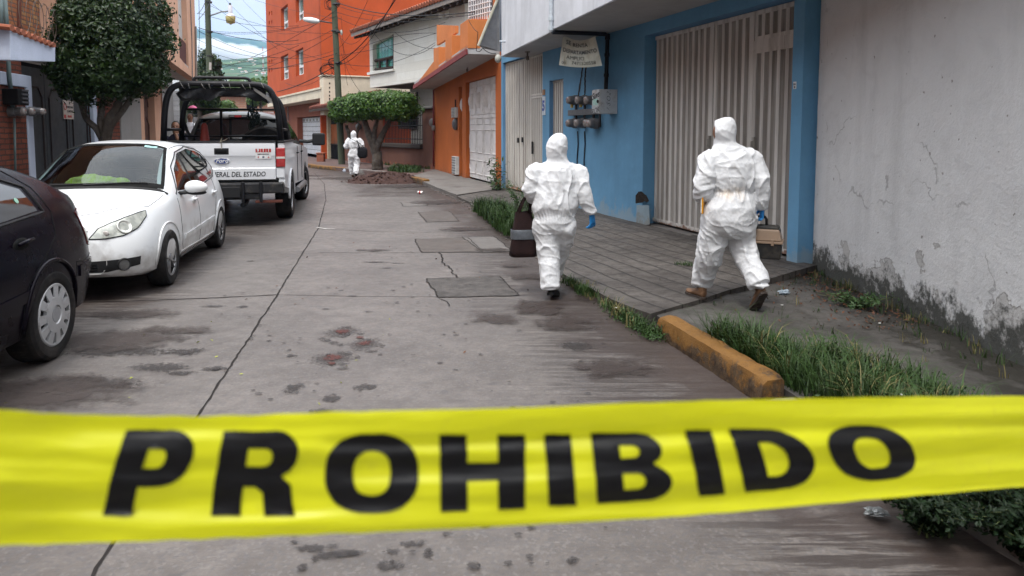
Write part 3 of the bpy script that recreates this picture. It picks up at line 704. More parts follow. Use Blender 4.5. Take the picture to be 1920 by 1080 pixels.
def m_greywall():
    t = NT('grey_stucco'); big = t.noise(.55, 6, .6); med = t.noise(3.2, 8, .62, dist=.6); fine = t.noise(38, 6, .68)
    c = t.mix(t.ramp(big, .3, .7), (.54,.545,.555), (.64,.645,.65)); c = t.mix(t.ramp(med, .5, .75, 0, .4), c, (.44,.445,.455))
    geo = t.n('ShaderNodeNewGeometry'); sx = t.n('ShaderNodeSeparateXYZ'); t.l(geo.outputs['Position'], sx.inputs[0])
    rain = t.ramp(t.noise(2.2, 7, .65, (1, 1, .12)), .52, .75, 0, .28); c = t.mix(rain, c, (.20,.20,.205))
    # peeled paint near the foot, then mould
    g = t.math('ADD', t.ramp(sx.outputs[2], .1, 1.0, .16, -.24), t.noise(2.1, 9, .62, dist=.4)); peel = t.ramp(g, .60, .612)
    edge = t.math('MULTIPLY', t.ramp(g, .588, .6), t.ramp(g, .606, .615, 1, 0)); c = t.mix(t.math('MULTIPLY', peel, .45), c, (.27,.255,.235)); c = t.mix(t.math('MULTIPLY', edge, .5), c, (.10,.085,.06))
    g2 = t.math('ADD', t.ramp(sx.outputs[2], .03, .75, .32, -.28), t.noise(5.5, 9, .72)); c = t.mix(t.ramp(g2, .56, .68, 0, .93), c, (.035,.037,.032))
    ck = t.n('ShaderNodeTexVoronoi', feature='DISTANCE_TO_EDGE'); ck.inputs['Scale'].default_value = .55
    ad = t.n('ShaderNodeVectorMath', operation='ADD'); nn = t.n('ShaderNodeTexNoise'); nn.inputs['Scale'].default_value = 3.5; nn.inputs['Detail'].default_value = 6; t.l(t.coord(), nn.inputs['Vector'])
    s_ = t.n('ShaderNodeVectorMath', operation='SCALE'); s_.inputs['Scale'].default_value = .5; t.l(nn.outputs['Color'], s_.inputs[0]); t.l(t.coord(), ad.inputs[0]); t.l(s_.outputs[0], ad.inputs[1]); t.l(ad.outputs[0], ck.inputs['Vector'])
    crack = t.math('MULTIPLY', t.ramp(ck.outputs['Distance'], .002, .006, 1, 0), t.ramp(t.noise(1.3, 3), .55, .6)); c = t.mix(t.math('MULTIPLY', crack, .45), c, (.12,.115,.11))
    nick = t.ramp(t.noise(16, 2, .4), .735, .75); c = t.mix(t.math('MULTIPLY', nick, .7), c, (.13,.11,.095))
    n = t.bump(t.noise(2.4, 4, .5, dist=.3), .45, .05); n = t.bump(t.noise(9, 6, .6, dist=.4), .4, .018, n); n = t.bump(fine, .8, .008, n); n = t.bump(t.math('SUBTRACT', 0, peel), .5, .008, n)
    return t.fin(c, .8, 0, n, .3)
BL1, BL2, ORF, BRN = Fr(BA, BB, 1), Fr(BB, BC, 1), Fr(BC, OD, 1), Fr(OD, BE, 1)
M_GREY = m_greywall()
# grey wall, with a slightly ragged near end and real waviness
o = thing('boundary_wall', 'rough grey stucco wall with cracks and dark mould along its foot', 'wall', (3.36, 4, 0))
mb = MB(); ys = [-13 + i * .25 for i in range(40)] + [-3 + i * .06 for i in range(182)]; zs = [-.02 + i * .09 for i in range(74)]  # the height above view is added to shade the pavement
mb.grid([[(3.36 + .010 * noise.noise(Vector((y * 1.1, z * 1.1, 0))) + .005 * noise.noise(Vector((y * 4, z * 4, 5))) + (.0 if y < 7.85 else .03 * abs(noise.noise(Vector((y * 3, z * 5, 9))))), y, z) for z in zs] for y in ys])
yb = ys[-1]; mb.grid([[(3.36, yb, z), (3.62, yb, z)] for z in zs]); mb.grid([[(3.36, y, zs[-1]), (3.62, y, zs[-1])] for y in ys]); mb.grid([[(3.62, y, zs[0]), (3.62, y, zs[-1])] for y in ys])
wm = mb.build('wall_body', M_GREY, o, smooth=True, auto=50, world=True, merge=True)
mb = MB(); mb.box((3.30, -13, 6.57), (3.7, 7.9, 6.66)); mb.build('coping', simple('wall_coping', (.3,.3,.31), .85), o, world=True, bevel=.01)  # caps the added wall height, out of view
# coil of razor wire at the end of the wall
M_WIRE = simple('galvanised_wire', (.22,.22,.23), .45, metal=.6, bump=0)
o = thing('razor_wire', 'coiled razor wire on top of the grey wall above the blue pillar', 'razor wire', (3.5, 7.8, 3.1)); mb = MB()
P = [(3.38 + .11 * math.cos(a * 1.0), 8.05 - a * .035, 3.15 + .11 * math.sin(a)) for a in [i * .3 for i in range(160)]]
mb.tube(P, .003, 4); 
for i in range(3, 150, 3): mb.box((-.012, -.002, -.001), (.012, .002, .001), M=Matrix.Translation(P[i]) @ Matrix.Rotation(i, 4, 'Z'))
mb.build('coil', M_WIRE, o, world=True)

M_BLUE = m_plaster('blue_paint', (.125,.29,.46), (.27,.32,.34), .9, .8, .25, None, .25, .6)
M_BLUED = m_plaster('blue_paint_reveal_shade', (.11,.235,.40), (.28,.33,.34), .8, .8, .25)  # same blue, with the shade of the openings put into its colour
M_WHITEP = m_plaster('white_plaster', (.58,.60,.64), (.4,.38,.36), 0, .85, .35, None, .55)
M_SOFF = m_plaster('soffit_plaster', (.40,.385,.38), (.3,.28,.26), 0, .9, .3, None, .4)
def m_gate(name, col, grime, amt=.6, rust=None, rz=.5):
    t = NT(name); st = t.noise(10, 6, .65, (1, 1, .05)); big = t.noise(1.6, 6, .7)
    c = t.mix(t.ramp(big, .3, .7), tuple(x * .85 for x in col), col)
    c = t.mix(t.math('MULTIPLY', t.ramp(st, .45, .62), t.ramp(big, .25, .7, amt * .5, amt)), c, grime)
    if rust:
        geo = t.n('ShaderNodeNewGeometry'); sx = t.n('ShaderNodeSeparateXYZ'); t.l(geo.outputs['Position'], sx.inputs[0])
        g = t.math('ADD', t.ramp(sx.outputs[2], .12, rz, .26, -.35), t.noise(9, 7, .7)); c = t.mix(t.ramp(g, .58, .66, 0, .85), c, rust)
    return t.fin(c, .6, 0, t.bump(t.noise(30, 5), .2, .003), .35)
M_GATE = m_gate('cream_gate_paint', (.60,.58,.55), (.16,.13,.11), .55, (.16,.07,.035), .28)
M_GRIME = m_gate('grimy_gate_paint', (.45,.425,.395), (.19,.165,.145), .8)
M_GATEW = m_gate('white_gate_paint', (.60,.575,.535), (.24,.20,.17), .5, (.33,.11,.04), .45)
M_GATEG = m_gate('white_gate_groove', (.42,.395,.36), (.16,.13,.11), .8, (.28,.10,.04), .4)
M_DARKM = simple('dark_metal', (.03,.03,.032), .5, metal=.3, bump=.2)
M_BLACK = simple('black_void', (.008,.008,.009), .9, bump=0, var=.05)

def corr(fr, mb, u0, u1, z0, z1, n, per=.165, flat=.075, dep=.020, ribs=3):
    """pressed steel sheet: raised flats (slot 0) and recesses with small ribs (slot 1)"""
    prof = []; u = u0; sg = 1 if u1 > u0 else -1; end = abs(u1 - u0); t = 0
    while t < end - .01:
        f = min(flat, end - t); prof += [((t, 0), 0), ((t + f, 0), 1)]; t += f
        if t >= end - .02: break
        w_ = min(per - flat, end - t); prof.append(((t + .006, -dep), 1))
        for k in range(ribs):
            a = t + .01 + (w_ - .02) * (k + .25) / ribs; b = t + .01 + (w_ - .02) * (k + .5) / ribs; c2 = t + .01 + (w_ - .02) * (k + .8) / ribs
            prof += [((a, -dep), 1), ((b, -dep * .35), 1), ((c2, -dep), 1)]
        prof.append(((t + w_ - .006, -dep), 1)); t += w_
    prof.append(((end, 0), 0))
    for (a, mi), (b, _) in zip(prof, prof[1:]):
        A = [fr.p(u0 + sg * a[0], z0, n + a[1]), fr.p(u0 + sg * b[0], z0, n + b[1]), fr.p(u0 + sg * b[0], z1, n + b[1]), fr.p(u0 + sg * a[0], z1, n + a[1])]
        mb.add(A, [(0, 1, 2, 3)], mi)
def frame(fr, mb, u0, u1, z0, z1, n0, n1, w_=.05, mi=0):
    a, b = min(u0, u1), max(u0, u1)
    fr.box(mb, a, a + w_, z0, z1, n0, n1, mi); fr.box(mb, b - w_, b, z0, z1, n0, n1, mi); fr.box(mb, a + w_, b - w_, z1 - w_, z1, n0, n1, mi); fr.box(mb, a + w_, b - w_, z0, z0 + w_, n0, n1, mi)

# ---- the blue house
bh = thing('blue_house', 'pale blue house with a projecting white upper floor and grimy cream metal gates', 'house', (2.1, 11.4, 0))
gu0 = BL1.uz(1482, 245)[0]; gu1, gz1 = BL1.uz(1208, 67); gz1 = gz1
mb = MB(); top = 4.35
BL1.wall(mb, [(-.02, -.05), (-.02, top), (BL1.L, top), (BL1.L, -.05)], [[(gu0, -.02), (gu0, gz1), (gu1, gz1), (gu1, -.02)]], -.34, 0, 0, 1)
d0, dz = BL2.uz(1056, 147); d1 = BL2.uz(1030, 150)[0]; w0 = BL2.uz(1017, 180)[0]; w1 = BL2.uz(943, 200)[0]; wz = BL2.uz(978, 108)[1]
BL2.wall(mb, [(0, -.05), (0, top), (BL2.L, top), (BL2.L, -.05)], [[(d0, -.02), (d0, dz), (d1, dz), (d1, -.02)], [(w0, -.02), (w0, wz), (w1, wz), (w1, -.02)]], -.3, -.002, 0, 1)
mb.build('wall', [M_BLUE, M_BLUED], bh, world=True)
mb = MB(); BL1.box(mb, -.05, BL1.L + 7, -.05, .105, -9, -.02); mb.build('floor_slab', M_SLAB, bh, world=True)
# damage at the pillar foot: broken plaster and dark hole
mb = MB()
def ragged(fr, mb, pix, n, seed, amp=.02, k=7):
    P = []; m = len(pix)
    for i in range(m):
        a = Vector(fr.uz(*pix[i], n)); b = Vector(fr.uz(*pix[(i + 1) % m], n))
        for j in range(k):
            q = a.lerp(b, j / k); q += Vector((noise.noise(Vector((q.x * 9, q.y * 9, seed))), noise.noise(Vector((q.x * 9, q.y * 9, seed + 5))))) * amp; P.append(fr.p(q.x, q.y, n))
    mb.add(P, [tuple(range(len(P)))])
ragged(BL1, mb, [(1169, 350), (1178, 358), (1186, 372), (1198, 360), (1212, 362), (1216, 378), (1204, 380), (1192, 383), (1182, 379), (1176, 392), (1170, 408), (1167, 372)], .004, 3, .05, 9); mb.build('broken_plaster', simple('dark_hollow', (.03,.024,.02), .95, var=.6, scale=20, bump=1, bscale=30, bd=.02), bh, world=True)
mb = MB(); ragged(BL1, mb, [(1168, 372), (1186, 384), (1217, 385), (1218, 421), (1168, 428)], .003, 9, .012); mb.build('bare_plaster_patch', m_plaster('bare_pale_plaster', (.25,.33,.38), (.2,.19,.17), .9, .9, .5), bh, world=True)
# streaks under the sign, where the old pipes ran
mb = MB()
for xs_, seed in (((1094, 1090, 1086, 1084), 1), ((1100, 1097, 1097, 1096), 2)):
    L_ = [BL2.uz(x, y) for x, y in zip(xs_, (118, 145, 170, 185))]; rows = []
    for i in range(24):
        f = i / 23 * 3; k = min(2, int(f)); a = Vector(L_[k]).lerp(Vector(L_[k + 1]), f - k); h = .025 + .03 * abs(noise.noise(Vector((seed, f * 4, 0)))); j = .03 * noise.noise(Vector((seed * 3, f * 5, 2)))
        rows.append([BL2.p(a.x - h + j, a.y, .003)[:], BL2.p(a.x + h + j, a.y, .003)[:]])
    mb.grid(rows)
mb.build('wall_stain', simple('wall_dark_streak', (.04,.035,.03), .95, var=.5, scale=20, bump=.6), bh, world=True)
# upper floor
zs_ = BL2.uz(1140, 62)[1]
q1 = G(1152, 0, zs_); q0 = G(1036, 56, zs_); q2 = G(937, 107, zs_)
print('soffit z', zs_, q1, q0, q2)
UF = Fr((q1.x, q1.y), (q0.x, q0.y), 1); UG = Fr((q0.x, q0.y), (q2.x, q2.y), 1)
mb = MB()
e1 = UF.p(-6.5, 0)
def slabpoly(P, z0, z1): mb.prism([Vector((p[0], p[1], z0)) for p in P], (0, 0, z1 - z0))
slabpoly([(e1.x, e1.y), (q0.x, q0.y), (q0.x + 3.4, q0.y + .8), (e1.x + 4.6, e1.y + .9)], zs_, zs_ + 3.6)
mb.build('upper_floor', M_WHITEP, bh, world=True, bevel=.012)
mb = MB(); a_ = UG.p(0, 0, -.06); b_ = UG.p(UG.L, 0, -.04)
slabpoly([(a_.x, a_.y), (b_.x, b_.y), (b_.x + 3.2, b_.y + .7), (a_.x + 3.34, a_.y + .8)], zs_ + .012, zs_ + 3.6); mb.build('upper_floor', M_WHITEP, bh, world=True, bevel=.012)
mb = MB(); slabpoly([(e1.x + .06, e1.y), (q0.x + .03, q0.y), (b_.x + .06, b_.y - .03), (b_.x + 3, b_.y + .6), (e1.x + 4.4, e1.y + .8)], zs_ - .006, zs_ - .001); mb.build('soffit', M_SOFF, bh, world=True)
# drain pipes
mb = MB(); M_PIPEW = simple('white_pipe', (.5,.55,.6), .5, var=.3, scale=12); M_PIPEB = simple('black_pipe', (.02,.022,.028), .5)
c0 = WY(1033, 57, q0.y - .05); mb.tube([c0 + Vector((0, 0, 3)), c0 + Vector((0, 0, 1)), c0, c0 + Vector((0, 0, -.02))], .035, 10)
for zz in (.0, .16, .55): mb.tube([c0 + Vector((0, 0, zz)), c0 + Vector((0, 0, zz + .06))], .045, 10)
mb.build('drain_pipe', M_PIPEW, bh, world=True, smooth=True, auto=40)
k0 = BL2.P(1139, 64, .07); k1 = BL2.P(1139, 72, .07); k2 = BL2.P(1136, 168, .07); k3 = BL1.P(1217, 0, 0)
mb = MB(); c0 = c0 + Vector((0.02, 0, -.03)); mb.tube([c0, c0.lerp(k0, .5), k0 + Vector((-.04, 0, 0)), k0 + Vector((0, 0, -.04)), k1, k2], .036, 10)
for p, q in ((k0, k1), (BL2.P(1138, 100, .07), BL2.P(1138, 104, .07)), (BL2.P(1137, 138, .07), BL2.P(1137, 142, .07))): mb.tube([p, q + Vector((0, 0, -.02))], .046, 10)
mb.build('waste_pipe', M_PIPEB, bh, world=True, smooth=True, auto=40)
mb = MB(); k = UG.P(948, 78, .0); mb.tube([k, k + UG.n * .14], .022, 8); mb.build('spout', M_PIPEW, bh, world=True, smooth=True, auto=40)
def bulb_holder(fr, px, py, name, parent, z):
    d = ray(px, py); t = (z - CAMZ) / d.z; c = Vector((0, 0, CAMZ)) + d * t
    mb = MB(); mb.lathe([(.06, 0), (.06, -.015), (.02, -.02), (.018, -.09), (.035, -.1), (.035, -.17), (.01, -.19)], Matrix.Translation(c), 12); mb.build(name, simple('old_brass_fitting', (.12,.1,.08), .5), parent, world=True, smooth=True, auto=40)
bulb_holder(UG, 989, 97, 'lamp_socket', bh, zs_ - .006)
# large gate
nG = -.20; u0g = BL1.uz(1492, 245, nG)[0] + .02; u1g = BL1.uz(1221, 245, nG)[0]; z0g = .14; z1g = BL1.uz(1226, 70, nG)[1]
j1 = BL1.uz(1338, 200, nG)[0]; j2 = BL1.uz(1413, 200, nG)[0]; gu0 -= .05
lo_u = BL1.uz(1500, 245, nG)[0] - .12
gt = MB()
for (a, b, za, zb) in ((j1 + .012, u1g, z0g, z1g), (j2 + .006, j1 - .012, z0g, z1g)):
    frame(BL1, gt, a, b, za, zb, nG - .05, nG + .012, .055); corr(BL1, gt, a + .055, b - .055, za + .055, zb - .055, nG, .150, .062)
zt = BL1.uz(1440, 78, nG)[1]; zt2 = BL1.uz(1440, 97, nG)[1]
frame(BL1, gt, lo_u, j2 - .006, zt + .03, z1g, nG - .05, nG + .012, .055); corr(BL1, gt, lo_u + .055, j2 - .06, zt + .085, z1g - .055, nG, .150, .062)
BL1.box(gt, lo_u, j2 - .006, zt2 + .045, zt + .035, nG - .04, nG + .02)
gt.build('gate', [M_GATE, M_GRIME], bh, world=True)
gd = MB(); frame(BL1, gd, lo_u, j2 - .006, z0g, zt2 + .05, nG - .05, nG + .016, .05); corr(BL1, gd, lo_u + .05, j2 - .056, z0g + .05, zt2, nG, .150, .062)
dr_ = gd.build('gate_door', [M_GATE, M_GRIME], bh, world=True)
for px, py in ((1414, 272), (1331, 268)):
    mb = MB(); u_, z_ = BL1.uz(px, py, nG + .02); BL1.box(mb, u_ - .02, u_ + .02, z_ - .09, z_ + .1, nG + .012, nG + .05); BL1.box(mb, u_ - .012, u_ + .012, z_ - .05, z_ + .05, nG + .05, nG + .075)
    mb.build('latch', simple('worn_latch', (.33,.31,.28), .5, metal=.3), bh, world=True, bevel=.004)
mb = MB(); BL1.box(mb, lo_u - .1, u1g + .2, .0, z1g + .05, nG - .4, nG - .1); mb.build('gate_backing', M_BLACK, bh, world=True)
# little door and white gate
nd = -.09; mb = MB(); a, b = BL2.uz(1056, 250, nd)[0] - .12, BL2.uz(1033, 250, nd)[0]; zz = BL2.uz(1045, 150, nd)[1]
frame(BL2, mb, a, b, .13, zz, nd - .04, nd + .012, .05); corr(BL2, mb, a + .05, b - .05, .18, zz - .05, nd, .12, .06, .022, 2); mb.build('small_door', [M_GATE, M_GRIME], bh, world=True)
mb = MB(); BL2.box(mb, a - .2, b + .2, 0, zz + .1, nd - .3, nd - .1); mb.build('door_backing', M_BLACK, bh, world=True)
nw = -.08; mb = MB(); zw = wz - .02; ws = BL2.uz(978, 200, nw)[0]; wc = BL2.uz(996, 200, nw)[0]; wd_ = BL2.uz(960, 200, nw)[0]
for a, b in ((ws + .01, w1), (wc + .01, ws - .01)):
    corr(BL2, mb, a + .03, b - .03, .2, zw - .04, nw, .13, .07, .022, 1); frame(BL2, mb, a, b, .15, zw, nw - .03, nw + .01, .035)
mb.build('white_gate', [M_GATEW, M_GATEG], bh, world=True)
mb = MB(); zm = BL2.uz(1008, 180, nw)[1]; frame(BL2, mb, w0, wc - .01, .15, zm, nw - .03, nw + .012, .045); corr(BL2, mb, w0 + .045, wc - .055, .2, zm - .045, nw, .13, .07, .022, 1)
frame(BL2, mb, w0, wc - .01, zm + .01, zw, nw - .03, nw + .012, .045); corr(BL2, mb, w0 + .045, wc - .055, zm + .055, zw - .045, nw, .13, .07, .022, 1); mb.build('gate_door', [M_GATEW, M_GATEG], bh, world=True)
mb = MB()
for px, py in ((972, 263), (980, 262), (999, 277)):
    mb = MB()
    u_, z_ = BL2.uz(px, py, nw + .02); BL2.box(mb, u_ - .02, u_ + .02, z_ - .06 if px < 990 else z_ - .14, z_ + .06 if px < 990 else z_ + .14, nw + .01, nw + .05)
    mb.build('latch', M_DARKM, bh, world=True)
mb = MB(); BL2.box(mb, w0 - .1, w1 + .1, 0, zw + .1, nw - .3, nw - .12); mb.build('gate_backing', M_BLACK, bh, world=True)
# door number tile
mb = MB(); u_, z_ = BL2.uz(1020, 194); M_ = BL2.M(u_, z_, .012); mb.box((-.10, -.25, -.012), (.10, .15, 0), 0, M_); mb.box((-.07, .18, -.012), (.07, .30, .0), 2, M_)
mb.text('5', .30, M_ @ Matrix.Translation((0, -.06, .003)), .012, .003, 1); mb.build('house_number', [simple('blue_tile_white', (.55,.6,.65), .4), simple('tile_blue', (.02,.05,.28), .4), simple('old_terracotta', (.25,.13,.06), .6)], bh, world=True)
mb = MB(); u_, z_ = BL1.uz(1490, 160); M_ = BL1.M(u_, z_, .003); mb.box((-.02, -.04, -.002), (.03, .04, .001), 0, M_); mb.text('EH', .03, M_ @ Matrix.Translation((.003, .01, .002)), .001, .001, 1); mb.text('28', .03, M_ @ Matrix.Translation((.003, -.022, .002)), .001, .001, 1)
mb.build('small_sticker', [simple('sticker_white', (.6,.62,.62), .5), M_DARKM], bh, world=True)
# cables down the wall under the meters
mb = MB()
for x in (1083, 1096):
    mb.tube([BL2.P(x, 246, .01), BL2.P(x + 1, 270, .012), BL2.P(x - 1, 300, .01), BL2.P(x, 335, .012), BL2.P(x, 404, .01)], .012, 6)
mb.build('wall_conduit', M_PIPEB, bh, world=True)
# hanging sloped sheet at the far corner
mb = MB(); Yq = 17.3
mb.prism([WY(898, 86, Yq - .3), WY(936, -6, Yq - .3), WY(940, -6, Yq - .1), WY(938, 97, Yq), WY(907, 91, Yq)], (0.02, .05, .02), 0)
mb.build('sloped_sheet', simple('grey_sheet', (.30,.30,.31), .7, var=.2), bh, world=True)
mb = MB(); mb.tube([WY(897, 86, Yq - .33), WY(915, 42, Yq - .33), WY(936, -8, Yq - .33)], .035, 6); mb.build('sheet_edge', simple('cream_edge', (.42,.4,.32), .6), bh, world=True)
mb = MB(); k = UG.P(934, 110, .0); mb.ell(k, (.08, .08, .1)); mb.build('insulator', simple('grubby_white', (.4,.4,.36), .5), bh, world=True, smooth=True)

# ---- meters, box, sign (each can be lifted off the wall)
M_MET = simple('meter_grey', (.10,.10,.105), .45, var=.25, dirt=(.05,.04,.035), dscale=9); M_METF = simple('meter_glass', (.22,.19,.18), .15, var=.3, scale=25, bump=0, Coat_Weight=.6)
def meter(u_, z_, n, label, s=1.0, group='round electricity meters on the blue wall', fr=BL2, cx=None):
    b = fr.p(u_, z_, n); o = thing('electricity_meter', label, 'electricity meter', b, 0, group); X = fr.M(u_, z_, n)
    Mi = X; mb = MB(); mb.lathe([(.098 * s, 0), (.098 * s, .07), (.09 * s, .085), (.082 * s, .085), (.08 * s, .15), (.074 * s, .165)], Mi, 22); mb.build('meter_case', M_MET, o, world=True, smooth=True, auto=35)
    mb = MB(); mb.lathe([(.073 * s, .162), (.068 * s, .20), (.05 * s, .213), (.001, .216)], Mi, 20, caps=False); g_ = mb.build('glass_cover', M_METF, o, world=True, smooth=True)
    mb = MB(); mb.box((-.03 * s, -.035 * s, .2155), (.03 * s, .0, .2185), 0, Mi); mb.box((-.018 * s, .018 * s, .2145), (.012 * s, .034 * s, .2165), 1, Mi); mb.build('dial_plate', [simple('dial_plate_grey', (.16,.15,.14), .5), simple('dial_red', (.25,.03,.02), .5)], o, world=True)
    return o
ordn = ['far', 'middle', 'near']
for row, (y, pxs) in enumerate(((188, (1075, 1092, 1109)), (231, (1074, 1090, 1108)))):
    for k, px in enumerate(pxs):
        u_, z_ = BL2.uz(px + 6, y, .04); meter(u_, z_, .03, f"grey round electricity meter, {'first' if k == 0 else 'second' if k == 1 else 'third'} from the left in the {'upper' if row == 0 else 'lower'} row")
u_, z_ = BL2.uz(1120, 232, .04); o = meter(u_, z_, .03, 'empty round meter base with a yellowish dial, right of the lower row of meters')
# board and conduit the meters hang on
o = thing('meter_rail', 'grey metal rail and pipes holding the two rows of electricity meters', 'meter rail', BL2.P(1095, 212, 0)); mb = MB()
a = BL2.uz(1075, 212)[0]; b = BL2.uz(1125, 205)[0]; zc = BL2.uz(1100, 210)[1]; BL2.box(mb, min(a, b), max(a, b), zc - .06, zc + .05, 0.0, .12); mb.build('rail_box', M_MET, o, world=True, bevel=.006)
mb = MB()
for px in (1081, 1097, 1114, 1126):
    mb = MB(); u_ = BL2.uz(px, 210, .05)[0]; mb.tube([BL2.p(u_, zc + .28, .06), BL2.p(u_, zc - .28, .06)], .024, 8); mb.build('rail_pipe', M_DARKM, o, world=True, smooth=True, auto=40)
mb = MB()
for k, px in enumerate((1074, 1091)):
    u_ = BL2.uz(px, 201, .1)[0]; BL2.box(mb, u_ - .03, u_ + .03, zc + .09, zc + .2, .1, .14)
mb.build('yellow_tag', simple('tag_yellow', (.42,.30,.06), .5), o, world=True)
M_BOXP = simple('pale_box_paint', (.42,.43,.44), .45, var=.15, dirt=(.2,.17,.14), dscale=6)
u_, z_ = BL2.uz(1133, 190, 0); ul = BL2.uz(1141, 190, 0)[0]
o = thing('breaker_box', 'pale grey metal box with black scribbles right of the meters', 'electrical box', BL2.p(ul, z_, 0)); mb = MB()
bw = BL2.uz(1112, 190, .34)[0]; zt_ = BL2.uz(1124, 167, .34)[1]; zb_ = BL2.uz(1124, 213, .34)[1]
ub0 = BL2.uz(1124, 190, .34)[0]; ub1 = BL2.uz(1110, 190, .34)[0]; print('box', ub0, ub1, zt_, zb_)
BL2.box(mb, ub0, ub1, zb_, zt_, .0, .33); mb.build('box_body', M_BOXP, o, world=True, bevel=.006)
mb = MB(); BL2.box(mb, ub0 + .01, ub1 - .01, zb_ + .01, zt_ - .01, .332, .345); mb.build('box_lid', M_BOXP, o, world=True, bevel=.003)
mb = MB(); X = BL2.M((ub0 + ub1) / 2, (zb_ + zt_) / 2, .346)
for tx, sz, y, sh, b_ in (('Suvs', .15, .10, .4, .004), ('ROK', .14, -.16, .35, .0)): mb.text(tx, sz, X @ Matrix.Translation((0, y, .001)) @ Matrix.Rotation(.2, 4, 'Z'), b_, .002, 0, sh, 1.1)
X2 = Matrix.Translation(BL2.p(ub0 - .002, (zb_ + zt_) / 2, .17)) @ Matrix((BL2.n * -1, Vector((0, 0, 1)), -BL2.u)).transposed().to_4x4()
for tx, y in (('2', .13), ('O', .04), ('S', -.05), ('?', -.14)): mb.text(tx, .11, X2 @ Matrix.Translation((0, y, .002)) @ Matrix.Rotation(1.3, 4, 'Z'), -.002, .001, 0, .3)
mb.build('scribbles', M_DARKM, o, world=True)
mb = MB(); X = BL2.M((ub0 + ub1) / 2, (zb_ + zt_) / 2, .3465); mb.box((-.1, -.06, 0), (.1, .05, .0008), 0, X); mb.build('green_smear', simple('pale_green_smear', (.30,.48,.43), .5, var=.3, scale=20, bump=0), o, world=True)
mb = MB(); mb.ell(BL2.p(ub0 + .03, (zb_ + zt_) / 2, .36), (.02, .02, .03)); mb.build('lock', M_DARKM, o, world=True)
# the rent sign
SP = 0.55
def sgn(px, py): return BL2.P(px, py, SP)
o = thing('rent_sign', 'sagging handwritten SE RENTA sheet hanging from the black pipe', 'sign', sgn(1090, 122))
Tl, Tr, Br_, Bl_ = Vector((1056, 66)), Vector((1116, 68)), Vector((1129, 123)), Vector((1048, 122)); NU, NV = 24, 14
def spt(f, g, off=0):
    t = Tl.lerp(Tr, f); b = Bl_.lerp(Br_, f); q = t.lerp(b, g); q.y += (9 * math.sin(math.pi * f) * (1 - g)) + 4 * math.sin(math.pi * f) * g
    n_ = .03 * math.sin(math.pi * f) * math.sin(g * 2.5) + .012 * noise.noise(Vector((f * 4, g * 4, 2)))
    d = BL2.P(q.x, q.y, SP + n_ + off); return d
mb = MB(); mb.grid([[spt(i / NU, j / NV)[:] for i in range(NU + 1)] for j in range(NV + 1)]); mb.grid([[spt(i / NU, j / NV, -.004)[:] for i in range(NU + 1)] for j in range(NV + 1)])
mb.build('sign_sheet', simple('grubby_sheet', (.44,.46,.40), .8, var=.2, scale=3, dirt=(.28,.25,.16), dscale=4, dlo=.55, dhi=.75, bump=.4), o, world=True, smooth=True, fixn=False)
def maptext(mb, txt, cx, cy, size, fn, aspect, off, bold=.0, mi=0, rot=0):
    """write text laid on a curved sheet: fn(f, g, off)"""
    tmp = MB(); tmp.text(txt, size, Matrix.Rotation(rot, 4, 'Z'), bold, 0); mb.add([fn(cx + v[0] / aspect, cy - v[1], off) for v in tmp.v], tmp.f, mi)
mb = MB()
for tx, cx, cy, sz in (('SE', .18, .17, .22), ('RENTA', .52, .20, .20), ('DEPARTAMENTO', .50, .46, .19), ('AMPLIO', .38, .68, .19), ('00', .10, .90, .14), ('7471520558', .58, .86, .17)):
    maptext(mb, tx, cx, cy, sz, spt, 1.45 * (1.0 if len(tx) < 11 else 1.12), .006, .004 if cy < .6 else .0)
mb.build('handwriting', simple('faded_marker', (.075,.085,.085), .7, bump=0), o, world=True, fixn=False)

# ---- orange house
oh = thing('orange_house', 'orange house with white panelled gates under a stepped balcony edged in dark red', 'house', (-1.6, 22.7, 0))
M_OR = m_plaster('orange_paint', (.40,.105,.025), (.22,.08,.035), .7, .8, .2, None, .25); M_ORL = m_plaster('orange_paint_lit', (.50,.165,.05), (.22,.08,.035), 0, .8, .2, None, .25)  # M_ORL: same orange, lightened for the stronger light on the parapet
M_REDB = simple('dark_red_band', (.19,.03,.03), .7, var=.3); M_WG = simple('white_panel_gate', (.62,.595,.585), .6, var=.12, scale=2, dirt=(.40,.37,.35), dscale=3, dlo=.5, dhi=.8)
g0, g0t = ORF.uz(929, 136); g1, g1t = ORF.uz(873, 158); s0 = ORF.uz(871, 162)[0] + .1; s1 = ORF.uz(860, 164)[0]; gt_ = (g0t + g1t) / 2; st_ = ORF.uz(865, 162)[1]
g0 = max(g0, .12)
mb = MB(); ORF.wall(mb, [(.0, -.05), (.0, 3.8), (ORF.L, 3.8), (ORF.L, -.05)], [[(g0, .0), (g0, gt_), (g1, gt_), (g1, .0)], [(s0 + .25, .0), (s0 + .25, st_), (s1, st_), (s1, .0)]], -.3, .0, 0)
mb.build('wall', M_OR, oh, world=True)
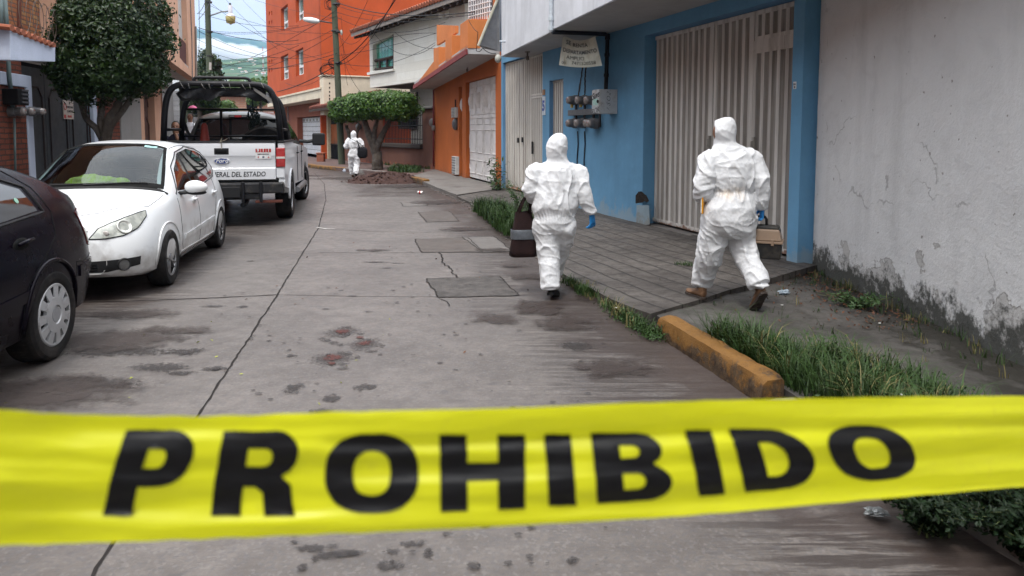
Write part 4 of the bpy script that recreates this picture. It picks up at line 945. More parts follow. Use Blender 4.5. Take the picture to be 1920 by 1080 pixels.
def panel_gate(fr, u0, u1, z0, z1, n, leaves_, name, parent, mat):
    mb = MB(); w_ = (u1 - u0) / leaves_
    for k in range(leaves_):
        a, b = u0 + k * w_ + .012, u0 + (k + 1) * w_ - .012; fr.box(mb, a, b, z0, z1, n - .04, n)
        H = z1 - z0
        for (f0, f1) in ((.05, .19), (.27, .50), (.56, .62), (.66, .94)):
            za, zb = z0 + H * f0, z0 + H * f1; c = .09
            P = [(a + c, za), (b - c, za), (b - c, za + .1), (b - c * .55, za + .14), (b - c * .55, zb - .14), (b - c, zb - .1), (b - c, zb), (a + c, zb), (a + c, zb - .1), (a + c * .55, zb - .14), (a + c * .55, za + .14), (a + c, za + .1)]
            if zb - za < .35: P = [(a + c, za), (b - c, za), (b - c, zb), (a + c, zb)]
            L_ = [fr.p(x, y, n + .006) for x, y in P]; mb.tube(L_, .017, 4, closed=True)
        mb.ell(fr.p((a + b) / 2, z0 + H * .80, n), (.14, .05, .24) if True else 0, 10, 6)
    mb.build(name, mat, parent, world=True, bevel=.004)
panel_gate(ORF, g0, g1, .17, gt_ - .01, -.12, 4, 'panelled_gate', oh, M_WG); panel_gate(ORF, s0 + .25, s1, .17, st_ - .01, -.12, 1, 'panelled_door', oh, M_WG)
mb = MB(); ORF.box(mb, g0 - .05, s1 + .1, 0, gt_ + .1, -.5, -.3); mb.build('gate_backing', M_BLACK, oh, world=True)
zS = ORF.uz(930, 105)[1]; cN = G(877, 101, zS); nN = (cN - ORF.o).dot(ORF.n); uN = (cN - ORF.o).dot(ORF.u); print('balc', zS, nN, uN)
nB = nN; uF, zF = ORF.uz(777, 166, nB); uA, zA = ORF.uz(877, 101, nB); zI = ORF.uz(815, 167)[1]
mb = MB(); A = [ORF.p(uA, zA, nB), ORF.p(.12, zS, 0), ORF.p(ORF.L, zI, 0), ORF.p(uF, zF, nB)]
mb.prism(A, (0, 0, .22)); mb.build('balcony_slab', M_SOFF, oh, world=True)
mb = MB(); mb.prism([ORF.P(777, 167, nB + .01), ORF.P(877, 102, nB + .01), ORF.P(877, 92, nB + .01), ORF.P(777, 160, nB + .01)], ORF.n * .05); mb.build('red_band', M_REDB, oh, world=True)
mb = MB()
def zc4(x, y): return (640 + x / 4.697, y / 4.697)
def blk(pix, dep, mi=0): mb.prism([ORF.P(*zc4(x, y), nB) for x, y in pix], -ORF.n * dep, mi)
blk([(650, 756), (815, 635), (815, 540), (808, 545)], .12)
blk([(812, 637), (858, 602), (858, 412), (812, 428)], 1.1); blk([(858, 602), (915, 562), (915, 545), (858, 585)], .12); blk([(915, 562), (972, 520), (972, 308), (915, 345)], 1.15); blk([(972, 520), (1045, 470), (1045, 455), (972, 505)], .12)
blk([(1045, 470), (1115, 425), (1115, 168), (1045, 215)], 1.2)
mb.build('parapet', M_ORL, oh, world=True, bevel=.01)
mb = MB(); ORF.box(mb, .1, uA + 2.2, zA + .2, 6.5, -.9, -.45); mb.build('upper_wall', M_OR, oh, world=True)
mb = MB(); mb.prism([ORF.P(*zc4(840, 400), .3), ORF.P(*zc4(1005, 290), .3), ORF.P(*zc4(1005, 225), .3), ORF.P(*zc4(840, 218), .3)], -ORF.n * .1); mb.build('side_parapet', M_ORL, oh, world=True)
mb = MB(); W_ = simple('white_grille', (.62,.6,.6), .5)
for i in range(10):
    x = 1125 + i * 20; mb.tube([ORF.P(*zc4(x, 0 - 60), .25), ORF.P(*zc4(x, 168), .25)], .018, 4)
for y in (-40, 5, 50, 95, 140): mb.tube([ORF.P(*zc4(1120, y + 10), .25), ORF.P(*zc4(1320, y - 40), .25)], .016, 4)
mb.build('window_grille', W_, oh, world=True)
mb = MB(); mb.prism([ORF.P(*zc4(1125, 165), .15), ORF.P(*zc4(1325, 130), .15), ORF.P(*zc4(1325, -60), .15), ORF.P(*zc4(1125, -60), .15)], -ORF.n * .03); mb.build('window', simple('dim_window', (.10,.075,.07), .25, var=.5, scale=5, bump=0), oh, world=True)
bulb_holder(ORF, 876, 123, 'lamp_socket', oh, zS - .06)
mb = MB(); mb.tube([ORF.P(813, 168, .06), ORF.P(813, 240, .06), ORF.P(813, 312, .06)], .035, 8); mb.build('drain_pipe', M_REDB, oh, world=True, smooth=True)
# planter of dry vines dropped at the terrace
# utility boxes on the orange wall
def wallbox(fr, px0, px1, py0, py1, dep, name, label, cat, m, slots=True):
    u0, z1 = fr.uz(px1, py0, dep); u1, z0 = fr.uz(px0, py1, dep); o = thing(name, label, cat, fr.p((u0 + u1) / 2, z0, 0)); mb = MB(); fr.box(mb, u0, u1, z0, z1, .0, dep); mb.build('housing', m, o, world=True, bevel=.008)
    if slots:
        mb = MB(); k = 7
        for i in range(k): zz = z0 + (z1 - z0) * (i + .5) / k; fr.box(mb, u0 + .06, u1 - .06, zz - (z1 - z0) * .02, zz + (z1 - z0) * .03, dep, dep + .012)
        mb.build('vent_slats', M_MET, o, world=True)
    return o
wallbox(ORF, 847, 854, 294, 326, .12, 'gas_heater', 'narrow white metal cabinet with vent slats on the orange wall near the pavement', 'wall cabinet', simple('cabinet_white', (.5,.5,.49), .5))
wallbox(ORF, 846, 853, 201, 221, .1, 'intercom_box', 'small white framed box on the orange wall beside the narrow gate', 'wall box', MATS['cabinet_white'])
mb = MB(); X = ORF.P(854, 233, .05); 
o = thing('electricity_meter', 'dark meter hanging below the white box on the orange wall', 'electricity meter', X); mb.ell(X, (.12, .12, .2)); mb.build('meter_case', M_MET, o, world=True, smooth=True); mb = MB(); mb.tube([X + Vector((0, 0, .1)), X + Vector((0, 0, .8))], .02, 6); mb.build('cable', M_PIPEB, o, world=True)

# ---- brown boundary wall with iron railing
M_BRW = m_plaster('brown_adobe_paint', (.125,.058,.042), (.27,.085,.055), .8, .9, .5, None, .5, .75)
M_IRON = simple('black_iron', (.012,.012,.013), .5, bump=.1)
BF = BRN; uR = lambda px, py=250: BF.uz(px, py)[0]
bw_ = thing('brown_boundary_wall', 'weathered brown wall with a black iron railing below the white house', 'wall', (-4.5, 29.4, 0))
zcap = BF.uz(760, 272)[1]; zcol = BF.uz(803, 204)[1]; uc0, uc1 = 0.02, uR(792); ul1 = uR(683)
mb = MB(); BF.box(mb, .01, uc1, 0, zcol, -.35, 0); BF.box(mb, uc1 + .002, uR(705), 0, zcap - .12, -.3, -.02); BF.box(mb, uR(705) + .002, uR(640), 0, BF.uz(672, 196)[1], -.35, 0); mb.build('wall_body', M_BRW, bw_, world=True, bevel=.02)
mb = MB(); BF.box(mb, uc1 + .005, uR(700), zcap - .12, zcap + .06, -.36, .1); mb.build('ledge', simple('dark_ledge', (.05,.04,.035), .8), bw_, world=True, bevel=.03)
mb = MB(); BF.box(mb, -.05, uc1 + .06, zcol, zcol + .09, -.42, .08); mb.build('pillar_cap', simple('grey_cap', (.13,.12,.115), .8), bw_, world=True, bevel=.02)
mb = MB(); ztop = BF.uz(790, 208)[1]; n_ = 26; ua, ub = uc1 + .08, uR(718)
for i in range(n_): uu = ua + (ub - ua) * i / (n_ - 1); mb.tube([BF.p(uu, zcap + .05, -.12), BF.p(uu, ztop, -.12), BF.p(uu, ztop + .09, -.12)], [.016, .016, .003], 5)
for zz in (zcap + .25, zcap + .25 + (ztop - zcap) * .4, ztop - .15): mb.tube([BF.p(ua, zz, -.12), BF.p(ub, zz, -.12)], .018, 5)
mb.build('railing', M_IRON, bw_, world=True)
o = thing('electricity_meter', 'grey meter on the brown pillar beside the orange house', 'electricity meter', BF.P(809, 230, .0)); mb = MB(); k = BF.P(810, 230, .1); mb.ell(k, (.12, .12, .16)); k = BF.P(813, 240, .1); mb.ell(k, (.08, .08, .12)); mb.build('meter_case', simple('meter_pale', (.2,.2,.2), .5), o, world=True, smooth=True)
o = thing('wall_lantern', 'dark round lantern on the brown wall behind the figure with the shoulder bag', 'lantern', BF.P(672, 238, 0)); mb = MB(); mb.ell(BF.P(672, 238, .15), (.14, .14, .16)); mb.build('globe', M_MET, o, world=True, smooth=True); mb = MB(); mb.tube([BF.P(672, 236, .0), BF.P(672, 230, .15)], .03, 6); mb.build('bracket', M_MET, o, world=True)

# ---- white house
def m_stone():
    t = NT('white_stone'); b = t.n('ShaderNodeTexBrick'); b.inputs['Scale'].default_value = 1; b.inputs['Brick Width'].default_value = .9; b.inputs['Row Height'].default_value = .34; b.inputs['Mortar Size'].default_value = .006
    b.inputs['Color1'].default_value = (.60,.58,.53,1); b.inputs['Color2'].default_value = (.66,.65,.61,1); b.inputs['Mortar'].default_value = (.50,.485,.45,1); t.l(uzc(t, BRN.u), b.inputs['Vector'])
    c = t.mix(t.ramp(t.noise(3, 7, .7), .45, .75, 0, .35), b.outputs['Color'], (.50,.48,.43)); return t.fin(c, .8, 0, t.bump(t.noise(40, 5), .25, .006), .25)
M_WST = m_stone(); M_TILE = simple('clay_roof_tile', (.30,.095,.05), .85, var=.45, scale=2.5, bump=.4, dirt=(.13,.05,.035), dscale=6, dlo=.5, dhi=.7)
def thin_glass():
    t = NT('thin_window_glass'); tr = t.n('ShaderNodeBsdfTransparent'); tr.inputs[0].default_value = (.85, .95, .92, 1); gl = t.n('ShaderNodeBsdfGlossy'); gl.inputs['Roughness'].default_value = .04; ms = t.n('ShaderNodeMixShader'); fr_ = t.n('ShaderNodeLayerWeight'); t.l(t.math('ADD', t.math('MULTIPLY', t.math('POWER', fr_.outputs['Facing'], 4), .5), .05), ms.inputs[0]); t.l(tr.outputs[0], ms.inputs[1]); t.l(gl.outputs[0], ms.inputs[2]); t.l(ms.outputs[0], t.t.nodes['Material Output'].inputs[0]); return t.m
wh = thing('white_house', 'white stone house with a clay tile roof and a green curtained upper window', 'house', (-4.5, 30.5, 0))
WN = -.5
uL, zL = BF.uz(694, 165, WN); uS, zS2 = BF.uz(782, 153, WN); uRr = -1.5; slope = (zS2 - zL) / (uS - uL)
def zlin(u, a, b): return a[1] + (b[1] - a[1]) * (u - a[0]) / (b[0] - a[0])
e0 = BF.uz(690, 62, WN); e1_ = BF.uz(840, 8, WN)
wv = [BF.uz(699, 84, WN), BF.uz(738, 62, WN), BF.uz(738, 129, WN), BF.uz(699, 133, WN)]
zb0 = min(zL, zS2)
mb = MB(); BF.wall(mb, [(uRr, zlin(uRr, (uL, zL), (uS, zS2))), (uL, zL), (uL, zlin(uL, e0, e1_) + .1), (uRr, zlin(uRr, e0, e1_) + .1)], [wv, [BF.uz(822, 40, WN), BF.uz(829, 38, WN), BF.uz(829, 24, WN), BF.uz(822, 26, WN)], [BF.uz(835, 37, WN), BF.uz(842, 35, WN), BF.uz(842, 20, WN), BF.uz(835, 22, WN)]], WN - .25, WN, 0)
BF.box(mb, uL - .25, uL, zL + .02, e0[1], WN - 6, WN - .26); BF.box(mb, -1.5, uL, zb0 + .3, 6, WN - 6.2, WN - 6)
BF.box(mb, -1.5, uL - .3, 0, zb0 + .3, WN - 2.2, WN - 1.9)
mb.build('wall', M_WST, wh, world=True)
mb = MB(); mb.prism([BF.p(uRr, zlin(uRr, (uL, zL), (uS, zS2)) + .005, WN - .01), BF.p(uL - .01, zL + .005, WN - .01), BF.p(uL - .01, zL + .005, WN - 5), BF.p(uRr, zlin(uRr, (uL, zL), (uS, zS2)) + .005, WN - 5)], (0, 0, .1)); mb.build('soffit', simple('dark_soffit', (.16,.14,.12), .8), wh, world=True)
mb = MB(); P = [BF.P(693, 164, WN + .02), BF.P(739, 150, WN + .02)] ; 
mb.prism([BF.P(692, 141, WN), BF.P(740, 133, WN), BF.P(740, 129, WN), BF.P(692, 136, WN)], BF.n * .1); mb.build('window_sill', M_WST, wh, world=True)
# window: frame, panes, curtain
wn_ = WN - .12
def wq(pix, n): return [BF.P(x, y, n) for x, y in pix]
mb = MB(); mb.prism(wq([(699, 133), (739, 128), (739, 62), (699, 84)], WN - .22), -BF.n * .02)
wd2 = mb.build('window', simple('green_curtain', (.05,.34,.23), .45, var=.6, scale=1.6, bump=.8, bscale=3.5, bd=.05, sc3=(3.5, 3.5, .3)), wh, world=True)
mb = MB(); fm = simple('bronze_frame', (.055,.035,.03), .5)
def bar(a, b, w_=.05): mb.tube([BF.P(*a, wn_), BF.P(*b, wn_)], w_, 4)
bar((699, 115), (738, 107), .07); bar((699, 131), (738, 126), .06); bar((712, 112), (712, 130), .06); bar((726, 110), (726, 128), .06); bar((699, 84), (699, 132), .04); bar((738, 62), (738, 128), .04)
mb.build('window_frame', fm, wh, world=True)
mb = MB(); 
for k in range(5): # lace valance
    x0 = 707 + k * 6; mb.prism([BF.P(x0 - 2.2, 86 - k * 3, WN - .2), BF.P(x0 + 2.2, 84 - k * 3, WN - .2), BF.P(x0 + 2.2, 98 - k * 2.4, WN - .2), BF.P(x0, 102 - k * 2.4, WN - .2), BF.P(x0 - 2.2, 99 - k * 2.4, WN - .2)], BF.n * .01)
mb.build('curtain_lace', simple('pale_lace', (.28,.50,.42), .6, var=.3, scale=10), wh, world=True)
mb = MB(); mb.add(wq([(699, 132), (738, 127), (738, 62), (699, 84)], WN - .17), [(0, 1, 2, 3)]); gl = mb.build('window_pane', thin_glass(), wh, world=True)
# lower windows in the shade
mb = MB(); nl = WN - 1.88; mb.prism([BF.P(748, 240, nl), BF.P(782, 241, nl), BF.P(782, 172, nl), BF.P(748, 172, nl)], BF.n * .05); mb.build('window', simple('dark_glass', (.02,.025,.03), .1, bump=0, var=.2), wh, world=True)
mb = MB()
for a, b in (((748, 240), (782, 241)), ((782, 241), (782, 172)), ((765, 241), (765, 172)), ((748, 240), (748, 172)), ((748, 225), (782, 225))): mb.tube([BF.P(*a, nl + .08), BF.P(*b, nl + .08)], .04, 4)
mb.build('window_frame', fm, wh, world=True)
# roof: clay tiles over a fascia board, rising away from the eave
EN = WN + .75
E0, E1 = BF.P(658, 63, EN), BF.P(818, 6, EN)
ext = (E1 - E0) * .25; E1b = E1 + ext
rise = -BF.n * 3.4 + Vector((0, 0, 1.35))
mb = MB(); mb.prism([E0, E1b, E1b + rise, E0 + rise + BF.u * -1.0], (0, 0, -.16)); mb.build('fascia', simple('grey_fascia', (.19,.165,.15), .8, var=.3), wh, world=True)
mb = MB(); L_ = (E1b - E0).length; nt_ = int(L_ / .22)
for i in range(nt_):
    a = E0.lerp(E1b, (i + .5) / nt_) + Vector((0, 0, .06)) + BF.n * .06
    for j in range(7):
        p = a + rise * (j * .143); q = a + rise * (j * .143 + .16); mb.tube([p + Vector((0, 0, .025)), q], [.115, .09], 8, flat=.8)
mb.build('roof_tiles', M_TILE, wh, world=True, smooth=True, auto=50)
mb = MB()
for i in range(22):
    a = E0.lerp(E1b, (i + .5) / 22) - BF.n * .05 + Vector((0, 0, -.16)); mb.prism([a, a + BF.u * -.09, a + BF.u * -.09 + Vector((0, 0, -.12)), a + Vector((0, 0, -.12))], -BF.n * .7 + Vector((0, 0, .2)))
mb.build('rafter_ends', simple('dark_timber', (.05,.035,.028), .8), wh, world=True)
# small tiled porch roof and gateway between the white house and the tall block
pr = thing('tiled_gateway', 'wooden double gate between cream posts under a small clay tiled roof', 'gateway', (-8.2, 35.0, 0))
uq0, uq1 = uR(664), uR(607); zgt = BF.uz(640, 203)[1]
mb = MB(); a0 = uR(617); mb2 = BF.box(mb, a0, uR(606), 0, zgt, -.3, .06); BF.box(mb, uR(642) , uR(640) + .3, 0, zgt, -.3, .02); mb.build('post', simple('cream_post', (.42,.37,.27), .8), pr, world=True)
def m_wood():
    t = NT('gate_wood'); st = t.noise(6, 6, .6, (1, 1, .12)); geo = t.n('ShaderNodeNewGeometry'); sx = t.n('ShaderNodeSeparateXYZ'); t.l(geo.outputs['Position'], sx.inputs[0])
    c = t.mix(t.ramp(st, .35, .65), (.20,.055,.015), (.32,.10,.03)); g = t.math('ADD', t.ramp(sx.outputs[2], .5, 1.7, .35, -.3), st); c = t.mix(t.ramp(g, .45, .75), c, (.035,.028,.026)); return t.fin(c, .7, 0, None, .3)
mb = MB(); ga, gb = uR(640), uR(617); wl = (gb - ga) / 4
for k in range(4): BF.box(mb, ga + k * wl + .01, ga + (k + 1) * wl - .01, .15, BF.uz(628, 233)[1], -.2, -.1)
mb.build('gate_leaf', m_wood(), pr, world=True, bevel=.01)
mb = MB()
for k in range(20): uu = ga + (gb - ga) * (k + .5) / 20; mb.tube([BF.p(uu, .15, -.08), BF.p(uu, .9, -.08)], .014, 4); mb.tube([BF.p(uu, BF.uz(628, 233)[1], -.12), BF.p(uu, zgt, -.12)], .014, 4)
mb.tube([BF.p(ga, .9, -.08), BF.p(gb, .9, -.08)], .03, 4); mb.build('gate_bars', M_IRON, pr, world=True)
mb = MB(); BF.box(mb, ga, gb, 0, zgt, -.6, -.4); mb.build('dark_backing', M_BLACK, pr, world=True)
t0, t1 = BF.P(579, 205, .7), BF.P(664, 192, .7); T1 = BF.P(690, 175, -.6)
mb = MB(); L_ = (t1 - t0).length; nt_ = int(L_ / .24); rise = -BF.n * 1.3 + Vector((0, 0, .55))
for i in range(nt_):
    a = t0.lerp(t1, (i + .5) / nt_)
    for j in range(3): p = a + rise * (j * .33); mb.tube([p + Vector((0, 0, .04)), p + rise * .36], [.12, .1], 8, flat=.8)
mb.build('roof_tiles', simple('dark_clay_tile', (.15,.045,.03), .85, var=.4, scale=3), pr, world=True, smooth=True, auto=50)
mb = MB(); mb.prism([t0 + Vector((0, 0, -.03)), t1 + Vector((0, 0, -.03)), t1 + rise + Vector((0, 0, -.05)), t0 + rise + Vector((0, 0, -.05))], (0, 0, -.12)); mb.build('roof_deck', MATS['dark_timber'], pr, world=True)

# ---- tall orange block
C0 = Vector((-9.75, 36.8)); ud = Vector((-.47, .883)).normalized(); OA = Fr(C0, C0 + ud * 16, 1); OB = Fr(C0, C0 + Vector((.883, .47)) * 16, -1)
M_OB1 = m_plaster('deep_orange_paint', (.40,.068,.018), (.3,.1,.05), 0, .8, .15, None, .15); M_CREAM = m_plaster('cream_paint', (.58,.51,.40), (.4,.3,.25), 0, .8, .15, None, .25)
M_GAR = m_plaster('terracotta_paint', (.25,.085,.05), (.15,.06,.04), .8, .85, .2, None, .25)
ob = thing('orange_block', 'tall bright orange four storey block with white windows above a cream band', 'apartment building', (C0.x, C0.y, 0))
zbt, zbb = OA.uz(584, 168)[1], OA.uz(584, 187)[1]; TOP = 12.5; uE = OA.uz(501, 120)[0]
def z4(x, y): return (480 + x / 3, y / 3)
wins = [((142, 300), (180, 455)), ((225, 265), (265, 430)), ((142, 20), (178, 178)), ((225, -40), (265, 130))]
holes = []; wr = []
for (a, b) in wins:
    u0, z1 = OA.uz(*z4(b[0], (a[1] + 0))); u1, z0 = OA.uz(*z4(a[0], b[1])); holes.append([(u0, z0), (u0, z1), (u1, z1), (u1, z0)]); wr.append((u0, u1, z0, z1))
slots = []
for (x, y0, y1) in ((72, 62, 88), (86, 60, 86), (72, 115, 140), (86, 112, 138), (72, 335, 358), (86, 332, 355), (72, 385, 408), (86, 382, 405)):
    u0, z1 = OA.uz(*z4(x + 5, y0)); u1, z0 = OA.uz(*z4(x, y1)); slots.append([(u0, z0), (u0, z1), (u1, z1), (u1, z0)])
mb = MB(); OA.wall(mb, [(0, zbt), (0, TOP), (uE, TOP), (uE, zbt)], holes + slots, -.35, 0)
OB.box(mb, .0, 15, zbt, TOP, -.35, -.001); OB.box(mb, -.0, 15, 0, zbt, -.6, -.4); OA.box(mb, uE - .3, uE, 0, TOP, -12, -.36)
mb.build('wall', M_OB1, ob, world=True)
mb = MB(); mb.prism([OA.p(.4, TOP - .1, -.36), OA.p(uE, TOP - .1, -.36), OA.p(uE, TOP - .1, -12), OA.p(.4, TOP - .1, -12)], (0, 0, .3)); mb.build('roof', M_OB1, ob, world=True)
mb = MB(); OA.box(mb, -.06, uE, zbb, zbt, -1.2, .06); OA.box(mb, -.1, uE, zbt - .1, zbt - .001, .06, .12); OB.box(mb, .07, 3.4, zbb, zbt, -1, .06); mb.build('cream_band', M_CREAM, ob, world=True)
wt = simple('white_window_frame', (.66,.67,.68), .45, bump=0)
for (u0, u1, z0, z1) in wr:
    mb = MB(); frame(OA, mb, u0 + .02, u1 - .02, z0 + .02, z1 - .02, -.28, -.2, .09); zm = z0 + (z1 - z0) * .36; OA.box(mb, u0 + .12, u1 - .12, zm - .06, zm + .06, -.28, -.19); OA.box(mb, (u0 + u1) / 2 - .04, (u0 + u1) / 2 + .04, z0 + .12, zm - .06, -.28, -.2)
    f_ = mb.build('window', wt, ob, world=True); mb = MB(); OA.box(mb, u0 + .05, u1 - .05, z0 + .05, z1 - .05, -.32, -.27); p_ = mb.build('pane', simple('teal_window_glass', (.10,.20,.19), .12, var=.4, scale=2, bump=0), f_); 
    p_.data.transform(MROOT[ob.name].inverted())
for (u0, u1, z0, z1) in ():   # hopper lights standing open
    mb = MB(); mb.prism([OA.p(u0 + .1, z0 + .75, -.1), OA.p(u1 - .1, z0 + .75, -.1), OA.p(u1 - .1, z0 + .3, .22), OA.p(u0 + .1, z0 + .3, .22)], (0, 0, .03)); mb.build('open_casement', wt, ob, world=True)
mb = MB(); u0, z1 = OB.uz(828, -30); u1, z0 = OB.uz(876, 20); OB.box(mb, min(u0, u1), max(u0, u1), z0, z1, -.2, .03); mb.build('window', simple('dark_blue_window', (.05,.06,.09), .2, bump=0), ob, world=True)
# cream block in front of the party wall
mb = MB(); u0 = OB.uz(606, 150, .5)[0]; OB.box(mb, u0, 12, 2.4, OB.uz(640, 144, .5)[1], -.3, .5); OB.box(mb, u0 - .05, 12, OB.uz(640, 144, .5)[1] + .002, OB.uz(640, 141, .5)[1], -.3, .56); mb.build('cream_block', M_CREAM, ob, world=True, bevel=.02)
mb = MB(); 
for y0 in (158, 166, 174, 181, 187): u_, z_ = OB.uz(618, y0, .5); mb.prism([OB.p(u_ - .03, z_, .5), OB.p(u_ + .03, z_, .5), OB.p(u_ + .03, z_ + .09, .5), OB.p(u_ - .03, z_ + .09, .5)], OB.n * .01)
mb.build('vent_holes', M_BLACK, ob, world=True)
# ground floor with the roller garage door
NG = -1.0; u0, z1 = OA.uz(600, 215, NG); u1, z0 = OA.uz(559, 298, NG); u0 = max(.6, u0); zt_ = OA.uz(575, 219, NG)[1]
mb = MB(); OA.wall(mb, [(-.9, 0), (-.9, zbb), (uE, zbb), (uE, 0)], [[(u0, .0), (u0, zt_), (u1, zt_), (u1, .0)]], NG - .6, NG); mb.build('ground_floor_wall', M_GAR, ob, world=True)
mb = MB(); ng = NG - .35; H = zt_ - .15
for k in range(8): OA.box(mb, u0, u1, .13 + H * k / 8, .13 + H * (k + 1) / 8 - .02, ng - .06, ng)
mb.build('garage_door', simple('garage_white', (.58,.58,.60), .5, var=.1, scale=1.5, dirt=(.4,.4,.41), dscale=2), ob, world=True, bevel=.015)
mb = MB()
for k in range(7): a = u0 + (u1 - u0) * (k + .25) / 7; OA.box(mb, a, a + (u1 - u0) * .5 / 7, .13 + H * .89, .13 + H * .96, ng, ng + .01)
mb.build('garage_window', simple('dusty_pane', (.20,.18,.15), .3, bump=0), ob, world=True)
mb = MB(); OA.box(mb, u0 - .1, u1 + .1, 0, zt_ + .1, ng - .5, ng - .3); mb.build('dark_backing', M_BLACK, ob, world=True)
mb = MB(); uu = OA.uz(543, 250, NG)[0]; mb.tube([OA.p(uu, 1.6, NG + .08), OA.p(uu, zbb, NG + .08)], .04, 6); OA.box(mb, uu - .25, uu + .15, 1.1, 1.75, NG, NG + .2); mb.build('meter_cabinet', MATS['meter_pale'], ob, world=True)
mb = MB(); u_, z_ = BF.uz(602, 290, .3); c = G(602, 303, .13); mb.box((c.x - .17, c.y - .17, .1), (c.x + .17, c.y + .17, .5)); mb.box((c.x - .2, c.y - .2, .5), (c.x + .2, c.y + .2, .56)); tag(mb.build('stone_bollard', M_GAR, bevel=.04), 'squat terracotta stone block beside the white garage door', 'stone block')

# ---- LEFT SIDE
LA, LB_ = (-5.84, 4.0), (-7.82, 13.9); LF = Fr(LA, LB_, -1); PF = Fr((-6.65, 13.8), (-8.80, 20.05), -1)
M_BRK1 = m_brick('red_brick', LF.u, (.22,.066,.038), (.15,.045,.03), (.055,.042,.036)); M_BRK2 = m_brick('orange_brick_upper', LF.u, (.36,.12,.055), (.42,.25,.11), (.13,.11,.095))
M_LW = m_plaster('bluish_white_paint', (.42,.46,.56), (.25,.25,.27), .5, .85, .25, None, .3)
lb = thing('brick_house', 'red brick house with a grey metal gate below a small white canopy', 'house', (-6.9, 9.3, 0))
bz1 = LF.uz(20, 161)[1]; bz2 = LF.uz(20, 137)[1]; ue = LF.uz(50, 240)[0]
mb = MB(); LF.box(mb, -17, ue, -.05, bz1, -.4, 0); LF.box(mb, -17, ue, bz2, 3.0, -.4, -.03); mb.build('brick_wall', M_BRK1, lb, world=True)
mb = MB(); LF.box(mb, -17, ue + .03, bz1 + .001, bz2 - .001, -.4, .035); LF.box(mb, ue + .005, LF.uz(61, 240)[0], -.05, bz2, -.4, .02); up1, up2 = LF.uz(186, 200)[0], LF.uz(191, 200)[0]; LF.box(mb, up1, up2 + .05, -.05, 2.7, -.17, -.10); mb.build('band', M_LW, lb, world=True, bevel=.01)
# gate: dark recessed panels
M_DG = simple('dark_grey_gate', (.045,.05,.056), .5, var=.2, scale=3, dirt=(.03,.03,.03)); gz = LF.uz(60, 122)[1]
ga, gb = LF.uz(61, 240)[0] + .01, up1 - .01; ng = -.18; mb = MB(); W_ = (gb - ga) / 3
for k in range(3):
    a, b = ga + k * W_ + .01, ga + (k + 1) * W_ - .01; LF.box(mb, a, b, .16, gz, ng - .04, ng)
    c_ = .12; P = [(a + c_, .5), (b - c_, .5), (b - c_, gz - .45), (b - c_ - .12, gz - .3), (a + c_ + .12, gz - .3), (a + c_, gz - .45)]
    mb.tube([LF.p(x, y, ng + .005) for x, y in P], .018, 4, closed=True, mi=1)
mb.build('gate', [M_DG, simple('gate_line_dark', (.018,.012,.012), .5)], lb, world=True)
mb = MB(); LF.box(mb, ga - .1, gb + .1, 0, gz + .1, ng - .4, ng - .2); mb.build('gate_backing', M_BLACK, lb, world=True)
# canopy
CN = .75; cp = [LF.P(19, 51, CN), LF.P(86, 79, CN), LF.P(104, 87, CN), LF.P(104, 116, CN), LF.P(20, 113, CN)]
mb = MB(); mb.prism(cp, -LF.n * (CN + .1)); mb.build('canopy', M_LW, lb, world=True, bevel=.01)
mb = MB()
a_, b_ = LF.P(17, 50, CN + .05), LF.P(106, 86, CN + .05); nn_ = 9
for i in range(nn_): p = a_.lerp(b_, (i + .5) / nn_); mb.tube([p, p - LF.n * 1.0 + Vector((0, 0, .10))], .06, 8, flat=.6)
mb.build('canopy_tiles', M_TILE, lb, world=True, smooth=True, auto=40)
# upper brick storey and grey frame
nU = -.9; u2 = LF.uz(318, 40, nU)[0]; mb = MB(); LF.box(mb, -17, LF.uz(286, 20, nU)[0], 3.0, 7.5, nU - .3, nU); mb.build('upper_brick_wall', M_BRK2, lb, world=True)
M_CONC = m_plaster('raw_grey_concrete', (.21,.205,.20), (.13,.11,.10), .7, .9, .6, None, .5); M_CONCL = m_plaster('rough_grey_render', (.26,.25,.24), (.12,.08,.06), .9, .95, .9, None, .4)
mb = MB(); LF.box(mb, LF.uz(286, 20, nU)[0] + .002, u2, 0, 7.5, nU - .35, nU + .02); LF.box(mb, -1, LF.uz(286, 20, nU)[0], LF.uz(230, 6, nU)[1] + .0, LF.uz(230, 6, nU)[1] + .25, nU + .001, nU + .03); mb.build('concrete_frame', M_CONC, lb, world=True)
mb = MB(); n1 = -.15; uu0, uu1 = up2 + .055, LF.uz(224, 220, n1)[0]; LF.box(mb, uu0, uu1, 0, 2.9, n1 - .3, n1); mb.build('brick_panel', M_BRK1, lb, world=True)
mb = MB(); uu2 = LF.uz(262, 220, n1)[0]; LF.box(mb, uu1 + .002, uu2, 0, 2.9, n1 - .3, n1 + .03); mb.build('rendered_wall', M_CONCL, lb, world=True, bevel=.02)
mb = MB(); LF.box(mb, -1, uu2, 2.9, 3.0, -1.3, -.1); mb.build('terrace_slab', M_CONC, lb, world=True)
mb = MB(); mb.tube([LF.P(13, 60, .06), LF.P(17, 140, .06), LF.P(24, 200, .06)], .028, 8); mb.tube([LF.P(27, 222, .05), LF.P(29, 330, .05)], .016, 6); mb.tube([LF.P(9, 0, .06), LF.P(12, 40, .06), LF.P(13, 60, .06)], .03, 8); mb.tube([LF.P(1, -10, .08), LF.P(2, 60, .08)], .03, 8)
mb.build('conduit', simple('green_grey_conduit', (.10,.14,.14), .5), lb, world=True, smooth=True)
mb = MB(); mb.tube([LF.P(36, -10, .1), LF.P(36, 52, .1)], .03, 6); mb.build('rusty_post', simple('rusty_iron', (.10,.03,.018), .8), lb, world=True)
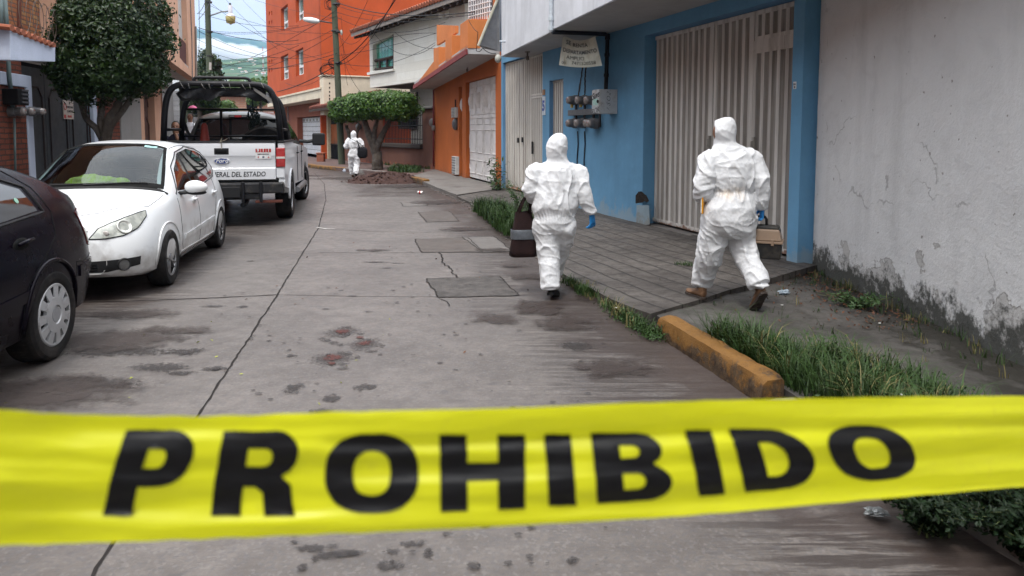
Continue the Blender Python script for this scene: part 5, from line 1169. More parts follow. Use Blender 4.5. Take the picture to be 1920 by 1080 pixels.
for k, (px, lab) in enumerate(((24, 'round electricity meter at the end of the brick wall pipe, leftmost of three'), (41, 'middle round electricity meter on the brick corner beside the grey gate'), (58, 'round electricity meter nearest the grey metal gate'))):
    u_, z_ = LF.uz(px, 209, .05); meter(u_, z_, .0 if k < 2 else .03, lab, .72, 'electricity meters on the brick corner', LF)
o = thing('meter_cabinet', 'black slatted metal box above the meters on the brick corner', 'metal box', LF.P(48, 180, 0)); mb = MB(); u0, z1 = LF.uz(33, 166, .2); u1, z0 = LF.uz(55, 198, .2); LF.box(mb, u0, u1, z0, z1, .0, .2); mb.build('housing', M_IRON, o, world=True, bevel=.01); mb = MB()
for i in range(4): zz = z0 + (z1 - z0) * (i + .5) / 4; LF.box(mb, u0 + .1, u1 - .03, zz, zz + .025, .2, .215)
mb.build('slats', simple('slat_grey', (.09,.09,.1), .5), o, world=True)
# no-parking sign on the gate
u_, z_ = LF.uz(126, 206, ng); o = thing('gate_sign', 'small worn red and white no parking sign on the grey gate', 'sign', LF.p(u_, z_, ng)); X = LF.M(u_, z_, ng + .022); hw, hh = .21, .16
mb = MB(); mb.box((-hw, -hh, -.016), (hw, hh, 0), 0, X); mb.build('sign_plate', simple('sign_plate_white', (.42,.36,.32), .6, var=.2, scale=15), o, world=True)
mb = MB(); mb.text('SE', .055, X @ Matrix.Translation((.05, .115, .002)), .002, .002); mb.text('PONCHAN', .054, X @ Matrix.Translation((.05, .045, .002)), .002, .002); mb.text('LLANTAS', .054, X @ Matrix.Translation((.05, -.025, .002)), .002, .002); mb.build('lettering', M_DARKM, o, world=True)
mb = MB(); mb.text('GRATIS', .050, X @ Matrix.Translation((.03, -.115, .002)), .003, .002); P = [X @ Vector((-.15 + .045 * math.cos(a), .05 + .055 * math.sin(a), .004)) for a in [i * .4488 for i in range(14)]]; mb.tube(P, .006, 4, closed=True); mb.box((-.2, -.145, 0), (-.12, -.085, .002), 0, X); mb.build('red_marks', simple('sign_red', (.35,.03,.03), .5), o, world=True)
# razor wire loops above the canopy
o = thing('razor_wire', 'loops of razor wire along the tiled canopy before the brick wall', 'razor wire', LF.P(60, 50, .3)); mb = MB(); P = []
for i in range(260):
    a = i * .25; c = LF.P(30, 34, .35).lerp(LF.P(150, 84, .35), i / 260); P.append(c + LF.u * .22 * math.cos(a) + Vector((0, 0, .28 * math.sin(a) + .1)))
mb.tube(P, .005, 4)
for i in range(4, 256, 5): mb.box((-.02, -.003, -.002), (.02, .003, .002), M=Matrix.Translation(P[i]) @ Matrix.Rotation(i, 4, 'X'))
mb.build('coil', simple('rusty_wire', (.12,.09,.075), .6, bump=0), o, world=True)

# ---- peach house
M_PEACH = m_plaster('peach_paint', (.56,.33,.225), (.35,.22,.16), .6, .8, .15, None, .15); M_BRD = simple('brown_door', (.085,.04,.032), .5, var=.3, scale=3)
ph = thing('peach_house', 'peach painted house with brown doors and an overhanging upper floor', 'house', (-8, 16.5, 0)); zo = (PF.uz(320, 115)[1] + PF.uz(370, 152)[1]) / 2; print('peach', PF.uz(320, 115)[1], PF.uz(370, 152)[1])
za, zb = PF.uz(320, 115)[1], PF.uz(370, 152)[1]; nP = -.9; topP = 8.5
wu0 = PF.uz(356, 50)[0]; wu1 = PF.uz(338, 50)[0]; wh1 = [PF.uz(339, 82), PF.uz(355, 97), PF.uz(355, -60), PF.uz(339, -60)]
br = [(0, za), (PF.L, zb), (PF.L, topP), (0, topP)]
mb = MB(); PF.wall(mb, br, [[PF.uz(339, 68), PF.uz(351, 118), (PF.uz(351, 118)[0], topP - .3), (PF.uz(339, 68)[0], topP - .3)]] if False else [[PF.uz(337, 108), PF.uz(354, 129), (PF.uz(354, 129)[0], 7.6), (PF.uz(337, 108)[0], 7.6)]], -.2, 0)
PF.box(mb, .0, .3, za, topP, -6, -.201); PF.box(mb, PF.L - .3, PF.L, zb + .25, topP, -6, -.201); mb.build('upper_wall', M_PEACH, ph, world=True)
mb = MB(); mb.prism([PF.p(0.01, za + .01, -.01), PF.p(PF.L - .01, zb + .01, -.01), PF.p(PF.L - .01, zb + .01, -5), PF.p(.01, za + .01, -5)], (0, 0, .2)); mb.build('soffit', M_SOFF, ph, world=True)
mb = MB(); mb.prism([PF.P(336, 112, -.05), PF.P(354, 132, -.05), PF.P(354, 88, -.05), PF.P(336, 68, -.05)], -PF.n * .05); mb.build('window_grille', simple('maroon_lattice', (.075,.02,.018), .7, var=.5, scale=20), ph, world=True)
mb = MB(); mb.prism([PF.P(334, 75, -.12), PF.P(357, 100, -.12), PF.P(357, -90, -.12), PF.P(334, -110, -.12)], -PF.n * .05); mb.build('balcony_recess', simple('grey_white_recess', (.42,.40,.38), .8), ph, world=True)
ds = [(271, 291), (303, 322)]; holes = []
for a, b in ds:
    u0, u1 = PF.uz(a, 230, nP)[0], PF.uz(b, 230, nP)[0]; zt_ = PF.uz(a, 158, nP)[1]; holes.append([(u0, .0), (u1, .0), (u1, zt_), (u0, zt_)])
us = PF.uz(262, 230, nP)[0]; mb = MB(); PF.wall(mb, [(us, 0), (PF.L, 0), (PF.L, zb), (us, za)], holes, nP - .3, nP); mb.build('ground_wall', M_PEACH, ph, world=True)
for h in holes:
    u0, u1, zt_ = h[0][0], h[1][0], h[2][1]; mb = MB(); PF.box(mb, u0, u1, .1, zt_, nP - .22, nP - .16); W_ = (u1 - u0) / 2
    for k in range(2):
        a, b = u0 + k * W_ + .05, u0 + (k + 1) * W_ - .05
        for z0, z1 in ((.3, 1.0), (1.1, zt_ - .75)): mb.tube([PF.p(a, z0, nP - .15), PF.p(b, z0, nP - .15), PF.p(b, z1 - .2, nP - .15), PF.p((a + b) / 2, z1, nP - .15), PF.p(a, z1 - .2, nP - .15)], .02, 4, closed=True)
        P = [PF.p((a + b) / 2 + (b - a) / 2 * math.cos(t), zt_ - .5 + .3 * math.sin(t), nP - .15) for t in [i * .35 for i in range(10)]]; mb.tube(P, .018, 4)
    mb.build('door', M_BRD, ph, world=True)
mb = MB(); mb.tube([PF.P(357, 0, .03), PF.P(360, 80, .03), PF.P(361, 152, .03)], .015, 5); mb.tube([PF.P(367, 50, .03), PF.P(368, 150, .03)], .03, 6); mb.build('wall_cable', MATS['grey_fascia'], ph, world=True)
bulb_holder(PF, 312, 140, 'lamp_socket', ph, za - .02)
# ================================================================ VEHICLES
rnd = random.Random(21)
def paint(name, col, rough=.28, coat=.6, metal=0, dirt=(.2,.17,.14), damt=.12):
    t = NT(name); n1 = t.noise(5, 6, .6); geo = t.n('ShaderNodeNewGeometry')
    tcn = t.coord(); sx = t.n('ShaderNodeSeparateXYZ'); t.l(tcn, sx.inputs[0])
    g = t.math('ADD', t.ramp(sx.outputs[2], .15, .75, .35, -.12), n1); c = t.mix(t.ramp(g, .55, .85, 0, .55), col, dirt); c = t.mix(t.ramp(t.noise(60, 3), .6, .75, 0, damt), c, dirt)
    c = t.mix(geo.outputs['Backfacing'], c, (.015, .015, .016))
    r = t.ramp(n1, .3, .7, rough, rough + .12)
    drops = t.noise(150, 2, .5); nr = t.bump(t.ramp(drops, .62, .7), .12, .002)
    return t.fin(c, r, metal, nr, .10 if max(col) < .05 else .4, Coat_Weight=coat, Coat_Roughness=.06)
M_CW = paint('white_car_paint', (.66,.67,.68), damt=.04); M_CD = paint('dark_purple_car_paint', (.003,.0018,.005), .2, .03, 0, (.008,.006,.006), .03); M_TW = paint('truck_white_paint', (.60,.61,.635), .32, .5)
M_TYRE = simple('tyre_rubber', (.014,.013,.013), .85, var=.3, scale=12, bump=.4, bscale=60, dirt=(.045,.038,.034), dscale=5, dlo=.5, dhi=.7)
M_RIM = simple('alloy_rim', (.34,.34,.35), .38, metal=.75, var=.25, bump=0, dirt=(.10,.08,.07), dscale=9); M_HUB = simple('silver_hubcap', (.42,.42,.43), .45, metal=.35, var=.15, bump=0, dirt=(.16,.14,.13), dscale=10, dlo=.55, dhi=.75)
M_BLKP = simple('black_plastic', (.018,.018,.019), .55, bump=.2, bscale=120); M_GAP = simple('panel_gap', (.006,.006,.006), .9, bump=0, var=0)
def m_glass_tint(name, tint, dark=.35, rough=.03):
    t = NT(name); tr = t.n('ShaderNodeBsdfTransparent'); tr.inputs[0].default_value = (*tint, 1); gl = t.n('ShaderNodeBsdfGlossy'); gl.inputs['Roughness'].default_value = rough; gl.inputs[0].default_value = (.95, .98, 1, 1)
    fr_ = t.n('ShaderNodeFresnel'); fr_.inputs['IOR'].default_value = 1.4; ms = t.n('ShaderNodeMixShader'); t.l(fr_.outputs[0], ms.inputs[0]); t.l(tr.outputs[0], ms.inputs[1]); t.l(gl.outputs[0], ms.inputs[2])
    t.l(ms.outputs[0], t.t.nodes['Material Output'].inputs[0]); return t.m
M_WIND = m_glass_tint('windscreen_glass', (.42,.50,.50)); M_SIDEG = simple('tinted_side_glass', (.008,.009,.010), .04, bump=0, var=.1, Coat_Weight=1.0)
M_INT = simple('car_interior', (.035,.036,.038), .8, var=.2); M_LAMPG = (lambda t: t.fin(t.mix(t.ramp(t.noise(14, 3), .4, .6), (.30,.31,.28), (.44,.45,.40)), .18, .25, t.bump(t.noise(90, 2), .3, .004), .5, Coat_Weight=1.0))(NT('hazy_headlamp'))
M_REDL = simple('red_tail_lamp', (.32,.012,.015), .15, bump=.3, bscale=160, Coat_Weight=1.0); M_DRED = simple('dark_red_tail_lamp', (.11,.008,.01), .15, bump=0, Coat_Weight=1.0); M_CLR = simple('clear_lens', (.45,.42,.40), .2, bump=0)

def shell(xs, P, nb=None):
    rows = []
    for x in xs:
        q = {k: interp(x, v) for k, v in P.items()}
        wm, wb, wt, zb, zt, zl = q['wmax'], q['wbelt'], q['wtop'], q['zb'], q['zt'], q['zbelt']; rc = q.get('rc', .06); cr_ = q.get('crown', .04)
        h = [(0, zb), (wm * .5, zb), (wm * .88, zb + .002), (wm * .955, zb + .035)]
        for i in range(1, 11):
            s = i / 10; z = zb + .035 + (zl - zb - .035) * s
            lo, hi = wm * .955, wb; base = lo + (hi - lo) * s; bulge = (wm - (lo + hi) / 2) * (1 - abs(2 * s - 1) ** 2.2); h.append((base + bulge, z))
        ze = max(zl + .004, zt - rc); wt_ = min(wt, wb - .004)
        for i in range(1, 8):
            s = i / 7; h.append((wb + (wt_ - wb) * s + .018 * math.sin(math.pi * s) * min(1, (ze - zl) / .3), zl + (ze - zl) * s))
        tp = max(zt, ze + .003)
        for f in (.985, .95, .9, .82, .7, .55, .38, .2, 0):
            h.append((wt_ * f, ze + (tp - ze) * (1 - f ** 5) + cr_ * (1 - f * f)))
        rows.append([(x, y, z) for y, z in h] + [(x, -y, z) for y, z in h[-2:0:-1]])
    mb = MB(); mb.grid(rows, closed=True); m = len(rows[0]); n = len(mb.v)
    mb.f += [tuple(range(m)), tuple(range(n - m, n))[::-1]]; mb.mi += [0, 0]; return mb
def cut_mesh(o, cutters):
    """subtract cutter meshes (boolean) and bake the result"""
    for c in cutters:
        md = o.modifiers.new('cut', 'BOOLEAN'); md.object = c; md.operation = 'DIFFERENCE'; md.solver = 'EXACT'
    bpy.context.view_layer.update(); dg = bpy.context.evaluated_depsgraph_get(); me = bpy.data.meshes.new_from_object(o.evaluated_get(dg)); o.modifiers.clear(); o.data = me
    for c in cutters: bpy.data.objects.remove(c)
    me.polygons.foreach_set('use_smooth', [True] * len(me.polygons)); me.set_sharp_from_angle(angle=R(38))
def bvh_of(mb): return BVHTree.FromPolygons([Vector(v) for v in mb.v], mb.f)
def hit(bvh, p, d):
    d = Vector(d).normalized(); r = bvh.ray_cast(Vector(p) - d * 4, d)
    if r[0] is None:
        r2 = bvh.find_nearest(Vector(p)); return r2[0], r2[1]
    n = r[1]; return r[0], (n if n.dot(d) < 0 else -n)
def patch_on(bvh, fn, d, nu, nv, off=.003, deep=.02, mb=None, mi=0):
    """a skin laid on the body: fn(s,t) gives the start point, d the projection direction"""
    mb = mb or MB(); G_ = []; N_ = []
    for j in range(nv + 1):
        for i in range(nu + 1):
            p, n = hit(bvh, fn(i / nu, j / nv), d); G_.append(p); N_.append(n)
    W_ = nu + 1; rows = [[tuple(G_[j * W_ + i] + N_[j * W_ + i] * off) for i in range(W_)] for j in range(nv + 1)]; mb.grid(rows, mi)
    idx = [(0, i) for i in range(W_)] + [(j, nu) for j in range(1, nv + 1)] + [(nv, i) for i in range(nu - 1, -1, -1)] + [(j, 0) for j in range(nv - 1, 0, -1)]
    top = [tuple(G_[j * W_ + i] + N_[j * W_ + i] * off) for j, i in idx]; bot = [tuple(G_[j * W_ + i] - N_[j * W_ + i] * deep) for j, i in idx]; mb.grid([top, bot], mi, closed=True); return mb
def line_on(bvh, pts, d, r, off=0, mb=None, mi=0, seg=5, step=.04, closed=False):
    mb = mb or MB(); P = []
    pts = [Vector(p) for p in pts]
    for a, b in zip(pts, pts[1:]):
        n = max(1, int((b - a).length / step)); P += [a.lerp(b, i / n) for i in range(n)]
    P.append(pts[-1]); Q = []
    for p in P: q, n = hit(bvh, p, d); Q.append(q + n * off)
    mb.tube(Q, r, seg, mi); return mb
class Gaps(MB):
    def __init__(s, par): MB.__init__(s); s.par = par
    def tube(s, P, r, seg=8, mi=0): MB().tube(P, r, seg, mi).build('panel_gap', M_GAP, s.par)
def rails(bot, top, mk):
    def f(s, t):
        def at(pl):
            k = min(int(s * (len(pl) - 1)), len(pl) - 2); u = s * (len(pl) - 1) - k; return (pl[k][0] * (1 - u) + pl[k + 1][0] * u, pl[k][1] * (1 - u) + pl[k + 1][1] * u)
        a, b = at(bot), at(top); return mk(a[0] * (1 - t) + b[0] * t, a[1] * (1 - t) + b[1] * t)
    return f
def wheel(parent, x, y, r, wd, side, spokes=5, style='alloy', mat=None, steer=0, rimr=None):
    """side: +1 outer face to +y"""
    rim = rimr or r * .66; Mw = Matrix.Translation((x, y, r)) @ Matrix.Rotation(steer, 4, 'Z') @ Matrix.Rotation(-R(90) * side, 4, 'X'); h = wd / 2
    mb = MB(); prof = [(rim * .96, -h * .9), (rim * 1.02, -h), (r * .90, -h * 1.02), (r * .97, -h * .86), (r, -h * .6), (r, h * .6), (r * .975, h * .86), (r * .91, h * 1.02), (r * .80, h * 1.04), (rim * 1.03, h * .98), (rim * .97, h * .88)]
    mb.lathe(prof, Mw, 48, caps=False)
    for k in range(60):   # tread blocks
        a = 6.283 * k / 60
        for hh in (-h * .45, 0, h * .45):
            P = [Mw @ Vector((rr * math.cos(a + da), rr * math.sin(a + da), hh + dh)) for rr, da, dh in ((r + .0015, 0, -h * .17), (r + .0015, .06, -h * .12), (r + .0015, .06, h * .17), (r + .0015, 0, h * .12))]; 
            mb.add(P + [Mw @ Vector(((r - .003) * math.cos(a + da), (r - .003) * math.sin(a + da), hh)) for da in (0, .06, .06, 0)], [(0, 1, 2, 3), (0, 4, 5, 1), (1, 5, 6, 2), (2, 6, 7, 3), (3, 7, 4, 0)])
    t_ = mb.build('wheel', M_TYRE, parent, smooth=True, auto=30)
    mb = MB(); mb.lathe([(rim * 1.0, h * .9), (rim * .94, h * .84), (rim * .93, h * .76)], Mw, 48, caps=False); mb.lathe([(rim * 1.0, h * .9), (rim * .985, h * .96), (rim * .94, h * .93)], Mw, 48, caps=False)
    mb.build('rim', mat or M_RIM, t_, smooth=True, auto=40)
    mb = MB(); mb.lathe([(rim * .925, h * .76), (rim * .90, h * .35), (rim * .9, h * .1), (.001, h * .1)], Mw, 32, caps=False); mb.build('shaded_barrel', M_GAP, t_)  # barrel and disc coloured black for the shade behind the spokes
    mb = MB()
    if style == 'alloy':
        for k in range(spokes):
            a0 = 6.283 * k / spokes
            for s in (-1, 1):
                P = []
                for rr, da, wv_ in ((rim * .16, 0.02 * s, .16), (rim * .50, .10 * s, .060), (rim * .93, .17 * s, .040)): P.append((rr, a0 + da, wv_))
                top = [(rr * math.cos(a - w2), rr * math.sin(a - w2)) for rr, a, w2 in P] + [(rr * math.cos(a + w2), rr * math.sin(a + w2)) for rr, a, w2 in P[::-1]]
                mb.prism([Mw @ Vector((px, py, h * (.80 if i in (0, 5) else .84))) for i, (px, py) in enumerate(top)], (Mw.to_3x3() @ Vector((0, 0, -.03))))
        mb.lathe([(rim * .19, h * .6), (rim * .19, h * .84), (rim * .15, h * .88), (.001, h * .88)], Mw, 24, caps=False)
    elif style == 'cap':
        mb.lathe([(rim * .99, h * .93), (rim * .96, h * 1.0), (rim * .90, h * .99)], Mw, 48, caps=False); mb.lathe([(rim * .90, h * .99), (rim * .90, h * .85)], Mw, 48, caps=False)
        mb.lathe([(rim * .58, h * .84), (rim * .57, h * 1.06), (rim * .30, h * 1.10), (rim * .28, h * 1.04), (rim * .2, h * 1.04), (.001, h * 1.05)], Mw, 40, caps=False)
        for k in range(spokes):
            a0 = 6.283 * k / spokes; w1, w2 = .19, .195
            top = [(rim * .55, a0 - w1 * 1.1), (rim * .91, a0 - w2 * .85), (rim * .93, a0), (rim * .91, a0 + w2 * .85), (rim * .55, a0 + w1 * 1.1)]
            mb.prism([Mw @ Vector((rr * math.cos(a), rr * math.sin(a), h * (1.05 if i in (0, 4) else .99))) for i, (rr, a) in enumerate(top)], Mw.to_3x3() @ Vector((0, 0, -.02)))
    else:
        mb.lathe([(rim * .9, h * .5), (rim * .5, h * .35), (.001, h * .4)], Mw, 24, caps=False)
    mb.build('hubcap' if style == 'cap' else 'spokes', mat or M_RIM, t_, smooth=True, auto=30)
    if style == 'cap':
        mb = MB(); mb.lathe([(rim * .245, h * 1.052), (rim * .235, h * 1.075), (.001, h * 1.08)], Mw, 24, caps=False); mb.build('centre_badge', simple('grey_badge', (.25,.25,.26), .5), t_)
    return t_
def arch_cutter(x, z, r, y0, y1):
    mb = MB(); mb.lathe([(r, y0), (r, y1)], Matrix.Translation((x, 0, z)) @ Matrix.Rotation(-R(90), 4, 'X'), 40); o = mb.build('cutter', M_GAP); return o

# ---------------- white hatchback, facing the camera
Fw, Rw = G(307, 534), G(401, 465); fd = (Fw - Rw).normalized(); lf = Vector((-fd.y, fd.x, 0)); WB = 2.465
cc = Fw - fd * (WB / 2) - lf * .735; rz_ = math.atan2(fd.y, fd.x); print('white car', cc, math.degrees(rz_), (Fw - Rw).length)
wc_ = thing('parked_car', 'white hatchback parked facing the camera with a yellow vest on its dashboard', 'car', (cc.x, cc.y, 0), rz_)
PW = dict(zb=[(-1.9,.40),(-1.8,.27),(-1.4,.20),(1.5,.19),(1.85,.22),(1.98,.27)],
          zt=[(-1.92,.80),(-1.86,.92),(-1.72,1.02),(-1.45,1.27),(-1.25,1.37),(-.9,1.425),(-.3,1.455),(.1,1.43),(.35,1.33),(.75,1.09),(.98,.955),(1.25,.90),(1.6,.86),(1.82,.79),(1.93,.70),(1.99,.58)],
          zbelt=[(-1.92,.74),(-1.7,.90),(-1.3,.955),(-.5,.93),(.4,.885),(.95,.85),(1.3,.83),(1.7,.75),(1.9,.64),(1.99,.48)],
          wmax=[(-1.92,.62),(-1.85,.72),(-1.6,.79),(-1.2,.825),(0,.83),(1.1,.825),(1.5,.79),(1.75,.72),(1.9,.61),(1.99,.46)],
          wbelt=[(-1.92,.58),(-1.8,.66),(-1.5,.73),(-1.1,.765),(0,.775),(.9,.76),(1.3,.72),(1.6,.66),(1.85,.55),(1.99,.42)],
          wtop=[(-1.92,.52),(-1.7,.60),(-1.3,.575),(-.9,.565),(0,.565),(.3,.575),(.75,.64),(.98,.70),(1.3,.68),(1.6,.62),(1.85,.5),(1.99,.38)],
          rc=[(-1.9,.03),(-1.5,.06),(0,.06),(.8,.04),(1.1,.03),(2,.03)], crown=[(-1.9,.02),(-1.2,.03),(0,.035),(.8,.055),(1.3,.06),(1.7,.05),(1.99,.03)])
xs_ = [-1.92,-1.89,-1.86,-1.8] + [-1.75 + i * .05 for i in range(72)] + [1.84,1.87,1.9,1.93,1.95,1.97,1.985,1.99]
smb = shell(xs_, PW); bv = bvh_of(smb); body = smb.build('body', M_CW, wc_)
cut_mesh(body, [arch_cutter(s * WB / 2, .31, .335, a, b) for s in (1, -1) for a, b in ((.52, 1.0), (-1.0, -.52))])
# open the bodywork under the windscreen so that one looks in
def in_wind(c): 
    return .22 < c.x < .93 and abs(c.y) < (.50 + (c.x - .2) * .16) and c.z > .9
bm = bmesh.new(); bm.from_mesh(body.data); bmesh.ops.delete(bm, geom=[f for f in bm.faces if in_wind(f.calc_center_median())], context='FACES'); bm.to_mesh(body.data); bm.free()
DN = (0, 0, -1)
def wind(f0, f1):
    def fn(s, t):
        y = (s * 2 - 1); xb = .985 - .10 * y * y; xt = .17 - .05 * y * y; x = xb + (xt - xb) * (f0 + (f1 - f0) * t); hw = .675 + (.52 - .675) * (f0 + (f1 - f0) * t); return Vector((x, y * hw, 1.2))
    return fn
wsm = patch_on(bv, wind(0, 1), DN, 30, 20, .004, .006); ws_ = wsm.build('windscreen', M_WIND, wc_, smooth=True)
# black ceramic border
mb = MB()
P = [(-1 + 2 * i / 20, 0) for i in range(21)]
def wp(y, f, o=.007):
    xb = .985 - .10 * y * y; xt = .17 - .05 * y * y; x = xb + (xt - xb) * f; hw = .675 + (.52 - .675) * f; p, n = hit(bv, (x, y * hw, 1.2), DN); return p + n * o
def strip_w(a, b, n=24):
    mb.grid([[wp(a[0][0] + (a[1][0] - a[0][0]) * i / n, a[0][1] + (a[1][1] - a[0][1]) * i / n) for i in range(n + 1)], [wp(b[0][0] + (b[1][0] - b[0][0]) * i / n, b[0][1] + (b[1][1] - b[0][1]) * i / n) for i in range(n + 1)]])
strip_w([(-1.0, 0.0), (1.0, 0.0)], [(-.97, .09), (.97, .09)]); strip_w([(-1, 1), (1, 1)], [(-.95, .93), (.95, .93)]); strip_w([(-1, 0), (-1, 1)], [(-.955, .05), (-.94, .95)]); strip_w([(1, 0), (1, 1)], [(.955, .05), (.94, .95)])
mb.build('border', M_GAP, ws_, smooth=True, fixn=False)
mb = MB(); mb.grid([[wp(.58, .88, .009), wp(.82, .88, .009)], [wp(.58, .94, .009), wp(.82, .94, .009)]]); mb.build('windscreen_sticker', simple('teal_sticker', (.25,.42,.42), .5), ws_, fixn=False)
mb = MB(); mb.tube([wp(a, .02 + .035 * math.sin((a + .9) * 1.5), .02) for a in [-.85 + i * .085 for i in range(10)]], .008, 5); mb.tube([wp(a, .02 + .05 * abs(math.sin((a + .1) * 2.2)), .02) for a in [-.12 + i * .09 for i in range(11)]], .008, 5)
mb.build('wiper', M_BLKP, wc_)
mb = MB(); line_on(bv, [(.99 - .10 * y * y + .02, y * .72, 1.2) for y in [-1 + i * .1 for i in range(21)]], DN, .02, 0, mb); mb.build('cowl', M_BLKP, wc_)
# interior
mb = MB(); mb.box((.45, -.68, .60), (.90, .68, .95)); mb.build('dashboard', M_INT, wc_, bevel=.05); mb = MB()
for y in (-.34, .34): mb.box((-.42, y - .22, .45), (-.22, y + .22, 1.06)); mb.box((-.40, y - .11, 1.08), (-.28, y + .11, 1.28))
mb.build('front_seats', simple('seat_grey', (.085,.088,.09), .9), wc_, bevel=.06); mb = MB(); mb.box((-1.2, -.6, .45), (-1.05, .6, 1.1)); mb.box((-1.3, -.62, .40), (.9, .62, .42)); mb.build('rear_bench', M_INT, wc_, bevel=.04)
mb = MB(); cst = Vector((.33, .34, .90)); mb.tube([cst + Vector((.05 * math.sin(a) * -.5, .18 * math.cos(a), .18 * math.sin(a) * .9)) for a in [i * .3307 for i in range(19)]], .014, 6, closed=True); mb.box((.28, .16, .88), (.34, .52, .93)); mb.build('steering_wheel', M_INT, wc_)
mb = MB(); mb.box((.40, -.09, 1.245), (.42, .09, 1.30)); mb.build('rear_view_mirror', M_BLKP, wc_, bevel=.01)
# vest on the dashboard: a thing of its own
def m_vest():
    t = NT('hi_vis_fabric'); f = t.noise(9, 4, .6, (1, 2.5, 1)); return t.fin(t.mix(t.ramp(f, .45, .58), (.42,.62,.03), (.52,.60,.22)), .7, 0, t.bump(f, .6, .02), .2)
pv = MROOT[wc_.name] @ Vector((.62, -.10, .985)); vst = thing('safety_vest', 'folded yellow green safety vest lying on the white car dashboard', 'vest', pv, rz_); mb = MB()
bm = bmesh.new(); bmesh.ops.create_icosphere(bm, subdivisions=4, radius=1)
for v in bm.verts:
    c = v.co.copy(); k = 1 + .22 * noise.noise(c * 2.1) + .10 * (1 - 2 * abs(noise.noise(c * 3.4))); v.co = Vector((c.x * .12, c.y * .27, max(-.3, c.z) * .095 + .03)) * k
mb.add([v.co[:] for v in bm.verts], [tuple(v.index for v in f.verts) for f in bm.faces]); bm.free()
mb.ell((.0, .27, .035), (.09, .10, .07)); mb.build('folded_cloth', m_vest(), vst, smooth=True)
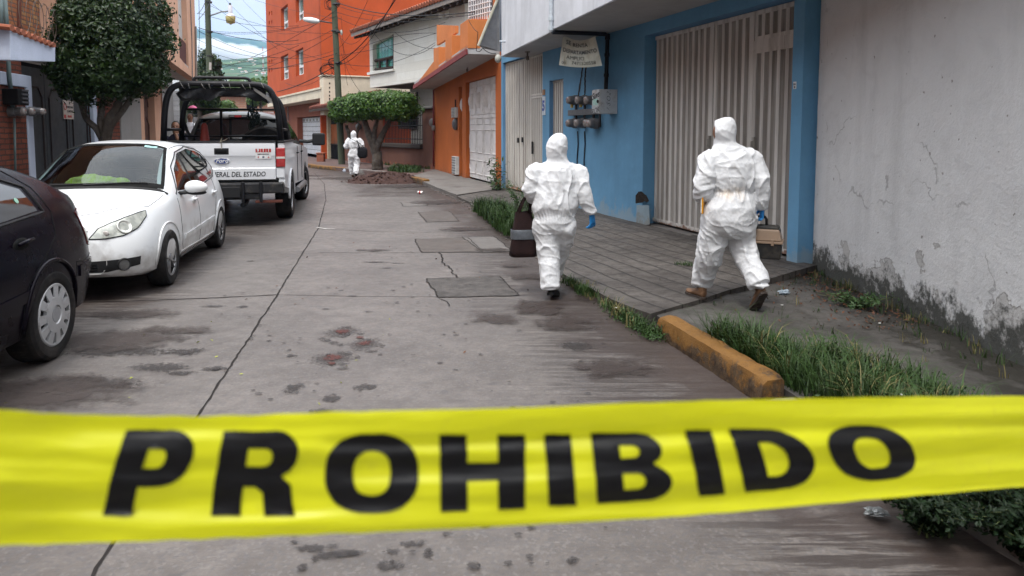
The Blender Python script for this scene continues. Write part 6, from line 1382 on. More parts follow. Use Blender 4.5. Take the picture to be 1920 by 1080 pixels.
# side windows, both sides
def side_patch(bot, top, s, mat, name, nu=24, nv=8, off=.003, mi=0, parent=None):
    fn = rails(bot, top, lambda x, z: Vector((x, 1.2 * s, z))); m_ = patch_on(bv, fn, (0, -s, 0), nu, nv, off, .006); return m_.build(name, mat, parent or wc_, smooth=True)
for s in (1, -1):
    side_patch([(.62,.935),(.35,.925),(.06,.93)], [(.60,.945),(.36,1.165),(.06,1.315)], s, M_SIDEG, 'front_side_window')
    side_patch([(-.02,.935),(-.5,.95),(-.93,.985)], [(-.02,1.335),(-.48,1.375),(-.88,1.335)], s, M_SIDEG, 'rear_side_window')
    side_patch([(-.98,.985),(-1.15,1.0),(-1.36,1.06)], [(-.93,1.325),(-1.1,1.285),(-1.32,1.12)], s, M_SIDEG, 'quarter_window')
    side_patch([(.06,.93),(.0,.93),(-.02,.935)], [(.06,1.315),(.0,1.33),(-.02,1.335)], s, M_BLKP, 'door_pillar', 3, 8, .002); side_patch([(-.93,.985),(-.98,.987)], [(-.88,1.335),(-.93,1.325)], s, M_BLKP, 'door_pillar', 2, 8, .002)
    d = (0, -s, 0); Y = 1.2 * s; mb = MB()
    line_on(bv, [(.70, Y, .90), (.64, Y, .93), (.40, Y, 1.19), (.06, Y, 1.345), (-.45, Y, 1.40), (-.90, Y, 1.36), (-1.15, Y, 1.31), (-1.38, Y, 1.09), (-1.1, Y, .985), (-.5, Y, .935), (.06, Y, .915), (.62, Y, .91)], d, .008, 0, mb); mb.build('window_seal', M_BLKP, wc_)
    mb = Gaps(wc_)
    line_on(bv, [(.72, Y, .86), (.80, Y, .62), (.78, Y, .36), (.70, Y, .27)], d, .0035, 0, mb); line_on(bv, [(-.0, Y, .91), (-.02, Y, .6), (-.04, Y, .27)], d, .0035, 0, mb); line_on(bv, [(-.98, Y, .98), (-1.02, Y, .78), (-.86, Y, .55), (-.80, Y, .27)], d, .0035, 0, mb)
    line_on(bv, [(.72, Y, .27), (-.8, Y, .27)], d, .0035, 0, mb); 
    
    fn = rails([(.70, .405), (-.02, .42), (-.80, .44)], [(.70, .455), (-.02, .475), (-.80, .495)], lambda x, z: Vector((x, Y, z))); patch_on(bv, fn, d, 40, 3, .014, .01).build('side_moulding', M_CW, wc_, smooth=True, auto=40)
    fn = rails([(.83, .19), (-.83, .19)], [(.83, .25), (-.83, .25)], lambda x, z: Vector((x, Y, z))); patch_on(bv, fn, d, 30, 3, .018, .02).build('sill', M_CW, wc_, smooth=True, auto=40)
    for xh in (.16, -.86):
        q, n = hit(bv, (xh, Y, .785), d); mb = MB(); mb.ell(q + n * .004, (.085, .012, .045), 14, 8); mb.tube([q + n * .03 + Vector((x_, 0, .008)) for x_ in (-.075, 0, .075)], [.012, .016, .012], 8); mb.build('door_handle', M_CW, wc_, smooth=True)
    for xa in (WB / 2, -WB / 2):
        mb = MB(); P = []
        for k in range(25):
            a = -.25 + (3.1416 + .5) * k / 24; p = Vector((xa + .345 * math.cos(a), Y, .31 + .345 * math.sin(a)));
            if p.z < .24: continue
            q, n = hit(bv, p, d); P.append(q + n * .004)
        mb.tube(P, .008, 6); mb.build('arch_lip', M_CW, wc_, smooth=True)
    # mirror
    mb = MB(); c = Vector((.56, s * .93, .965)); bm = bmesh.new(); bmesh.ops.create_icosphere(bm, subdivisions=3, radius=1)
    for v in bm.verts: v.co = Vector((v.co.x * .075 * (1 if v.co.x > 0 else .5), v.co.y * .125, v.co.z * .078 * (1 - .15 * v.co.y * s))) + c
    mb.add([v.co[:] for v in bm.verts], [tuple(v.index for v in f.verts) for f in bm.faces]); bm.free(); mr_ = mb.build('door_mirror', M_CW, wc_, smooth=True)
    mb = MB(); mb.tube([(.56, s * .74, .90), (.57, s * .82, .905), (.56, s * .90, .915)], [.04, .03, .035], 8, flat=.6); mb.ell((.555, s * .93, .905), (.06, .11, .03)); mb.build('mirror_arm', M_BLKP, mr_, smooth=True)
    # headlamp: swept back round the corner
    dd = Vector((-.80, -.60 * s, 0)); hx = Vector((.60 * s, -.80, 0)) * (1)  # outward horizontal axis
    hx = Vector((-.60, .80 * s, 0)); O = Vector((1.62, .62 * s, 0))
    def mk(h, z, O=O, hx=hx): return O + hx * h + Vector((0, 0, z))
    bot = [(-.46, .600), (-.34, .598), (-.18, .615), (-.04, .665), (.09, .760)]; top = [(-.38, .690), (-.27, .735), (-.14, .772), (.0, .800), (.10, .812)]
    hl = patch_on(bv, rails(bot, top, mk), dd, 26, 10, .006, .02).build('headlight', M_LAMPG, wc_, smooth=True, auto=50)
    mb = MB(); line_on(bv, [mk(*p) for p in bot] + [mk(*p) for p in top[::-1]] + [mk(*bot[0])], dd, .006, .003, mb); mb.build('lamp_gasket', M_GAP, hl)
    q, n = hit(bv, mk(-.16, .69), dd); z_ = -n; M_ = z_.to_track_quat('Z', 'Y').to_matrix().to_4x4(); M_.translation = q + n * .008; mb = MB(); mb.lathe([(.070, 0), (.066, -.008), (.060, -.004), (.03, .006), (.001, .01)], M_, 24, caps=False); mb.lathe([(.073, .001), (.070, -.006), (.066, -.004)], M_, 24, caps=False); mb.build('reflector', simple('lamp_reflector', (.50,.50,.46), .2, metal=.6, bump=0), hl, smooth=True)
    q, n = hit(bv, mk(-.33, .645), dd); mb = MB(); mb.ell(q + n * .006, (.01, .03, .025)); mb.build('indicator', M_CLR, hl, smooth=True)
    # fog lamp and lower black inlet
    dF = Vector((-1, 0, 0))
    mkf = lambda y, z: Vector((2.3, y * s, z))
    patch_on(bv, rails([(.10, .290), (.45, .290), (.69, .325)], [(.10, .385), (.45, .400), (.70, .405)], mkf), dF, 18, 6, .003, .02).build('lower_inlet', M_BLKP, wc_, smooth=True, auto=40)
    mb = MB()
    for zz in (.315, .34, .365): line_on(bv, [(2.3, .08 * s, zz), (2.3, .38 * s, zz)], dF, .006, .006, mb)
    mb.build('inlet_bars', M_GAP, wc_)
    q, n = hit(bv, mkf(.585, .350), dF); z_ = -n; M_ = z_.to_track_quat('Z', 'Y').to_matrix().to_4x4(); M_.translation = q + n * .012; mb = MB(); mb.lathe([(.062, .01), (.058, -.008), (.05, -.006), (.044, .004)], M_, 20, caps=False); fo = mb.build('fog_lamp', M_BLKP, wc_, smooth=True); mb = MB(); mb.lathe([(.045, .002), (.03, .0), (.001, -.004)], M_, 18, caps=False); mb.build('fog_lens', simple('fog_glass', (.10,.10,.10), .12, bump=0, Coat_Weight=1.0), fo, smooth=True)
dF = Vector((-1, 0, 0)); mkc = lambda y, z: Vector((2.3, y, z))
mb = patch_on(bv, rails([(-.27, .575), (0, .57), (.27, .575)], [(-.30, .675), (0, .68), (.30, .675)], mkc), dF, 20, 5, .003, .02); gr = mb.build('grille', M_BLKP, wc_, smooth=True, auto=40)
mb = MB()
for zz in (.605, .645): line_on(bv, [(2.3, -.29, zz), (2.3, .29, zz)], dF, .009, .008, mb)
mb.build('chrome_bars', simple('dull_chrome', (.5,.5,.5), .25, metal=.8, bump=0), gr, smooth=True)
mb = MB(); q, n = hit(bv, (2.3, 0, .625), dF); M_ = (-n).to_track_quat('Z', 'Y').to_matrix().to_4x4(); M_.translation = q + n * .012; mb.lathe([(.05, .004), (.05, -.006), (.045, -.008), (.001, -.008)], M_, 24, caps=False); mb.build('round_badge', MATS['dull_chrome'], gr, smooth=True)
mb = MB(); 
[line_on(bv, [(.99, .70*q, 1.2), (1.25, .685*q, 1.2), (1.42, .675*q, 1.2), (1.50, .64*q, 1.2), (1.60, .56*q, 1.2), (1.70, .44*q, 1.2), (1.80, .34*q, 1.2)], DN, .0035, 0, mb) for q in (-1, 1)]; line_on(bv, [(1.80, .34, 1.2), (1.85, .2, 1.2), (1.86, 0, 1.2), (1.85, -.2, 1.2), (1.80, -.34, 1.2)], DN, .0035, 0, mb)
line_on(bv, [(.14, -.55, 1.6), (.19, 0, 1.6), (.14, .55, 1.6)], DN, .003, 0, mb); 
for s in (1, -1): line_on(bv, [(.10, .535 * s, 1.6), (-.5, .53 * s, 1.6), (-1.2, .53 * s, 1.6)], DN, .005, 0, mb)
mb.build('bonnet_gap', M_GAP, wc_)
for s in (1, -1):
    wheel(wc_, WB / 2, s * .735, .292, .19, s, 5, 'alloy'); wheel(wc_, -WB / 2, s * .73, .292, .19, s, 5, 'alloy')
mb = MB(); mb.box((-1.2, -.5, .22), (1.3, .5, .30)); mb.build('underbody', M_GAP, wc_)
mb = MB(); mb.box((1.975, -.26, .40), (2.0, .26, .53)); mb.build('number_plate', simple('blank_plate', (.4,.42,.4), .5), wc_, bevel=.004)

# ---------------- dark saloon nearest the camera on the left
fd2 = Vector((.13, -.991, 0)).normalized(); lf2 = Vector((-fd2.y, fd2.x, 0)); WB2 = 2.51; Rc = G(76, 674); c2 = Rc + fd2 * (WB2 / 2) - lf2 * .755; rz2 = math.atan2(fd2.y, fd2.x)
dc = thing('parked_car', 'dark purple saloon cut off at the left edge with a silver wheel cover', 'car', (c2.x, c2.y, 0), rz2)
PD = dict(zb=[(-2.22,.42),(-2.12,.30),(-1.8,.22),(1.7,.2),(2.1,.28)],
          zt=[(-2.22,.84),(-2.18,1.0),(-2.10,1.10),(-1.97,1.15),(-1.80,1.215),(-1.55,1.32),(-1.2,1.405),(-.65,1.45),(-.1,1.46),(.3,1.40),(.7,1.2),(1.1,1.0),(1.6,.92),(2.0,.78),(2.12,.62)],
          zbelt=[(-2.22,.78),(-2.1,.97),(-1.7,1.0),(-1.0,.97),(-.2,.945),(.8,.93),(1.2,.89),(1.8,.78),(2.12,.55)],
          wmax=[(-2.22,.60),(-2.17,.68),(-2.05,.76),(-1.8,.825),(-1.3,.862),(0,.868),(1.3,.86),(1.8,.78),(2.12,.5)],
          wbelt=[(-2.22,.56),(-2.1,.66),(-1.8,.745),(-1.3,.785),(0,.80),(1.1,.79),(1.7,.7),(2.12,.45)],
          wtop=[(-2.22,.5),(-2.05,.62),(-1.8,.635),(-1.5,.60),(-1.1,.575),(-.6,.56),(.3,.57),(.8,.64),(1.1,.72),(1.7,.64),(2.12,.4)],
          rc=[(-2.2,.03),(-1.5,.05),(0,.07),(1,.04),(2.1,.03)], crown=[(-2.2,.02),(-1.6,.025),(0,.035),(1,.05),(2.1,.03)])
xs2 = [-2.22,-2.21,-2.19,-2.165,-2.13,-2.09] + [-2.05 + i * .05 for i in range(81)] + [2.05, 2.09, 2.12]
smb = shell(xs2, PD); bv = bvh_of(smb); body2 = smb.build('body', M_CD, dc)
cut_mesh(body2, [arch_cutter(s * WB2 / 2, .325, .365, a, b) for s in (1, -1) for a, b in ((.55, 1.0), (-1.0, -.55))])
bump_ = None
for s in (1, -1):
    side_patch([(-.28,1.0),(-.8,1.015),(-1.30,1.045)], [(-.28,1.36),(-.75,1.35),(-1.24,1.20)], s, M_SIDEG, 'rear_side_window', parent=dc); side_patch([(.75,.99),(.3,.985),(-.18,.99)], [(.70,1.02),(.32,1.26),(-.18,1.345)], s, M_SIDEG, 'front_side_window', parent=dc)
    d = (0, -s, 0); Y = 1.3 * s; mb = MB(); line_on(bv, [(-.22, Y, .985), (-.8, Y, 1.0), (-1.37, Y, 1.03), (-1.30, Y, 1.21), (-.78, Y, 1.375), (-.25, Y, 1.39)], d, .011, 0, mb); mb.build('window_seal', M_BLKP, dc)
    mb = Gaps(dc); line_on(bv, [(-1.2, Y, 1.33), (-1.40, Y, 1.20), (-1.47, Y, 1.02), (-1.40, Y, .86), (-1.20, Y, .74), (-.95, Y, .60), (-.88, Y, .45), (-.86, Y, .26)], d, .004, 0, mb); line_on(bv, [(-.2, Y, .98), (-.2, Y, .26)], d, .004, 0, mb)
    line_on(bv, [(-1.66, Y, .62), (-1.8, Y, .60), (-2.1, Y, .62)], d, .004, 0, mb); line_on(bv, [(-1.66, Y, .62), (-1.62, Y, .40)], d, .003, 0, mb); pass
    patch_on(bv, rails([(-.12, .46), (-.98, .49)], [(-.12, .53), (-1.0, .56)], lambda x, z: Vector((x, Y, z))), d, 30, 3, .010, .01).build('side_moulding', M_CD, dc, smooth=True, auto=40)
    patch_on(bv, rails([(-1.70, .50), (-1.9, .50), (-2.10, .50)], [(-1.70, .58), (-1.9, .58), (-2.10, .585)], lambda x, z: Vector((x, Y, z))), d, 16, 4, .012, .01).build('bumper_moulding', M_CD, dc, smooth=True, auto=40)
    q, n = hit(bv, (-.95, Y, .855), d); mb = MB(); mb.ell(q - n * .002, (.10, .012, .05), 14, 8); hd = mb.build('door_handle', M_GAP, dc, smooth=True); mb = MB(); mb.tube([q + n * .028 + Vector((x_, 0, .012 - x_ * .08)) for x_ in (-.10, -.02, .07)], [.013, .017, .012], 8); mb.build('grip', M_CD, hd, smooth=True)
    mb = MB(); P = []
    for k in range(33):
        a = -.2 + 3.55 * k / 32; p = Vector((-WB2 / 2 + .375 * math.cos(a), Y, .325 + .375 * math.sin(a)));
        if p.z < .27: continue
        q, n = hit(bv, p, d); P.append(q + n * .006)
    mb.tube(P, .015, 8); mb.build('arch_flare', M_CD, dc, smooth=True)
    # wrap round tail lamp
    dd = Vector((.55, -.83 * s, 0)); hx = Vector((-.83, -.55 * s, 0)); O = Vector((-2.05, .75 * s, 0)); mk = lambda h, z, O=O, hx=hx: O + hx * h + Vector((0, 0, z))
    tl_ = patch_on(bv, rails([(-.06, .70), (.02, .68), (.10, .68)], [(-.14, .97), (.0, .985), (.10, .98)], mk), dd, 12, 12, .008, .02).build('tail_light', M_DRED, dc, smooth=True, auto=50)
q, n = hit(bv, (-1.12, 1.2, 1.13), (0, -1, 0)); mb = MB(); M_ = n.to_track_quat('Z', 'Y').to_matrix().to_4x4(); M_.translation = q + n * .006; mb.lathe([(.02, 0), (.02, .001), (.001, .001)], M_, 14, caps=False); mb.build('round_window_sticker', simple('mint_sticker', (.25,.45,.35), .5), dc)
for s in (1, -1):
    for x in (1, -1): wheel(dc, x * WB2 / 2, s * .765, .318, .205, s, 11, 'cap', M_HUB, rimr=.222)
mb = MB(); mb.box((-1.3, -.52, .24), (1.6, .52, .34)); mb.build('underbody', M_GAP, dc)
# ================================================================ PICKUP
tc_ = G(416, 338, .0); TD = 11.75; tx = (416 - 960) / 1333.33 * TD; ta = R(12.2); rzt = R(90) + ta
tk = thing('pickup_truck', 'white police pickup seen from behind with a black roll cage over its bed', 'pickup truck', (tx, TD, 0), rzt)
M_CAGE = simple('cage_black', (.012,.012,.014), .42, var=.2, scale=8, bump=.25, bscale=70, dirt=(.05,.045,.04), dscale=9, dlo=.6, dhi=.75)
RA, FA = 1.16, 4.72
FL, FRr = Fr((0, .99), (6, .99), 1), Fr((0, -.99), (6, -.99), -1)
arc = lambda x, r, n=18: [(x + r * math.cos(math.pi - math.pi * k / n), .40 + r * math.sin(math.pi - math.pi * k / n)) for k in range(n + 1)]
for fr_, s in ((FL, 1), (FRr, -1)):
    out_ = [(0.02, .66), (RA - .50, .58)] + arc(RA, .49)[1:-1] + [(RA + .52, .58), (1.78, .56), (1.78, 1.40), (.02, 1.40)]
    mb = MB(); fr_.wall(mb, out_, [], -.10, .0); mb.build('bed_side', M_TW, tk, bevel=.03, segs=3)
    mb = MB(); P = [fr_.p(x, z, .006) for x, z in arc(RA, .50)]; mb.tube(P, .022, 6); mb.build('arch_lip', M_TW, tk, smooth=True)
    mb = MB(); fr_.box(mb, .0, 1.78, 1.402, 1.43, -.11, .012); mb.build('bed_rail_cap', M_BLKP, tk, bevel=.008)
    mb = MB(); fr_.box(mb, -.02, .09, .99, 1.315, -.135, .012); tl = mb.build('tail_light', M_REDL, tk, bevel=.015); mb = MB(); fr_.box(mb, -.024, .093, 1.13, 1.165, -.13, .014); mb.build('reversing_lens', M_CLR, tl, bevel=.004)
    mb = MB(); fr_.box(mb, 0, .10, .80, .985, -.14, -.002); mb.build('corner_panel', M_TW, tk, bevel=.02)
    # cab lower side: doors, sill, front wing
    out_ = [(1.82, .58), (FA - .52, .50)] + arc(FA, .49)[1:-1] + [(FA + .50, .52), (5.75, .60), (5.72, 1.05), (5.4, 1.18), (3.95, 1.28), (1.82, 1.36)]
    mb = MB(); fr_.wall(mb, out_, [], -.12, -.004); mb.build('cab_side', M_TW, tk, bevel=.035, segs=3)
    for x in (2.62, 3.72): MB().tube([fr_.p(x, .58, -.0), fr_.p(x, 1.30, -.0)], .006, 4).build('panel_gap', M_GAP, tk)
    for x in (2.48, 3.52):
        mb = MB(); mb.tube([fr_.p(x - .09, 1.16, .02), fr_.p(x + .09, 1.16, .02)], .022, 8, flat=.7); mb.build('door_handle', M_BLKP, tk, smooth=True)
    mb = MB(); mb.tube([fr_.p(1.9, .46, .04), fr_.p(3.9, .46, .04)], .055, 10); mb.build('side_step', simple('dull_step_bar', (.25,.25,.26), .35, metal=.6), tk, smooth=True, auto=40)
    # tow mirror
    mb = MB(); c = fr_.p(3.78, 1.40, .36); mb.box((c.x - .07, c.y - .14, c.z - .12), (c.x + .05, c.y + .13, c.z + .15)); mm = mb.build('door_mirror', M_BLKP, tk, bevel=.04, segs=3); mb = MB(); mb.tube([fr_.p(3.78, 1.38, -.05), fr_.p(3.78, 1.36, .12), fr_.p(3.78, 1.38, .26)], .045, 6); mb.build('mirror_arm', M_BLKP, mm)
    wheel(tk, RA, s * .87, .40, .27, s, 6, 'steel', M_RIM); wheel(tk, FA, s * .87, .40, .27, s, 6, 'steel', M_RIM, steer=R(-7) if True else 0)
# floor, inner walls, wheel wells
mb = MB(); mb.box((.05, -.88, .70), (5.7, .88, .76)); mb.box((.4, -.45, .42), (5.5, .45, .62)); mb.build('chassis', M_GAP, tk)
mb = MB(); mb.box((1.70, -.89, .76), (1.76, .89, 1.38)); mb.build('bed_front_wall', M_TW, tk)
# tailgate with stamped ledges
rows = []
for y in [-.845 + i * .13 for i in range(14)]:
    row = []
    for z, x in ((.785, .03), (.79, -.008), (.97, -.014), (.985, -.004), (1.03, -.004), (1.165, -.008), (1.18, -.016), (1.19, -.018), (1.28, -.016), (1.375, -.02), (1.395, -.014), (1.405, .01), (1.405, .07), (.785, .07)): row.append((x, y, z))
    rows.append(row)
mb = MB(); mb.grid(rows, closed=True); n = len(rows[0]); mb.f += [tuple(range(n)), tuple(len(mb.v) - n + i for i in range(n))[::-1]]; mb.mi += [0, 0]; tg = mb.build('tailgate', M_TW, tk, smooth=True, auto=30)
mb = MB(); mb.box((-.03, -.85, 1.408), (.08, .85, 1.432)); mb.build('top_cap', M_BLKP, tg, bevel=.008)
TX = lambda y, z, x=-.02: Matrix.Translation((x, y, z)) @ Matrix(((0, 0, -1, 0), (-1, 0, 0, 0), (0, 1, 0, 0), (0, 0, 0, 1)))
mb = MB(); mb.box((-.022, -.115, 1.205), (-.004, .115, 1.315)); hd = mb.build('tailgate_handle', M_BLKP, tg, bevel=.012); mb = MB(); mb.box((-.04, -.09, 1.235), (-.02, .09, 1.285)); mb.build('grip', M_GAP, hd, bevel=.01)
mb = MB(); M_ = TX(0, 1.10, -.012)
mb.lathe([(.125, 0), (.125, .006), (.118, .010), (.001, .011)], M_ @ Matrix.Diagonal((1, .42, 1, 1)), 36, mi=0, caps=False)
mb.lathe([(.112, .0), (.112, .0115), (.001, .0122)], M_ @ Matrix.Diagonal((1, .40, 1, 1)), 36, mi=1, caps=False)
mb.text('Ford', .095, M_ @ Matrix.Translation((0, .003, .0135)), .0015, .002, 0, .35, 1.05); mb.build('oval_badge', [simple('badge_silver', (.6,.6,.62), .25, metal=.5, bump=0), simple('badge_blue', (.012,.03,.13), .25, bump=0)], tg)
mb = MB(); mb.text('FISCALÍA GENERAL DEL ESTADO', .112, TX(.0, .875, -.0135), .0015, .002, 0, .12, .835); lt = mb.build('lettering', simple('black_lettering', (.02,.02,.022), .5, bump=0), tg)
sx_ = [v.co.y for v in lt.data.vertices]; print('lettering span', min(sx_), max(sx_))
mb = MB(); M_ = TX(-.655, 1.22, -.019); W_, H_ = .125, .085
mb.box((-W_, -H_, -.003), (W_, H_, 0), 0, M_)
for k in range(3): mb.box((-W_ + .004 + k * .084, .02, -.002), (-W_ + .082 + k * .084, H_ - .004, .0015), 1, M_)
for k, ch in enumerate('911'): mb.text(ch, .068, M_ @ Matrix.Translation((-.082 + k * .084, .052, .003)), .003, .001, 0)
mb.text('EMERGENCIAS', .028, M_ @ Matrix.Translation((0, -.012, .002)), .0008, .001, 2)
mb.box((-.095, -.064, 0), (-.065, -.054, .0015), 1, M_); mb.box((-.085, -.074, 0), (-.075, -.044, .0018), 1, M_); mb.lathe([(.02, .0), (.001, .0015)], M_ @ Matrix.Translation((0, -.058, .0005)) @ Matrix.Diagonal((1, .7, 1, 1)), 12, 3, False); mb.add([M_ @ Vector(p) for p in ((.065, -.072, .001), (.1, -.072, .001), (.082, -.045, .001))], [(0, 1, 2)], 1)
mb.build('emergency_sticker', [simple('sticker_white2', (.6,.6,.6), .5, bump=0), simple('sticker_red', (.33,.02,.02), .5, bump=0), MATS['black_lettering'], simple('sticker_navy', (.02,.04,.10), .5, bump=0)], tg)
# step bumper
mb = MB(); mb.box((-.16, -.98, .56), (.05, .98, .74)); mb.box((-.13, -.60, .46), (.02, .60, .56)); bp = mb.build('rear_bumper', simple('bumper_black', (.022,.022,.024), .45, var=.3, dirt=(.08,.07,.06), dscale=8), tk, bevel=.025)
mb = MB()
for y in (-.62, -.34, .34, .62): mb.box((-.19, y - .025, .42), (-.14, y + .025, .76))
mb.build('bumper_guard', M_CAGE, bp, bevel=.01)
mb = MB(); mb.box((-.185, -.30, .50), (-.162, -.02, .68)); mb.box((-.185, .05, .50), (-.162, .30, .68)); mb.build('plate_recess', M_BLKP, bp, bevel=.02)
mb = MB(); mb.box((-.12, -.95, .40), (.0, -.52, .445)); mb.build('tow_bracket', simple('rust_red_bracket', (.10,.03,.02), .8), tk, bevel=.01)
mb = MB(); mb.tube([(.9, -.25, .36), (.4, -.28, .34), (.02, -.3, .36)], .04, 8); mb.build('exhaust_pipe', M_CAGE, tk, smooth=True, auto=40)
# cab upper
PC = dict(zb=[(1.80,1.30),(5.8,1.05)], zt=[(1.80,1.80),(1.83,1.88),(2.0,1.935),(2.8,1.96),(3.3,1.94),(3.6,1.83),(4.1,1.42),(4.2,1.33),(5.2,1.26),(5.6,1.18),(5.78,1.0)],
          zbelt=[(1.80,1.36),(4.0,1.33),(4.2,1.26),(5.4,1.16),(5.78,.95)], wmax=[(1.80,.95),(5.3,.96),(5.78,.8)], wbelt=[(1.80,.93),(4.2,.93),(5.78,.78)], wtop=[(1.80,.735),(2.2,.75),(3.4,.74),(4.15,.88),(5.5,.86),(5.78,.7)],
          rc=[(1.8,.09),(3.4,.10),(4.2,.05),(5.8,.05)], crown=[(1.8,.02),(4.2,.04),(5.8,.04)])
smb = shell([1.80, 1.815, 1.83, 1.86, 1.9] + [1.95 + i * .1 for i in range(38)] + [5.76, 5.78], PC); bvc = bvh_of(smb); cab = smb.build('cab', M_TW, tk, smooth=True, auto=35)
fn = rails([(-.80, 1.40), (0, 1.40), (.80, 1.40)], [(-.665, 1.80), (0, 1.815), (.665, 1.80)], lambda y, z: Vector((1.0, y, z)))
rg = patch_on(bvc, fn, (1, 0, 0), 24, 10, .012, .01).build('rear_window', M_SIDEG, tk, smooth=True, auto=40)
mb = MB(); P = [(1.78, -.815, 1.395), (1.78, -.68, 1.815), (1.78, 0, 1.83), (1.78, .68, 1.815), (1.78, .815, 1.395)]; mb.tube(P, .016, 5); mb.build('window_seal', M_GAP, rg)
mb = MB(); mb.box((1.76, -.17, 1.845), (1.82, .17, 1.90)); bl = mb.build('high_brake_light', M_BLKP, tk, bevel=.012); mb = MB(); mb.box((1.75, -.06, 1.855), (1.765, .06, 1.89), 0); mb.build('red_lens', M_REDL, bl); mb = MB(); mb.box((1.75, -.15, 1.86), (1.764, -.07, 1.885)); mb.box((1.75, .07, 1.86), (1.764, .15, 1.885)); mb.build('cargo_lamp', simple('dull_lens', (.16,.15,.15), .3, bump=0), bl)
mb = MB(); mb.tube([(2.5, .25, 1.98), (2.48, .25, 2.12)], [.01, .004], 5); mb.build('aerial', M_BLKP, tk)
for s in (1, -1):
    fn = rails([(1.95, 1.40), (2.8, 1.39), (3.9, 1.37)], [(2.0, 1.80), (2.8, 1.83), (3.45, 1.78)], lambda x, z: Vector((x, 1.4 * s, z))); patch_on(bvc, fn, (0, -s, 0), 20, 8, .004, .006).build('side_window', M_SIDEG, tk, smooth=True)
# ---- roll cage
def hoop(x, wb, wt, zb, zt, lean=.0, r=.042, wrap=True):
    P = [(x, wb, zb), (x + lean * .5, wb * .6 + wt * .4 + .06, (zb * .45 + zt * .55))] 
    Q = bz((x + lean * .5, wb * .55 + wt * .45 + .05, zb * .5 + zt * .5), (x + lean, wt + .10, zt - .06), (x + lean, wt + .04, zt), (x + lean, wt - .28, zt + .01), 10)
    L_ = [Vector((x, wb, zb))] + Q; return L_ + [Vector((p.x, -p.y, p.z)) for p in L_[::-1]]
cg = [hoop(.18, .93, .73, 1.38, 2.36, -.05), hoop(1.32, .91, .72, 1.38, 2.25, -.02)]
mb = MB(); mb.tube(cg[0], .05, 12); fh = mb.build('rear_hoop', M_CAGE, tk, smooth=True)
mb = MB(); mb.tube(cg[1], .048, 12); mb.build('front_hoop', M_CAGE, tk, smooth=True)
for s in (1, -1):
    mb = MB(); mb.tube(bz((.13, .70 * s, 2.33), (.5, .72 * s, 2.36), (1.0, .70 * s, 2.30), (1.30, .68 * s, 2.24), 10), .036, 8); mb.build('top_bar', M_CAGE, tk, smooth=True)
    mb = MB(); mb.tube([(1.32, .88 * s, 1.85), (1.7, .90 * s, 1.62), (2.1, .90 * s, 1.42)], .032, 8); mb.tube([(1.32, .89 * s, 1.6), (1.6, .92 * s, 1.42)], .028, 8); mb.build('stay', M_CAGE, tk, smooth=True)
    mb = MB(); mb.tube([(.18, .93 * s, 1.62), (1.32, .91 * s, 1.62)], .026, 8); mb.build('side_rail', M_CAGE, tk, smooth=True)
for z in (1.985, 1.50):
    mb = MB(); mb.tube([(1.31, -.86, z), (1.31, .86, z)], .022 if z > 1.6 else .018, 8); mb.build('cross_bar', M_CAGE, tk, smooth=True)
mb = MB(); mb.tube([(1.31, .22, 1.99), (1.31, .22, 1.42)], .024, 6); mb.build('upright', M_CAGE, tk)
mb = MB(); mb.tube([(.14, .42, 2.37)] + bz((.14, .42, 2.40), (.14, .42, 2.47), (.14, .40, 2.475), (.14, .34, 2.475), 5) + bz((.14, -.34, 2.475), (.14, -.44, 2.475), (.14, -.46, 2.46), (.14, -.46, 2.37), 5), .026, 8); mb.build('grab_handle', M_CAGE, tk, smooth=True)
# black sheet laced under the cage top, sagging
mb = MB(); rows = []
for i in range(29):
    f = i / 28; y = .70 - 1.40 * f; row = []
    for j in range(9):
        g = j / 8; x = .12 + 1.12 * g; sag = (.10 + .06 * math.sin(f * 9)) * math.sin(math.pi * g) ** .8 + .05 * abs(math.sin(f * 7 + 1)) * (g < .5)
        z = 2.33 - .07 * g - sag - (.16 if (j == 8) else 0) * 0; e = max(0, abs(2 * f - 1) - .85) * .5; row.append((x, y, z - e + .012 * noise.noise(Vector((x * 5, y * 5, 1)))))
    rows.append(row)
mb.grid(rows); rows = []
for i in range(41):   # hanging front flap, swagged
    f = i / 40; y = .66 - 1.36 * f; dpt = .10 + .10 * abs(math.sin(f * math.pi * 1.5 + .25)) + .03 * math.sin(f * 23); row = []
    for j in range(6): g = j / 5; row.append((.16 + .05 * math.sin(f * 19 + g * 3) * g, y, 2.315 - dpt * g))
    rows.append(row)
mb.grid(rows); mb.build('canvas', simple('black_tarpaulin', (.014,.014,.016), .38, var=.3, scale=5, bump=.8, bscale=9, bd=.03), tk, smooth=True, fixn=False)
mb = MB()
for k in range(9):
    y = .62 - 1.26 * k / 8; P = [Vector((.13 + .055 * math.cos(a), y + .05 * a / 6.28 * (1 if k % 2 else -1) + .02 * math.sin(a), 2.345 + .058 * math.sin(a))) for a in [j * .7 for j in range(10)]]; mb.tube(P, .0055, 4)
for i in range(30):
    y = -.50 - i * .012; mb.tube([(.12, y, 2.33 - i * .008), (.12, y - .03, 2.26 - i * .009)], .004, 4)
mb.build('lacing_rope', simple('grey_rope', (.20,.19,.18), .8, bump=0), tk)
